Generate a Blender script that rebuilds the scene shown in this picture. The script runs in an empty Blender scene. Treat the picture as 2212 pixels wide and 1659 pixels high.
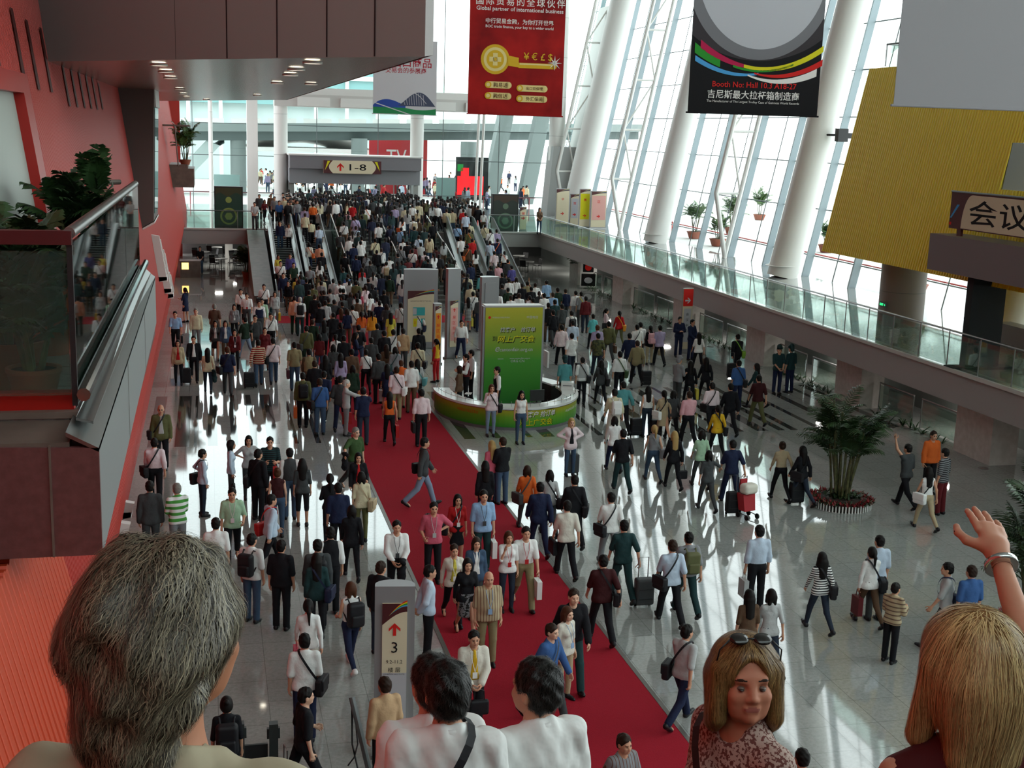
import bpy, bmesh, math, random
import numpy as np
from mathutils import Vector, Matrix
D = bpy.data
SC = bpy.context.scene
COL = SC.collection
PI = math.pi
# ---------------------------------------------------------------- camera
F, CX, CY = 2693.0, 1106.0, 829.5
CAM = np.array([0.0, 0.0, 9.2])
def _axes(vp=(450.0, 265.0), roll=math.radians(1.8)):
    d = np.array([(vp[0]-CX)/F, (vp[1]-CY)/F, 1.0]); d /= np.linalg.norm(d)
    p = math.atan((math.sin(roll)*d[0]-math.cos(roll)*d[1])/d[2])
    up = np.array([math.cos(p)*math.sin(roll), -math.cos(p)*math.cos(roll), -math.sin(p)])
    return np.stack([np.cross(d, up), d, up])
RW = _axes()                                   # world = RW @ (right, down, forward)
cam = D.objects.new('camera', D.cameras.new('camera')); COL.objects.link(cam)
_r, _u, _b = RW @ np.array([1, 0, 0]), RW @ np.array([0, -1, 0]), RW @ np.array([0, 0, -1])
cam.matrix_world = Matrix(((_r[0], _u[0], _b[0], 0), (_r[1], _u[1], _b[1], 0), (_r[2], _u[2], _b[2], 9.2), (0, 0, 0, 1)))
cam.data.sensor_width = 36.0; cam.data.lens = 36.0*F/2212.0
cam.data.clip_start = 0.1; cam.data.clip_end = 1000
SC.camera = cam
def ray(x, y): return RW @ np.array([(x-CX)/F, (y-CY)/F, 1.0])
def atz(x, y, z=0.0):
    r = ray(x, y); return CAM + r*((z-9.2)/r[2])
def aty(x, y, Y):
    r = ray(x, y); return CAM + r*(Y/r[1])
def atx(x, y, X):
    r = ray(x, y); return CAM + r*(X/r[0])
# ---------------------------------------------------------------- light and exposure
w = D.worlds.new('overcast sky'); SC.world = w; w.use_nodes = True
w.node_tree.nodes['Background'].inputs[0].default_value = (0.93, 0.98, 1.0, 1)
w.node_tree.nodes['Background'].inputs[1].default_value = 4.0
SC.view_settings.view_transform = 'Standard'; SC.view_settings.look = 'None'
SC.view_settings.gamma = 1.0; SC.view_settings.exposure = 0.0; SC.view_settings.use_curve_mapping = False
cy = SC.cycles
cy.use_denoising = True; cy.max_bounces = 7; cy.diffuse_bounces = 4; cy.glossy_bounces = 3
cy.transparent_max_bounces = 24; cy.transmission_bounces = 4; cy.sample_clamp_indirect = 6.0
cy.caustics_reflective = False; cy.caustics_refractive = False
# ---------------------------------------------------------------- materials
MATS = {}
def lin(c):
    if isinstance(c, str):
        c = tuple(int(c[i:i+2], 16)/255 for i in (0, 2, 4))
        return tuple(v/12.92 if v <= .04045 else ((v+.055)/1.055)**2.4 for v in c)
    return c
def mat(name, col='808080', rough=.6, metal=0.0, spec=.5, emit=0.0, bump=None, var=None):
    if name in MATS: return MATS[name]
    m = D.materials.new(name); m.use_nodes = True; MATS[name] = m
    nt = m.node_tree; b = nt.nodes['Principled BSDF']; c = (*lin(col), 1)
    b.inputs['Base Color'].default_value = c; b.inputs['Roughness'].default_value = rough
    b.inputs['Metallic'].default_value = metal; b.inputs['Specular IOR Level'].default_value = spec
    if emit: b.inputs['Emission Color'].default_value = c; b.inputs['Emission Strength'].default_value = emit
    m.diffuse_color = c
    if var:                                    # (scale, second colour, detail)
        tc = nt.nodes.new('ShaderNodeTexCoord'); n = nt.nodes.new('ShaderNodeTexNoise')
        n.inputs['Scale'].default_value = var[0]; n.inputs['Detail'].default_value = var[2] if len(var) > 2 else 3
        nt.links.new(tc.outputs['Object'], n.inputs['Vector'])
        r = nt.nodes.new('ShaderNodeValToRGB'); r.color_ramp.elements[0].position = .35; r.color_ramp.elements[1].position = .65
        r.color_ramp.elements[0].color = c; r.color_ramp.elements[1].color = (*lin(var[1]), 1)
        nt.links.new(n.outputs['Fac'], r.inputs['Fac']); nt.links.new(r.outputs['Color'], b.inputs['Base Color'])
    if bump:
        tc = nt.nodes.new('ShaderNodeTexCoord'); n = nt.nodes.new('ShaderNodeTexNoise'); n.inputs['Scale'].default_value = bump[0]
        bp = nt.nodes.new('ShaderNodeBump'); bp.inputs['Strength'].default_value = bump[1]; bp.inputs['Distance'].default_value = .02
        nt.links.new(tc.outputs['Object'], n.inputs['Vector']); nt.links.new(n.outputs['Fac'], bp.inputs['Height'])
        nt.links.new(bp.outputs['Normal'], b.inputs['Normal'])
    return m
def glass_mat(name, tint='e4f2ee', refl=.10, body=.0, bodycol='9fb8b0'):
    if name in MATS: return MATS[name]
    m = D.materials.new(name); m.use_nodes = True; MATS[name] = m; nt = m.node_tree; nt.nodes.clear()
    out = nt.nodes.new('ShaderNodeOutputMaterial'); tr = nt.nodes.new('ShaderNodeBsdfTransparent'); gl = nt.nodes.new('ShaderNodeBsdfGlossy')
    tr.inputs[0].default_value = (*lin(tint), 1); gl.inputs['Roughness'].default_value = .02
    fr = nt.nodes.new('ShaderNodeFresnel'); fr.inputs[0].default_value = 1.4
    mx = nt.nodes.new('ShaderNodeMixShader'); df = nt.nodes.new('ShaderNodeBsdfDiffuse'); df.inputs[0].default_value = (*lin(bodycol), 1)
    m2 = nt.nodes.new('ShaderNodeMixShader'); m2.inputs[0].default_value = body
    ml = nt.nodes.new('ShaderNodeMath'); ml.operation = 'MULTIPLY'; ml.inputs[1].default_value = refl*4
    nt.links.new(fr.outputs[0], ml.inputs[0]); nt.links.new(ml.outputs[0], mx.inputs[0])
    nt.links.new(tr.outputs[0], m2.inputs[1]); nt.links.new(df.outputs[0], m2.inputs[2])
    nt.links.new(m2.outputs[0], mx.inputs[1]); nt.links.new(gl.outputs[0], mx.inputs[2]); nt.links.new(mx.outputs[0], out.inputs[0])
    return m
def stone(name, a, b, rough, scale=9.0, tile=None, spec=.5, speck=.35):
    """speckled polished granite; tile=(width,length) draws thin joints"""
    if name in MATS: return MATS[name]
    m = D.materials.new(name); m.use_nodes = True; MATS[name] = m; nt = m.node_tree; bs = nt.nodes['Principled BSDF']
    bs.inputs['Roughness'].default_value = rough; bs.inputs['Specular IOR Level'].default_value = spec
    tc = nt.nodes.new('ShaderNodeTexCoord'); n1 = nt.nodes.new('ShaderNodeTexNoise'); n1.inputs['Scale'].default_value = scale; n1.inputs['Detail'].default_value = 8
    n1.inputs['Roughness'].default_value = .8
    r = nt.nodes.new('ShaderNodeValToRGB'); r.color_ramp.elements[0].color = (*lin(a), 1); r.color_ramp.elements[1].color = (*lin(b), 1)
    r.color_ramp.elements[0].position = .5-speck/2; r.color_ramp.elements[1].position = .5+speck/2
    nt.links.new(tc.outputs['Object'], n1.inputs['Vector']); nt.links.new(n1.outputs['Fac'], r.inputs['Fac'])
    last = r.outputs['Color']
    if tile:
        br = nt.nodes.new('ShaderNodeTexBrick'); br.offset = 0; br.inputs['Scale'].default_value = 1
        br.inputs['Brick Width'].default_value = tile[0]; br.inputs['Row Height'].default_value = tile[1]; br.inputs['Mortar Size'].default_value = .006
        br.inputs['Color1'].default_value = (1, 1, 1, 1); br.inputs['Color2'].default_value = (.93, .93, .93, 1); br.inputs['Mortar'].default_value = (.55, .55, .55, 1)
        mm = nt.nodes.new('ShaderNodeMix'); mm.data_type = 'RGBA'; mm.blend_type = 'MULTIPLY'; mm.inputs['Factor'].default_value = 1
        nt.links.new(tc.outputs['Object'], br.inputs['Vector']); nt.links.new(last, mm.inputs[6]); nt.links.new(br.outputs['Color'], mm.inputs[7]); last = mm.outputs[2]
    nt.links.new(last, bs.inputs['Base Color'])
    m.diffuse_color = (*lin(a), 1)
    return m
# ---------------------------------------------------------------- mesh helpers
class MB:
    """collects shapes; build() links them as ONE mesh object"""
    def __init__(s): s.v, s.f, s.m = [], [], []
    def add(s, vs, fs, mi=0):
        o = len(s.v); s.v += [tuple(map(float, p)) for p in vs]; s.f += [tuple(i+o for i in f) for f in fs]; s.m += [mi]*len(fs); return s
    def box(s, c, d, mi=0, rot=None):
        hx, hy, hz = d[0]/2, d[1]/2, d[2]/2
        vs = [Vector((x, y, z)) for x in (-hx, hx) for y in (-hy, hy) for z in (-hz, hz)]
        if rot is not None:
            M = rot if isinstance(rot, Matrix) else Matrix.Rotation(rot, 3, 'Z'); vs = [M @ v for v in vs]
        vs = [v+Vector(c) for v in vs]
        return s.add(vs, [(0, 1, 3, 2), (4, 6, 7, 5), (0, 4, 5, 1), (2, 3, 7, 6), (0, 2, 6, 4), (1, 5, 7, 3)], mi)
    def bb(s, a, b, mi=0):
        return s.box([(a[i]+b[i])/2 for i in range(3)], [abs(a[i]-b[i]) for i in range(3)], mi)
    def tube(s, pts, r, n=8, mi=0, cap=True):
        pts = [Vector(p) for p in pts]; k = len(pts); rs = r if isinstance(r, (list, tuple)) else [r]*k
        vs, fs = [], []; ref = None
        for i, p in enumerate(pts):
            t = (pts[min(i+1, k-1)]-pts[max(i-1, 0)]).normalized()
            if ref is None: ref = Vector((0, 0, 1)) if abs(t.z) < .9 else Vector((1, 0, 0))
            a = t.cross(ref).normalized(); b = a.cross(t).normalized(); ref = b
            for j in range(n):
                q = 2*PI*j/n; vs.append(p+(a*math.cos(q)+b*math.sin(q))*rs[i])
        for i in range(k-1):
            for j in range(n): fs.append((i*n+j, i*n+(j+1) % n, (i+1)*n+(j+1) % n, (i+1)*n+j))
        if cap: fs.append(tuple(range(n-1, -1, -1))); fs.append(tuple((k-1)*n+j for j in range(n)))
        return s.add(vs, fs, mi)
    def lathe(s, prof, c=(0, 0, 0), n=24, mi=0, sx=1, sy=1):
        vs, fs = [], []
        for r, z in prof:
            for j in range(n): vs.append((c[0]+sx*r*math.cos(2*PI*j/n), c[1]+sy*r*math.sin(2*PI*j/n), c[2]+z))
        for i in range(len(prof)-1):
            for j in range(n): fs.append((i*n+j, i*n+(j+1) % n, (i+1)*n+(j+1) % n, (i+1)*n+j))
        if prof[0][0] > 1e-4: fs.append(tuple(range(n-1, -1, -1)))
        if prof[-1][0] > 1e-4: fs.append(tuple((len(prof)-1)*n+j for j in range(n)))
        return s.add(vs, fs, mi)
    def prism(s, poly, ext, mi=0):
        n = len(poly); e = Vector(ext); vs = [Vector(p) for p in poly]; vs += [v+e for v in vs]
        fs = [tuple(range(n-1, -1, -1)), tuple(range(n, 2*n))]+[(i, (i+1) % n, n+(i+1) % n, n+i) for i in range(n)]
        return s.add(vs, fs, mi)
    def grid(s, fn, nu, nv, mi=0):
        vs = [fn(i/nu, j/nv) for j in range(nv+1) for i in range(nu+1)]
        return s.add(vs, [(j*(nu+1)+i, j*(nu+1)+i+1, (j+1)*(nu+1)+i+1, (j+1)*(nu+1)+i) for j in range(nv) for i in range(nu)], mi)
    def mesh(s, name, mats, smooth=False):
        me = D.meshes.new(name); me.from_pydata(s.v, [], s.f)
        for m in (mats if isinstance(mats, (list, tuple)) else [mats]): me.materials.append(m)
        if any(s.m): me.polygons.foreach_set('material_index', s.m)
        if smooth: me.polygons.foreach_set('use_smooth', [True]*len(s.f))
        bm = bmesh.new(); bm.from_mesh(me); bmesh.ops.recalc_face_normals(bm, faces=bm.faces); bm.to_mesh(me); bm.free()
        if smooth == 'auto':
            for p in me.polygons: p.use_smooth = True
            me.set_sharp_from_angle(angle=math.radians(35))
        return me
    def build(s, name, mats, parent=None, smooth=False, loc=(0, 0, 0), rz=0):
        return put(name, s.mesh(name, mats, smooth), parent, loc, rz)
def put(name, data, parent=None, loc=(0, 0, 0), rz=0):
    o = D.objects.new(name, data); COL.objects.link(o); o.location = loc; o.rotation_euler = (0, 0, rz)
    if parent: o.parent = parent
    return o
def tag(o, label=None, cat=None, group=None, kind=None):
    for k, v in (('label', label), ('category', cat), ('group', group), ('kind', kind)):
        if v: o[k] = v
    return o
def struct(o): o['kind'] = 'structure'; return o
def thing(name, label, cat, loc=(0, 0, 0), rz=0, group=None):
    return tag(put(name, None, None, loc, rz), label, cat, group)
def dup(root, loc, rz=None, label=None, group=None):
    r = root.copy(); COL.objects.link(r); r.location = loc
    if rz is not None: r.rotation_euler = (0, 0, rz)
    if label: r['label'] = label
    if group: r['group'] = group
    for ch in root.children:
        c = ch.copy(); COL.objects.link(c); c.parent = r
        for g in ch.children:
            d = g.copy(); COL.objects.link(d); d.parent = c
    return r
def textgeo(txt, w=None, h=None, bold=0.0, space=1.0, shear=0.0):
    """lettering as flat polygons centred on the origin in XY, fitted to w x h"""
    cu = D.curves.new('t', 'FONT'); cu.body = txt; cu.align_x = 'CENTER'; cu.resolution_u = 2; cu.offset = bold; cu.space_character = space; cu.shear = shear
    o = D.objects.new('t', cu); COL.objects.link(o); dg = bpy.context.evaluated_depsgraph_get(); dg.update()
    me = o.evaluated_get(dg).to_mesh(); V = np.array([v.co[:] for v in me.vertices]); Fs = [tuple(p.vertices) for p in me.polygons]
    o.evaluated_get(dg).to_mesh_clear(); D.objects.remove(o); D.curves.remove(cu)
    if len(V) == 0: return V, Fs
    lo, hi = V.min(0), V.max(0); V = V-(lo+hi)/2; sz = hi-lo
    sx = w/sz[0] if w else None; sy = h/sz[1] if h else None
    sx = sx or sy; sy = sy or sx
    V[:, 0] *= sx; V[:, 1] *= sy; V[:, 2] = 0
    return V, Fs
def letter(mb, txt, c, w=None, h=None, ux=(1, 0, 0), uy=(0, 0, 1), mi=0, **k):
    V, Fs = textgeo(txt, w, h, **k); ux, uy, c = np.array(ux), np.array(uy), np.array(c)
    if len(V): mb.add([c+ux*v[0]+uy*v[1] for v in V], Fs, mi)
class Board:
    """flat graphics on a plane: origin o (bottom-left), unit axes ux, uy, normal n; layers step out by 1.5 mm"""
    def __init__(s, o, ux, uy, n, mb=None):
        s.o, s.ux, s.uy, s.n = map(lambda q: np.array(q, float), (o, ux, uy, n)); s.mb = mb or MB(); s.l = 1
    def p(s, u, v): return s.o+s.ux*u+s.uy*v+s.n*(s.l*.003)
    def poly(s, pts, mi): s.mb.add([s.p(*q) for q in pts], [tuple(range(len(pts)))], mi); return s
    def rect(s, u0, v0, u1, v1, mi): return s.poly([(u0, v0), (u1, v0), (u1, v1), (u0, v1)], mi)
    def disc(s, u, v, ru, rv, mi, n=32, a0=0, a1=2*PI):
        return s.poly([(u+ru*math.cos(a0+(a1-a0)*i/n), v+rv*math.sin(a0+(a1-a0)*i/n)) for i in range(n if a1-a0 > 6.28 else n+1)], mi)
    def strip(s, lo, hi, mi):
        for i in range(len(lo)-1): s.poly([lo[i], lo[i+1], hi[i+1], hi[i]], mi)
        return s
    def text(s, t, u, v, w=None, h=None, mi=0, **k):
        letter(s.mb, t, s.p(u, v), w, h, s.ux, s.uy, mi, **k); return s
    def up(s): s.l += 1; return s
# ================================================================ the hall
MZ, ME = 2.8, 79.5            # mezzanine level and its far edge
granite = stone('pale granite', '888b87', 'a8aaa7', .04, 14, (.8, .8), .85)
dark_st = stone('dark granite', '2d2c29', '4a4843', .06, 6, None, .5)
deck_st = stone('mezzanine granite', '7c807d', 'a3a6a3', .05, 14, (.9, .9), .6)
steel = mat('brushed steel', '9a9c9b', .32, 1.0); chrome = mat('polished steel', 'c9cccb', .12, 1.0)
white_p = mat('white paint', 'dcdcd8', .45); grey_p = mat('grey metal panel', '77757a', .42, .25)
red_w = mat('red corrugated metal', 'b83a30', .42, 0, .4); red_d = mat('deep red metal', 'a3150c', .4)
dark_m = mat('dark metal', '1f2022', .4); black = mat('black', '0c0c0d', .5)
conc = mat('warm grey plaster', '8c8481', .6); conc_d = mat('brown grey stone', '6d6158', .55, var=(3, '5c5149'))
glass = glass_mat('clear glass', 'f4fbf9', .10); rail_glass = glass_mat('greenish balustrade glass', 'eaf5f0', .1, .04, 'a9cdbf')
lamp_e = mat('lamp glow', 'fff6e0', .5, emit=14)
LEAN = .2
# floor with dark inlaid bands
m = MB(); b0, b1 = 36.15, 43.16
st = [(-1.87, -1.51), (-1.11, -.7), (-.57, -.48), (-.17, .11), (.51, .7), (1.08, 1.25), (1.56, 1.9), (2.34, 2.45), (2.95, 3.1), (7.43, 7.78), (8.4, 8.6), (9.41, 9.58), (9.9, 10.29),
      (11.14, 11.26), (11.68, 11.87), (12.4, 12.75), (13.1, 13.2), (13.6, 13.95), (14.5, 14.62), (15.05, 15.4), (15.9, 16.05), (16.4, 16.6), (17.05, 17.45), (17.79, 18.04), (18.24, 18.49), (19.19, 19.4), (20.1, 20.4), (21.3, 21.5), (21.9, 22.2)]
def q(x0, y0, x1, y1, mi): m.add([(x0, y0, 0), (x1, y0, 0), (x1, y1, 0), (x0, y1, 0)], [(0, 1, 2, 3)], mi)
q(-2.2, -8, 25, b0, 0); q(-2.2, b1, 25, 94, 0); x = -2.2
for a, b in st: q(x, b0, a, b1, 0); q(a, b0, b, b1, 1); x = b
q(x, b0, 25, b1, 0)
struct(m.build('floor', [granite, dark_st]))
# left wall : red corrugated metal folded into a long ridge
ypts = []
y = -8.0
while y < 90: ypts += [(y, 0), (y+.045, 0), (y+.055, .03), (y+.09, .03)]; y += .1
prof = [(-2.08, 0), (-1.52, 3.0), (-2.65, 11.0), (-3.3, 15.5)]
m = MB(); vs, fs = [], []
for yy, o in ypts:
    for px, pz in prof: vs.append((px-o, yy, pz))
n = len(prof)
for i in range(len(ypts)-1):
    for j in range(n-1): fs.append((i*n+j, (i+1)*n+j, (i+1)*n+j+1, i*n+j+1))
m.add(vs, fs, 0)
def wallx(z): return -2.08+.187*z if z < 3 else -1.52-.141*(z-3)
for (yy, zz, L) in [(16.5, 10.5, 1.0), (18.6, 10.35, 1.0), (20, 10.3, 1.0), (21.6, 10.3, 1.0), (24, 9.9, .7), (25.4, 9.9, .7), (26.9, 9.9, .7), (28.4, 9.9, .7), (29.9, 9.9, .7), (31.4, 9.85, .6)]:
    z0, z1 = zz-L*.7, zz+L*.3
    m.add([(wallx(z0)+.02, yy, z0), (wallx(z0)+.02, yy+.28, z0), (wallx(z1)+.02, yy+.28, z1), (wallx(z1)+.02, yy, z1)], [(0, 1, 2, 3)], 1)
m.bb((-3.4, 90, 0), (-1.9, 90.3, 15.5), 0)
struct(m.build('wall_left', [red_w, mat('slot shadow gap', '4a0d0a', .6)]))
# doorway in the red wall, deep red frame
m = MB()
def wq(y0, z0, y1, z1, out, mi):
    p = [(wallx(z0), y0, z0), (wallx(z0), y1, z0), (wallx(z1), y1, z1), (wallx(z1), y0, z1)]
    m.prism([(a-.05, b, c) for a, b, c in p], (out+.05, 0, 0), mi)
wq(11.2, 6.9, 17.3, 9.5, .03, 1); wq(17.3, 6.9, 17.95, 9.75, .16, 0); wq(11.0, 9.5, 17.3, 9.75, .16, 0)
struct(m.build('door_1', [red_d, mat('pale inner door', 'aab0a8', .5)]))
# raised white letters on the wall, seen edge on
for nm, lab, P in (('wall_lettering', 'white raised letters running down the red wall beside the steel ledge', [(42.6, 5.55, 4.0, .5), (44.6, 4.9, 3.35, .45), (46.6, 3.9, 2.9, .4)]),
                   ('wall_lettering', 'short white raised letters low on the red wall near the floor', [(24.2, 1.05, .7, .35), (25.5, 1.15, .75, .35), (26.8, 1.2, .8, .35)])):
    m = MB(); tw = random.Random(4)
    for yy, zt, zb, dep in P:
        for s in (0, .55):
            a, b = zt-s*.3, zb+s*.2
            m.prism([(wallx(a)-.05, yy+s, a), (wallx(b)-.05, yy+s, b), (wallx(b)+dep*.5, yy+s, b+.05), (wallx(a)+dep*.5, yy+s, a-.05)], (0, .18, 0))
        m.prism([(wallx(zb)-.05, yy, zb), (wallx(zb)+dep*.5, yy, zb), (wallx(zb)+dep*.5, yy+.7, zb), (wallx(zb)-.05, yy+.7, zb)], (0, 0, .16))
    tag(m.build(nm, white_p), lab, 'letters')
# pier and overhead gallery with its lit soffit
gal = mat('grey cladding panel', '8f8886', .5, .0); gal_s = mat('glossy metal soffit', '8f8274', .25, .35, bump=(1.2, .08))
m = MB(); GZ = 10.1; fl, fr = Vector((-2.51, 22.2, GZ)), Vector((2.66, 16.0, GZ))
m.add([(-2.7, 22.4, GZ), fr, (2.75, 47, GZ), (-2.7, 62, GZ)], [(0, 1, 2, 3)], 1)
m.add([(-3.2, 23.0, GZ), fr, (2.66, 16.0, 10.83), (2.0, 16.8, 12.4), (-3.2, 23.0, 12.4)], [(0, 1, 2, 3, 4)], 0)
m.add([fr, (2.8, 16.2, GZ+.03), (2.8, 16.2, 10.8), (2.66, 16.0, 10.83)], [(0, 1, 2, 3)], 0)
m.add([(2.8, 16.2, GZ+.03), (2.8, 47, GZ), (2.8, 47, 10.8), (2.8, 16.2, 10.8)], [(0, 1, 2, 3)], 0)
m.add([(-3.2, 23, 12.4), (2.0, 16.8, 12.4), (2.8, 16.2, 10.8), (2.8, 47, 10.8), (-3.2, 62, 12.4)], [(0, 1, 2, 3, 4)], 0)
m.add([(-3.2, 62, GZ), (2.8, 47, GZ), (2.8, 47, 10.8), (-3.2, 62, 12.4)], [(0, 1, 2, 3)], 0)
for px in (268, 380, 490, 598, 705, 808):                       # panel joints
    t = aty(px, 130, 20); t = (t[0]/t[1]); s = (22.2*t+2.51)/(5.17+6.2*t); p = fl.lerp(fr, s)+Vector((-.006, -.008, .01)); dx = Vector((.018, -.02, 0))
    m.add([p, p+dx, p+dx+Vector((0, 0, 2.2)), p+Vector((0, 0, 2.2))], [(0, 1, 2, 3)], 2)
struct(m.build('ceiling_gallery', [gal, gal_s, dark_m]))
m = MB()
pa = [(-2.65, GZ), (-1.52, GZ), (-1.62, 6.3), (-1.95, 6.1)]
m.prism([(px, 38.6, pz) for px, pz in pa], (0, 3.2, 0), 0)
m.prism([(-1.55, 38.9, GZ), (-1.515, 38.9, 9.5), (-1.6, 38.9, 6.5), (-1.63, 38.9, 6.5)], (0, 2.6, 0), 1)
m.prism([(-1.50, 38.7, GZ), (-1.48, 38.7, 9.6), (-1.54, 38.7, 9.6), (-1.56, 38.7, GZ)], (0, 3.0, 0), 2)
m.prism([(-1.95, 38.6, 6.08), (-1.6, 38.6, 6.28), (-1.6, 41.8, 6.28), (-1.95, 41.8, 6.08)], (0, 0, -.06), 2)
struct(m.build('wall_pier', [mat('brown grey pier cladding', '5b5350', .5), glass_mat('dark side glass', '6f8a88', .2, .5, '3d4a48'), white_p]))
# downlights in the soffit
def downlight(loc, lab, grp, r=.11):
    t = thing('downlight', lab, 'downlight', loc, 0, grp)
    MB().lathe([(r*1.25, 0), (r*1.25, -.03), (r, -.03), (r, 0)]).build('rim', white_p, t, smooth=True)
    MB().lathe([(.001, -.012), (r*.98, -.012), (r*.98, 0)]).build('lamp', lamp_e, t)
    return t
dl = None
for k, (px, py) in enumerate([(343, 138), (358, 153), (368, 167), (388, 191), (396, 202), (403, 209), (675, 133), (640, 148), (627, 160), (599, 178), (556, 205), (672, 180), (446, 214)]):
    p = atz(px, py, GZ-.02); lab = 'round downlight glowing in the %s of the overhead gallery soffit' % ('left row' if k < 6 else 'right row')
    if dl is None: dl = downlight(p, lab, 'soffit downlights in the left row')
    else: dup(dl, p, 0, lab, 'soffit downlights in the %s row' % ('left' if k < 6 else 'right'))
# main roof over the hall (above the frame)
m = MB(); m.bb((-9, -8, 27), (34, 104, 27.4)); struct(m.build('ceiling', mat('pale roof lining', 'b9bab8', .7)))
m = MB(); m.bb((-9, -8.3, 0), (34, -8, 17)); struct(m.build('wall_back', mat('pale back wall', 'a8a5a2', .7))); m = MB(); m.bb((-9, -8.2, 17), (34, -8.1, 27)); struct(m.build('added_back_window', glass))  # upper back glazing is unseen, added to light the hall from behind the camera
m = MB(); m.bb((-9, -8, 15.4), (-3.2, 104, 15.6)); m.bb((-9.2, -8, 15.4), (-9, 104, 27)); struct(m.build('wall_left_upper', mat('upper plaster wall', '9c9a97', .7)))
# mezzanine decks
slab_e = mat('grey slab fascia', '9c9896', .5)
m = MB()
def deck(x0, y0, x1, y1): 
    m.bb((x0, y0, MZ-.04), (x1, y1, MZ), 0); m.bb((x0, y0, MZ-.95), (x1, y1, MZ-.045), 1)
deck(21.0, -8, 28.2, 104); deck(-2.0, ME, 3.35, 104); deck(3.35, ME+.3, 14.6, 104); deck(14.6, ME, 21.0, 104)
m.bb((20.9, -8, MZ-.06), (21.0, ME, MZ+.05), 2); m.bb((-1.6, ME-.1, MZ-.06), (3.35, ME, MZ+.04), 2); m.bb((17.4, ME-.1, MZ-.06), (21.0, ME, MZ+.04), 2)
struct(m.build('mezzanine_deck', [deck_st, slab_e, mat('pale coping', 'c2c2bd', .3)]))
m = MB(); m.bb((24.5, -8, 0), (24.8, 92, MZ-.95)); struct(m.build('wall_right', mat('grey green wall', '6c736f', .5, var=(.4, '7a7f7b'))))
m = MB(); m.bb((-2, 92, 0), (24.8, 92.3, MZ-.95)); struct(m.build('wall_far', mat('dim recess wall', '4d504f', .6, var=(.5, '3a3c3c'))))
pier_m = mat('pale stone pier', 'd2cec8', .5, var=(5, 'c4bfb8'))
for k, yy in enumerate((31.5, 39.2, 47.2, 56.0, 65.7, 74.5)):
    m = MB(); m.bb((22.2, yy-.25, 0), (23.1, yy+1.6, MZ-.95)); struct(m.build('trim_%d' % (k+1), pier_m))
for k, (xx, yy) in enumerate(((3.0, 80.3), (1.2, 86), (20, 86), (17.6, 86))):
    m = MB(); m.bb((xx-.25, yy-.25, 0), (xx+.25, yy+.25, MZ-.95)); struct(m.build('trim_%d' % (k+10), white_p))
m = MB(); m.bb((2.2, 72, 0), (3.25, 80.0, 1.2)); m.prism([(2.2, 66.5, 0), (2.2, 79.4, 0), (2.2, 79.4, MZ), (2.2, 66.5, .35)], (1.05, 0, 0)); struct(m.build('trim_20', conc_d))
# unseen lamps with frames, added to brighten the space under the mezzanine
for lx, ly in [(23.6, 26+9*k) for k in range(7)]+[(22.5, 84), (18.5, 85), (0.5, 84), (1.5, 89), (20, 90)]:
    ld = D.lights.new('underside_fill_lamp', 'AREA'); ld.energy = 45; ld.size = .5; ld.color = (1, .97, .9); lo = D.objects.new('underside_fill_lamp', ld); COL.objects.link(lo); lo.location = (lx, ly, MZ-1.0); mm = MB(); [mm.box((lx+a*.28, ly+c*.28, MZ-.98), (.06 if a else .62, .62 if a else .06, .06)) for a, c in ((-1, 0), (1, 0), (0, -1), (0, 1))]; struct(mm.build('fill_lamp_frame', white_p))
# stairs
m = MB(); N = 18
for i in range(N): m.bb((7.45, 66+i*.75, 0), (13.5, 66+(i+1)*.75+.02, (i+1)*MZ/N))
struct(m.build('stair_flight', stone('stair granite', '565855', '72746f', .3, 14)))
m = MB(); m.bb((3.35, 79.2, 0), (14.6, 79.9, MZ-.05)); struct(m.build('trim_21', slab_e))
def ramp(Y): return min(max((Y-66)/13.5, 0), 1)*MZ
# ---------------------------------------------------------------- glazing on the right, leaning outwards
def gx(z): return 28.2+LEAN*(z-MZ)
fin_m = mat('blue grey glazing fin', '8c9aa0', .4, .2); mull = mat('thin grey glazing bar', '5d6566', .4, .4)
m = MB(); m.add([(gx(MZ), -8, MZ), (gx(MZ), 104, MZ), (gx(27), 104, 27), (gx(27), -8, 27)], [(0, 1, 2, 3)]); struct(m.build('window_1', glass))
m = MB()
for k in range(24):
    yy = -4+4.55*k
    m.prism([(gx(MZ)-.42, yy, MZ), (gx(MZ)-.06, yy, MZ), (gx(27)-.06, yy, 27), (gx(27)-.42, yy, 27)], (0, .12, 0), 0)
    m.tube([(gx(MZ)-.02, yy+2.27, MZ), (gx(27)-.02, yy+2.27, 27)], .025, 6, 1)
for k in range(12):
    z = MZ+1.0+2.2*k; m.tube([(gx(z)-.05, -8, z), (gx(z)-.05, 104, z)], .03, 6, 1)
struct(m.build('window_1_bars', [fin_m, mull]))
for k, yy in enumerate((37.0, 54.9, 72.8, 91.0)):
    m = MB(); m.tube([(26.6+LEAN*(z-MZ), yy, z) for z in (MZ, 27)], .72 if yy < 90 else .95, 28)
    m.lathe([(.78, 0), (.78, .02), (.74, .02)], (26.55, yy, MZ+.55), 28)
    struct(m.build('white_column', white_p, smooth='auto'))
for k, yy in enumerate((27.5, 45.5, 63.7, 82.0, 96.0)):
    m = MB(); o = lambda z: (27.35+LEAN*(z-MZ), yy, z); inn = lambda z: (25.95+LEAN*(z-MZ), yy, z)
    m.tube([o(MZ), o(27)], .13, 10); m.tube([o(MZ+.1), inn(6.3), inn(27)], .13, 10)
    z = 6.3; side = 0
    while z < 25:
        m.tube([inn(z), o(z+.02)], .07, 8); m.tube([(inn if side else o)(z), (o if side else inn)(z+3.3)], .06, 8); z += 3.3; side ^= 1
    struct(m.build('glazing_truss', white_p, smooth='auto'))
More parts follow.
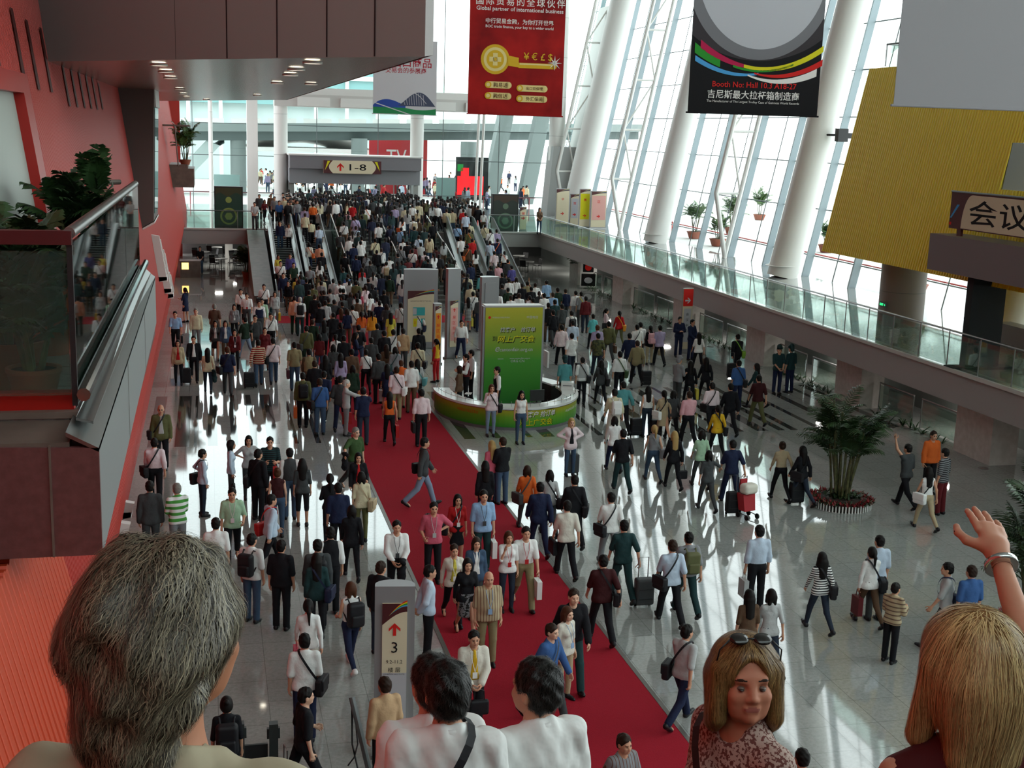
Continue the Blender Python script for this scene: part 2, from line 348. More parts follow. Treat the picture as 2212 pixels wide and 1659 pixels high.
# red barrier tape outside
m = MB(); m.tube([(28.9, 20, 3.75), (28.9, 104, 3.85)], .035, 6)
for k in range(10): m.tube([(28.9, 22+9*k, MZ), (28.9, 22+9*k, 3.9)], .03, 6)
tag(m.build('barrier_tape', mat('red tape', 'd8261c', .5)), 'long red barrier tape stretched outside the leaning glass wall', 'barrier')
# far glass front
FY = 100.0
m = MB(); m.add([(-2.5, FY, MZ), (28.5, FY, MZ), (33, FY, 27), (-3.3, FY, 27)], [(0, 1, 2, 3)])
struct(m.build('window_2', glass_mat('far facade glass', 'e9f4f2', .12)))
m = MB()
for xx in (-1.2, 3.35, 8.2, 13, 18.2, 22.8): m.tube([(xx, FY-.05, MZ), (xx, FY-.05, 27)], .035, 6)
for z in (4.0, 6.8, 9.2): m.tube([(-2.2, FY-.05, z), (30, FY-.05, z)], .03, 6)
struct(m.build('window_2_bars', mull))
def column(x, y, z0, z1, r, sq=False, mt=None, nm='white_column'):
    m = MB()
    if sq: m.bb((x-r, y-r, z0), (x+r, y+r, z1))
    else:
        m.tube([(x, y, z0), (x, y, z1)], r, 24)
        for z in range(int(z0)+2, int(z1), 3): m.tube([(x, y, z), (x, y, z+.015)], r+.004, 24, 1)
    return struct(m.build(nm, [mt or white_p, mull], smooth=False if sq else 'auto'))
column(5.3, 97.5, MZ, 27, .52); column(15.7, 97.5, MZ, 27, .52); column(3.2, 97.8, MZ, 11.5, .4, True); column(.15, 98.5, MZ, 11.2, .16)
column(26.8, 97, MZ+4.3, 27, .62); m = MB(); m.prism([(25.9, 96, MZ), (27.9, 96, MZ), (28.2, 96, 8.2), (26.3, 96, 8.2)], (0, 1.8, 0)); struct(m.build('grey_plinth', mat('plinth grey', '8d8f8d', .5)))
m = MB(); m.prism([(27.2, 95, MZ), (28.6, 95, MZ), (32.0, 95, 19), (30.2, 95, 19)], (0, 3.2, 0)); struct(m.build('leaning_corner_pier', mat('light corner cladding', 'c9cac6', .5)))
m = MB()                                                            # twin poles by the right bay
for dx in (-.2, .2): m.tube([(20.4+dx, 96.5, MZ), (20.6+dx, 96.5, 12)], .11, 10)
struct(m.build('twin_pole', white_p, smooth='auto'))
m = MB(); m.bb((4.8, 96.6, 10.6), (27, 98.4, 11.5)); m.bb((4.8, 96.6, 11.5), (27, 96.7, 12.0), 1)          # bridge inside over the doors, pale beam
for k in range(5): m.bb((6.5+3.2*k, 96.4, 10.65), (8.9+3.2*k, 96.6, 11.3), 1)
struct(m.build('upper_walkway', [mat('pale beam', 'c6c4c0', .5), white_p]))
m = MB(); m.bb((17, 96.9, 12.0), (27.5, 97.0, 13.2)); struct(m.build('window_3', rail_glass))
# portal with the doors
m = MB(); m.bb((5.8, 94.6, 6.1), (15.6, 98, 7.05)); m.bb((5.8, 95.2, 5.0), (15.6, 98, 6.1), 1); m.bb((5.7, 94.5, 7.05), (15.7, 98, 7.15), 2)
m.bb((5.8, 96, MZ), (6.15, 97.6, 5.1), 3); m.bb((15.25, 96, MZ), (15.6, 97.6, 5.1), 3)
struct(m.build('door_2', [grey_p, mat('portal grey', '808287', .45), white_p, steel]))
m = MB()
for k in range(9): m.bb((6.2+1.1*k, 97.4, MZ), (6.28+1.1*k, 97.48, 5.0), 0)
m.bb((6.2, 97.42, 5.0), (15.2, 97.46, 5.08), 0); struct(m.build('door_2_frames', steel))
# ================================================================ balustrades, carpet, escalators
m = MB(); m.bb((4.05, -6, .002), (7.08, 62.5, .008)); m.bb((3.97, -6, 0), (4.05, 61, .012), 1); m.bb((7.08, -6, 0), (7.16, 61, .012), 1); m.bb((3.0, 59.3, .002), (13.6, 61.6, .009))
tag(m.build('red_carpet', [mat('red carpet', '9c1f2e', .95, 0, .1, bump=(60, .3)), mat('carpet edge strip', '6d6862', .4, .5)]), 'long red carpet runner laid across the stone floor towards the stairs', 'carpet')
def balustrade(pts, lab, h=1.1, gap=1.6, grp=None, rail=steel, lean=0, nm='glass_balustrade'):
    """glass panels between posts with a tubular rail along pts (x,y,z of the foot)"""
    P = [Vector(p) for p in pts]; t = thing(nm, lab, 'balustrade', P[0], 0, grp); o = P[0]; up = Vector((0, 0, h))
    pm = None
    for a, b in zip(P, P[1:]):
        d = b-a; L = d.length; nrm = Vector((-d.y, d.x, 0)).normalized()*.012; k = max(1, round(L/gap)); st = d/k; lo = Vector((0, 0, .06)); hi = up-Vector((0, 0, .08))
        gm = MB().prism([st*.02+lo-nrm/2, st*.98+lo-nrm/2, st*.98+hi-nrm/2, st*.02+hi-nrm/2], nrm).mesh('glass_panel', [rail_glass]); pm = pm or MB().tube([(0, 0, 0), (0, 0, h*.97)], .018, 6).mesh('post', [steel])
        for i in range(k): put('glass_panel', gm, t, a+st*i-o)
        for i in range(k+1):
            if i or a is P[0]: put('post', pm, t, a+st*i-o)
    MB().tube([p-o+up for p in P], .03, 8).build('handrail', rail, t, smooth='auto'); return t
balustrade([(21.1, ME+.1, MZ), (21.1, 40, MZ), (21.1, 12, MZ)], 'long glass balustrade with steel rail along the right mezzanine edge')
balustrade([(17.6, ME+.1, MZ), (21.0, ME+.1, MZ)], 'short glass balustrade at the far mezzanine edge right of the escalators')
balustrade([(-1.4, ME+.1, MZ), (3.2, ME+.1, MZ)], 'glass balustrade at the far left mezzanine edge beside the green poster case')
for k, (x0, x1, y0) in enumerate(((7.4, 7.4, 67.2), (10.4, 10.35, 67.2), (13.55, 13.5, 68))):
    pl = ['left side of the stairs', 'middle of the stairs', 'right side of the stairs'][k]
    balustrade([(x1, ME, MZ-.1), (x0, 74.2, ramp(74.2)-.05), (x0, 72.9, ramp(72.9)+.05), (x0, y0, ramp(y0))], 'bent glass balustrade with pale cap rail down the %s' % pl, rail=white_p, grp=None)
esc_side = mat('escalator balustrade glass', '9fb5ae', .2); rubber = mat('black rubber handrail', '141516', .5)
def escalator(xa, xb, w, lab, y0=64.6, y1=80.0):
    """moving ramp from the hall floor to the mezzanine; xa centre at the foot, xb at the top"""
    t = thing('escalator', lab, 'escalator', (xa, y0, 0)); f = lambda s, off: (xb-xa)*s+off
    prof = [(0, 0), (1.2, .02), (y1-y0-1.2, MZ), (y1-y0, MZ+.02)]; L = y1-y0
    m = MB()
    for i in range(30):
        s0, s1 = i/30, (i+1)/30; yy = 1.2+(L-2.4)*s0; m.bb((f(s0, -w/2), yy, 0 if i < 4 else MZ*s0-.35), (f(s0, w/2), yy+(L-2.4)/30, MZ*s1))
    m.build('steps', mat('grooved step metal', '3a3c3c', .4, .6), t)
    for sd in (-1, 1):
        e = sd*(w/2+.14); mm = MB(); gl = MB(); hr = MB()
        pts = [(f(p[0]/L, e), p[0], p[1]) for p in prof]
        for a, b in zip(pts, pts[1:]):
            mm.prism([(a[0]-.14, a[1], a[2]-.3), (a[0]+.14, a[1], a[2]-.3), (a[0]+.14, a[1], a[2]+.22), (a[0]-.14, a[1], a[2]+.22)], (b[0]-a[0], b[1]-a[1], b[2]-a[2]))
            gl.prism([(a[0]-.01, a[1], a[2]+.2), (a[0]+.01, a[1], a[2]+.2), (a[0]+.01, a[1], a[2]+.88), (a[0]-.01, a[1], a[2]+.88)], (b[0]-a[0], b[1]-a[1], b[2]-a[2]))
        hr.tube([(pts[0][0], -.25, .55), (pts[0][0], -.1, .85)]+[(a[0], a[1], a[2]+.92) for a in pts]+[(pts[-1][0], L+.1, MZ+.88), (pts[-1][0], L+.25, MZ+.55)], .045, 8)
        mm.build('side_deck', steel, t); gl.build('side_glass', esc_side, t); hr.build('handrail', rubber, t, smooth='auto')
    return t
escalator(4.15, 4.25, 1.0, 'down escalator beside the brown stone wall left of the stairs')
escalator(5.85, 6.05, 1.0, 'up escalator between the down escalator and the glass stair wall')
escalator(14.2, 15.5, 1.0, 'crowded up escalator right of the wide stairs, nearer the stairs')
escalator(16.0, 17.2, 1.0, 'rightmost crowded up escalator beside the far tables')
# floor balustrades with planting under the right mezzanine
leaf = mat('dark green leaf', '2f4a24', .5, var=(4, '1c3216')); leaf2 = mat('fresh green leaf', '54743a', .5, var=(3, '38562a')); flower = mat('red flowers', 'a81d26', .6, var=(30, '5c1018'))
terra = mat('terracotta', '8c4a33', .7); soil = mat('soil', '2a211a', .9); bark = mat('green cane', '5a5a34', .6, var=(9, '3c3c22'))
def tuft(mb, c, n, L, w, rnd, mi=0, up=1.0, droop=.5, seg=4):
    """n arching strap leaves from c"""
    for i in range(n):
        a = rnd.uniform(0, 2*PI); l = L*rnd.uniform(.6, 1.1); u = up*rnd.uniform(.6, 1.15); dx, dy = math.cos(a), math.sin(a); vs = []
        for k in range(seg+1):
            s = k/seg; r = l*s*(1.1-.25*u); z = l*(u*s-droop*s*s); ww = w*(1-s)**.6*(.4+.6*min(1, s*3)); px, py = -dy*ww, dx*ww
            vs += [(c[0]+dx*r+px, c[1]+dy*r+py, c[2]+z), (c[0]+dx*r-px, c[1]+dy*r-py, c[2]+z)]
        mb.add(vs, [(2*k, 2*k+1, 2*k+3, 2*k+2) for k in range(seg)], mi)
def frond(mb, c, a, L, el, rnd, w=.03, mi=0, n=14, ll=.42):
    """one pinnate palm frond: arching rib with paired leaflets"""
    p = Vector(c); d = Vector((math.cos(a)*math.cos(el), math.sin(a)*math.cos(el), math.sin(el))); pts = [p.copy()]
    for k in range(n):
        p = p+d*(L/n); pts.append(p.copy()); d = (d+Vector((0, 0, -1.35/n*(.4+k/n)))).normalized()
        if k > 1:
            sd = d.cross(Vector((0, 0, 1))).normalized(); l = L*ll*math.sin(PI*(.12+.82*k/n))
            for s in (-1, 1):
                e = p+sd*s*l*.8+d*l*.55+Vector((0, 0, -l*.28+rnd.uniform(-.03, .03))); q2 = p+(e-p)*.5+Vector((0, 0, l*.07)); wv = d*w
                mb.add([p-wv*.6, p+wv*.6, q2+wv, q2-wv, e], [(0, 1, 2, 3), (3, 2, 4)], mi)
    mb.tube([pts[i] for i in range(0, n+1, 2)], [.013*(1-i/(n+2)) for i in range(0, n+1, 2)], 5, mi)
def palm(name, lab, loc, H, stems=5, fronds=9, L=1.3, spread=.25, seed=1, pot=None, grp=None, lm=None, clip=None):
    rnd = random.Random(seed); t = thing(name, lab, 'plant', loc, 0, grp); st = MB(); fr = MB(); z0 = pot[1] if pot else 0
    for s in range(stems):
        a = 2*PI*s/stems+rnd.uniform(-.4, .4); r0 = spread*.3; h = H*rnd.uniform(.35, .62); x0, y0 = r0*math.cos(a), r0*math.sin(a); x1, y1 = x0+spread*math.cos(a)*h/H*1.6, y0+spread*math.sin(a)*h/H*1.6
        st.tube([(x0, y0, z0-.05), ((x0+x1)/2, (y0+y1)/2, z0+h*.5), (x1, y1, z0+h)], [.03, .024, .018], 6)
        for k in range(fronds):
            b = rnd.uniform(0, 2*PI); zz = rnd.uniform(.55, 1); frond(fr, (x0+(x1-x0)*zz, y0+(y1-y0)*zz, z0+h*zz), b, L*rnd.uniform(.7, 1.15), rnd.uniform(.55, 1.4), rnd)
    if clip:
        for mb in (st, fr): mb.v = [(min(max(x, clip[0]), clip[1]), min(max(y, clip[2]), clip[3]), z) for x, y, z in mb.v]
    st.build('stem', bark, t, smooth='auto'); fr.build('fronds', lm or leaf, t)
    if pot:
        MB().lathe([(pot[0]*.7, 0), (pot[0], pot[1]*.9), (pot[0]*1.05, pot[1]*.9), (pot[0]*1.05, pot[1]), (pot[0]*.9, pot[1]), (pot[0]*.88, pot[1]*.92)], n=20).build('pot', terra, t, smooth='auto')
        MB().lathe([(.001, pot[1]*.93), (pot[0]*.88, pot[1]*.93)], n=20).build('soil', soil, t)
    return t
R0 = random.Random(7)
for k, (ya, yb, ps) in enumerate(((33.6, 38.6, 'nearest the leaning palm'), (41.2, 46.6, 'behind the two uniformed men'), (49.2, 55.4, 'beside the red and white arrow sign'), (58, 65.1, 'left of the arrow sign'), (67.6, 74, 'behind the far potted palm'))):
    balustrade([(22.75, ya, 0), (22.75, (ya+yb)/2-.2, 0)], 'low glass rail under the right mezzanine, near half, %s' % ps, 1.0, 1.9)
    balustrade([(22.75, (ya+yb)/2+.3, 0), (22.75, yb, 0)], 'low glass rail under the right mezzanine, far half, %s' % ps, 1.0, 1.9)
    m = MB()
    for i in range(16): tuft(m, (22.35+R0.uniform(-.12, .12), ya+.4+(yb-ya-.8)*i/16+R0.uniform(-.2, .2), .0), 9, .42, .03, R0, 0, 1.1, .5)
    tag(m.build('border_planting', leaf), 'strip of low green border plants at the foot of the glass rail %s' % ps, 'plants', kind='stuff')
for k in range(9):
    yy = 31+5.2*k; lab = 'small round floor light set along the foot of the right mezzanine'
    t = thing('floor_light', lab, 'light', (21.85, yy, 0.002), 0, 'floor lights under the mezzanine')
    MB().lathe([(.15, 0), (.15, .012), (.11, .014)]).build('rim', steel, t); MB().lathe([(.001, .012), (.11, .012)]).build('lamp', mat('floor lamp glow', 'ffffff', emit=5), t)
# ================================================================ left balcony with planters
BX = -.8
m = MB(); brown = mat('red brown stone cladding', '6a4241', .5, var=(14, '5c3736'))
m.prism([(-2.6, 9.07, 6.1), (BX, 9.07, 6.1), (BX, 9.07, 6.9), (-2.6, 9.07, 6.95)], (0, .05, 0), 1)
m.prism([(BX, 9.125, 6.08), (BX, 19.05, 6.26), (BX, 19.05, 6.95), (BX, 9.125, 6.9)], (-.05, 0, 0), 4)
m.prism([(BX, 9.07, 6.9), (BX, 19.05, 6.95), (-1.02, 19.05, 7.12), (-1.02, 9.07, 7.02)], (0, 0, -.03), 0)
m.prism([(-2.6, 9.1, 6.94), (-1.0, 9.1, 6.94), (-1.0, 9.7, 6.99), (-2.6, 9.7, 6.99)], (0, 0, -.04), 2)
m.bb((-2.6, 9.62, 6.9), (-1.05, 19.05, 7.0), 3); m.bb((-2.6, 9.1, 6.1), (BX-.02, 19, 6.2), 1)
m.bb((-1.14, 9.06, 6.1), (-1.125, 9.075, 6.93), 2)
for yy in (12.4, 15.7): m.prism([(BX+.003, yy, 6.14), (BX+.003, yy+.02, 6.14), (BX+.003, yy+.02, 6.93), (BX+.003, yy, 6.93)], (.002, 0, 0), 2)
struct(m.build('balcony_deck', [steel, brown, conc_d, deck_st, mat('satin grey cladding', '8d908f', .45, .35)]))
m = MB(); m.bb((-2.6, 9.68, 7.0), (-1.02, 9.8, 7.18)); m.bb((-2.6, 9.6, 7.0), (-.98, 9.72, 7.05), 1); struct(m.build('balcony_kerb', [red_d, conc_d]))
m = MB(); m.tube([(-.93, 9.5, 7.2), (-.93, 19, 7.16)], .05, 10); m.prism([(-.98, 9.4, 7.03), (-.86, 9.4, 7.0), (-.86, 19, 6.99), (-.98, 19, 7.1)], (0, 0, .02), 1)
tag(m.build('ledge_rail', [chrome, steel]), 'low polished tube rail on the steel ledge of the left balcony', 'rail')
t = thing('balcony_balustrade', 'tall dark glass balustrade with red and steel handrail around the left planted balcony', 'balustrade', (-1.0, 9.6, 7.0))
g = MB(); g.bb((-.012, .05, .12), (.012, 3.0, 1.3)); g.bb((-.012, 3.05, .12), (.012, 6.0, 1.3)); g.bb((-.012, 6.05, .12), (.012, 9.0, 1.3)); 
g.build('glass_panel', glass_mat('smoky balustrade glass', '8fa79d', .22, .12, '3b4f47'), t)
MB().tube([(0, 0, 1.38), (0, 8.6, 1.34)], .045, 12).build('handrail', steel, t, smooth='auto')
MB().bb((-1.6, -.012, .18), (-.03, .012, 1.25)).build('front_glass', rail_glass, t); m = MB(); m.bb((-1.6, -.05, 1.3), (.02, .05, 1.4)); m.build('front_rail', mat('dark red handrail', '4c1316', .4), t)
m = MB(); m.bb((-.02, -.02, .1), (.02, .02, 1.34)); m.build('corner_post', dark_m, t)
m = MB(); m.tube([(-.9, 8.4, 0), (-.95, 8.0, 1.35)], .03, 8); m.tube([(-.95, 8.0, 1.36), (-.2, 8.6, 1.36)], .035, 8); m.build('end_rail', conc_d, t)
palm('potted_palm', 'large potted palm behind the dark glass at the near end of the balcony', (-1.6, 10.7, 7.0), 1.25, 6, 10, .55, .22, 3, (.3, .42), clip=(-.5, .5, -.9, 2))
palm('potted_palm', 'potted palm squeezed behind the corner of the balcony glass, left part', (-1.35, 10.1, 7.0), .9, 4, 9, .42, .16, 9, (.2, .3), clip=(-.7, .25, -.4, 2))
palm('potted_palm', 'arching palm rising above the far end of the balcony handrail', (-1.5, 15.2, 7.0), 1.75, 5, 10, .6, .2, 5, (.28, .4), clip=(-.6, .42, -2, 2))
palm('potted_palm', 'low palm inside the balcony between the two taller palms', (-1.5, 12.4, 7.0), .9, 4, 8, .45, .16, 15, (.24, .36), clip=(-.6, .42, -2, 2))
# further small balcony box with a plant
m = MB(); m.bb((-2.4, 70, 5.75), (-.8, 74, 6.75)); m.bb((-2.4, 70, 6.75), (-1.1, 74, 6.95)); struct(m.build('balcony_box', conc_d))
palm('potted_palm', 'bushy green plant standing in the small far box balcony on the red wall', (-1.25, 71, 6.9), 2.5, 7, 9, .75, .3, 8, (.3, .3), lm=leaf2)
m = MB(); m.tube([(-2.4, 70, 9.0), (-1.0, 70, 9.0), (-1.0, 74, 9.0)], .05, 8); m.tube([(-1.6, 70, 6.9), (-1.75, 70, 9.0)], .04, 6); tag(m.build('balcony_rail', conc_d), 'thin handrail above the small far box balcony', 'rail')
# orange corrugated flank and chrome rails at the lower left
m = MB(); orng = mat('orange red ribbed metal', 'bb4020', .42)
def flank(u, v):
    yy = 3.0+7.0*u; k = (v*40) % 1
    return (-1.28+.55*v, yy, 6.35-2.3*v)
vs, fs = [], []; y = 3.0; cols = []
while y < 11: cols += [(y, 0), (y+.06, 0), (y+.075, .025), (y+.125, .025)]; y += .14
for yy, o in cols: vs += [(-1.75, yy, 6.02+o*.8), (-1.46, yy, 6.02+o*.8), (-.86+o, yy, 3.4)]
fs = []
for i in range(len(cols)-1): fs += [(3*i, 3*i+1, 3*i+4, 3*i+3), (3*i+1, 3*i+2, 3*i+5, 3*i+4)]
m.add(vs, fs, 0); m.prism([(-2.3, 3, 5.6), (-1.75, 3, 6.0), (-1.75, 11, 6.0), (-2.3, 11, 5.6)], (0, 0, -.1), 0)
struct(m.build('ribbed_flank', orng))
for k in range(2): tag(MB().prism([(-1.88+.1*k, 3.2, 6.04+.03*k), (-1.83+.1*k, 3.2, 6.07+.03*k), (-1.83+.1*k, 11, 6.07+.03*k), (-1.88+.1*k, 11, 6.04+.03*k)], (0, 0, -.03)).build('chrome_strip', chrome), ['outer', 'inner'][k]+' chrome strip on the orange flank at the lower left', 'strip')
# ================================================================ banners
cloth = {}
def bmat(n, c, **k): return mat('print '+n, c, .7, 0, .2, **k)
def banner(lab, cx, y, w, z0, z1, mats, paint, rz=0.0, thick=.012):
    t = thing('hanging_banner', lab, 'banner', (cx, y, z0), rz); h = z1-z0
    MB().bb((-w/2, 0, 0), (w/2, thick, h)).build('cloth', mats[0], t)
    b = Board((-w/2, 0, 0), (1, 0, 0), (0, 0, 1), (0, -1, 0)); paint(b, w, h); b.mb.build('print', mats, t)
    s = MB(); s.tube([(-w/2-.05, .006, 0), (w/2+.05, .006, 0)], .025, 8); s.build('bottom_bar', mats[0], t)
    s = MB(); s.tube([(-w*.4, 0, h), (-w*.4, 0, 27-z0)], .012, 5); s.tube([(w*.4, 0, h), (w*.4, 0, 27-z0)], .012, 5); s.build('cable', steel, t)
    return t
def p_red(b, w, h):
    u = w/207.0; Y = lambda py: (252-py)*u; X = lambda px: (px-990)*u
    b.text('国际贸易的全球伙伴', X(1099), Y(17), X(1196)-X(1004), None, 1, bold=.008, space=1.35)
    b.text('Global partner of international business', X(1098), Y(34), X(1194)-X(1006), None, 1, bold=.01)
    b.text('中行贸易金融，为你打开世界', X(1098), Y(58), X(1172)-X(1025), None, 1, bold=.008)
    b.text('BOC trade finance, your key to a wider world', X(1098), Y(70), X(1172)-X(1025), None, 1, bold=.01)
    b.disc(X(1047), Y(137), 31*u, 31*u, 2); b.up(); b.disc(X(1047), Y(137), 25*u, 25*u, 3); b.up(); b.disc(X(1047), Y(137), 19*u, 19*u, 2)
    b.up(); b.rect(X(1042), Y(150), X(1052), Y(124), 3); b.rect(X(1034), Y(142), X(1060), Y(132), 3); b.up(); b.rect(X(1044), Y(140), X(1050), Y(134), 2)
    b.poly([(X(1074), Y(149)), (X(1098), Y(152)), (X(1098), Y(132)), (X(1074), Y(128))], 2); b.rect(X(1098), Y(153), X(1176), Y(142), 2); b.disc(X(1176), Y(147.5), 5.5*u, 5.5*u, 2)
    b.up(); b.rect(X(1100), Y(146), X(1174), Y(143), 3)
    b.text('¥ € £ $', X(1140), Y(129), X(1170)-X(1107), None, 2, bold=.008)
    for px in (-1, 0, 1, 2): b.poly([(X(1177)+math.cos(px*PI/4)*16*u, Y(140)+math.sin(px*PI/4)*16*u), (X(1177)-math.sin(px*PI/4)*2*u, Y(140)+math.cos(px*PI/4)*2*u), (X(1177)-math.cos(px*PI/4)*16*u, Y(140)-math.sin(px*PI/4)*16*u), (X(1177)+math.sin(px*PI/4)*2*u, Y(140)-math.cos(px*PI/4)*2*u)], 1)
    for tx, px, py, ww in (('融易达', 1055, 190, 56), ('出口双保理', 1129, 195, 66), ('融信达', 1055, 213, 56), ('外汇保函', 1129, 217, 66)):
        b.rect(X(px-ww/2+6), Y(py+7), X(px+ww/2-6), Y(py-7), 3); b.disc(X(px+ww/2-6), Y(py), 7*u, 7*u, 3); b.up(); b.disc(X(px-ww/2+6), Y(py), 7*u, 7*u, 2); b.up(); b.disc(X(px-ww/2+6), Y(py), 4*u, 4*u, 3); b.text(tx, X(px+5), Y(py), ww*.55*u, None, 4, bold=.008)
banner('red hanging banner with a golden key and white lettering', 12.75, 53, 4.1, 9.92, 16.5, [bmat('red', 'b51d1b', var=(.55, '7c0f12', 4)), bmat('white', 'ece8e2'), bmat('gold', 'e0b52f'), bmat('pale gold', 'f0dc96'), bmat('brown ink', '5c3020')], p_red, -.05)
def p_blk(b, w, h):
    u = w/303.0; Y = lambda py: (237-py)*u; X = lambda px: (px-1262)*u
    def arc(cx, cy, rx, ry, n=40, x0=1262, x1=1565): return [(X(x), Y(cy+ry*math.sqrt(max(0, 1-((x-cx)/rx)**2)))) for x in [x0+(x1-x0)*i/n for i in range(n+1)]]
    top = [(X(1262+303*i/40), h) for i in range(41)]
    b.strip(arc(1412, -60, 215, 180), top, 1); b.up(); b.strip(arc(1415, -70, 170, 188, x0=1262, x1=1565), top, 2); b.up(); b.strip(arc(1417, -80, 150, 175, x0=1275, x1=1558), [(X(1275+283*i/40), h) for i in range(41)], 3); b.up()
    def sw(x0, x1, off0, off1, t0, t1, mi):
        n = 14; lo, hi = [], []
        for i in range(n+1):
            s = i/n; x = x0+(x1-x0)*s; base = 150-.0026*(x-1420)**2; o = off0+(off1-off0)*s; tt = t0+(t1-t0)*s
            lo.append((X(x), Y(base+o+tt))); hi.append((X(x), Y(base+o)))
        b.strip(lo, hi, mi)
    sw(1270, 1330, -6, -8, 22, 16, 4); sw(1283, 1400, -22, -18, 18, 6, 5); sw(1272, 1420, 20, -4, 12, 4, 6); b.up(); sw(1385, 1568, -18, -12, 7, 14, 7); sw(1360, 1500, -10, -10, 5, 4, 4); sw(1410, 1568, -4, 18, 3, 14, 8); sw(1395, 1556, 2, 30, 3, 17, 9)
    b.text('Booth No: Hall 10.3 A18-27', X(1413), Y(173), 196*u, None, 8, bold=.008); b.text('吉尼斯最大拉杆箱制造商', X(1412), Y(195), 214*u, None, 9, bold=.008); b.text('The Manufacturer of The Largest Trolley Case of Guinness World Records', X(1412), Y(211), 216*u, None, 9)
banner('black hanging banner with a grey disc and coloured swooshes', 15.55, 34.8, 3.95, 9.93, 14.5, [bmat('black', '121013'), bmat('charcoal', '3a3538'), bmat('mid grey', '77767a'), bmat('pale grey', 'b9b9bf'), bmat('green', '2c8f2f'), bmat('crimson', 'b51a4a'), bmat('sky blue', '4f9fd8'), bmat('yellow', 'd8cf22'), bmat('red ink', 'd0241f'), bmat('white', 'ece8e2')], p_blk, -.09)
def p_wht(b, w, h):
    u = w/137.0; Y = lambda py: (250-py)*u; X = lambda px: (px-785)*u
    b.text('出口商品', X(868), Y(141), 84*u, None, 1, bold=.008); b.text('交易会的参展商', X(855), Y(158), 88*u, None, 1, bold=.008)
    S = lambda f, n=20: [(X(785+136*i/n), Y(f(785+136*i/n))) for i in range(n+1)]
    b.strip(S(lambda x: 250), S(lambda x: 236-4*math.sin((x-785)/22)), 2); b.up()
    b.strip([(X(785+70*i/14), Y(236)) for i in range(15)], [(X(785+70*i/14), Y(232-13*math.sin(PI*(i/14)**.8))) for i in range(15)], 3); b.up()
    arch = [(X(838+82*i/16), Y(232-34*math.sin(PI*(i/16)**1.3)*(1-.25*i/16))) for i in range(17)]; b.strip([(p[0], Y(232)) for p in arch], arch, 4); b.up()
    for i in range(3, 12): b.strip([(arch[i][0], Y(230)), (arch[i][0]+.8*u, Y(230))], [(arch[i][0]-2*u, arch[i][1]-2*u), (arch[i][0]-1.2*u, arch[i][1]-2*u)], 0)
    b.strip([(X(840+60*i/14), Y(228-22*math.sin(PI*i/14)-1)) for i in range(15)], [(X(840+60*i/14), Y(228-22*math.sin(PI*i/14)-2.5)) for i in range(15)], 0)
    b.strip([(X(785+80*i/12), Y(226+24*(i/12)+1)) for i in range(13)], [(X(785+80*i/12), Y(226+24*(i/12)-1)) for i in range(13)], 0)
banner('white hanging banner with red characters and a curved building picture', 11.55, 76.5, 3.85, 10.05, 14.4, [bmat('off white', 'c9c8cc'), bmat('dark red ink', 'a8152a'), bmat('leaf green', '2f8a55'), bmat('cobalt', '3450a0'), bmat('slate', '4a5066')], p_wht)
banner('blank grey banner back hanging in front of the yellow block', 14.75, 22, 4.0, 9.93, 14, [bmat('plain grey', '8d8a8d')], lambda b, w, h: None, -.04)
# ================================================================ yellow ribbed block on the right
yel = mat('yellow ribbed metal', 'e6cc22', .5, .0); m = MB()
cols = []; y = 26.0
while y < 42.2: cols += [(y, 0), (y+.055, 0), (y+.07, .03), (y+.125, .03)]; y += .14
cols.append((42.2, 0)); vs = []
zs = (5.25, 11.85); xx = lambda z: 22.0+LEAN*(z-5.25)
for yy, o in cols: vs += [(xx(5.25)-o, yy, 5.25), (xx(8.0)-o, yy, 8.0), (xx(9.35)-o, yy, 9.35), (xx(11.85)-o, yy, 11.85)]
fs = []
for i in range(len(cols)-1):
    a = 4*i
    for j in range(3):
        if j == 1 and 30.2 < cols[i][0] < 32.6: continue
        fs.append((a+j, a+4+j, a+5+j, a+1+j))
m.add(vs, fs, 0); m.prism([(22.0, 42.2, 5.25), (28.4, 42.2, 5.25), (29.7, 42.2, 11.85), (23.32, 42.2, 11.85)], (0, .05, 0), 0)
m.add([(22, 26, 5.25), (28.4, 26, 5.25), (28.4, 42.2, 5.25), (22, 42.2, 5.25)], [(0, 1, 2, 3)], 0); m.add([(23.32, 26, 11.85), (29.7, 26, 11.85), (29.7, 42.2, 11.85), (23.32, 42.2, 11.85)], [(0, 1, 2, 3)], 1)
m.prism([(22.6, 32.62, 7.95), (22.8, 32.62, 9.35), (25.5, 32.9, 9.35), (25.5, 32.9, 7.95)], (0, .05, 0), 2); m.bb((22.6, 30.1, 7.95), (25.5, 30.2, 9.4), 2)
struct(m.build('yellow_block', [yel, conc, mat('dark reveal', '4a4a48', .5)]))
m = MB(); m.bb((23.4, 30, 11.85), (23.45, 41, 12.6)); struct(m.build('window_4', rail_glass)); m = MB(); m.tube([(23.4, 29, 12.65), (23.4, 41.3, 12.65), (26, 41.3, 12.65)], .035, 6); m.tube([(23.4, 41.3, 11.9), (23.4, 41.3, 12.65)], .03, 6); struct(m.build('window_4_rail', steel))
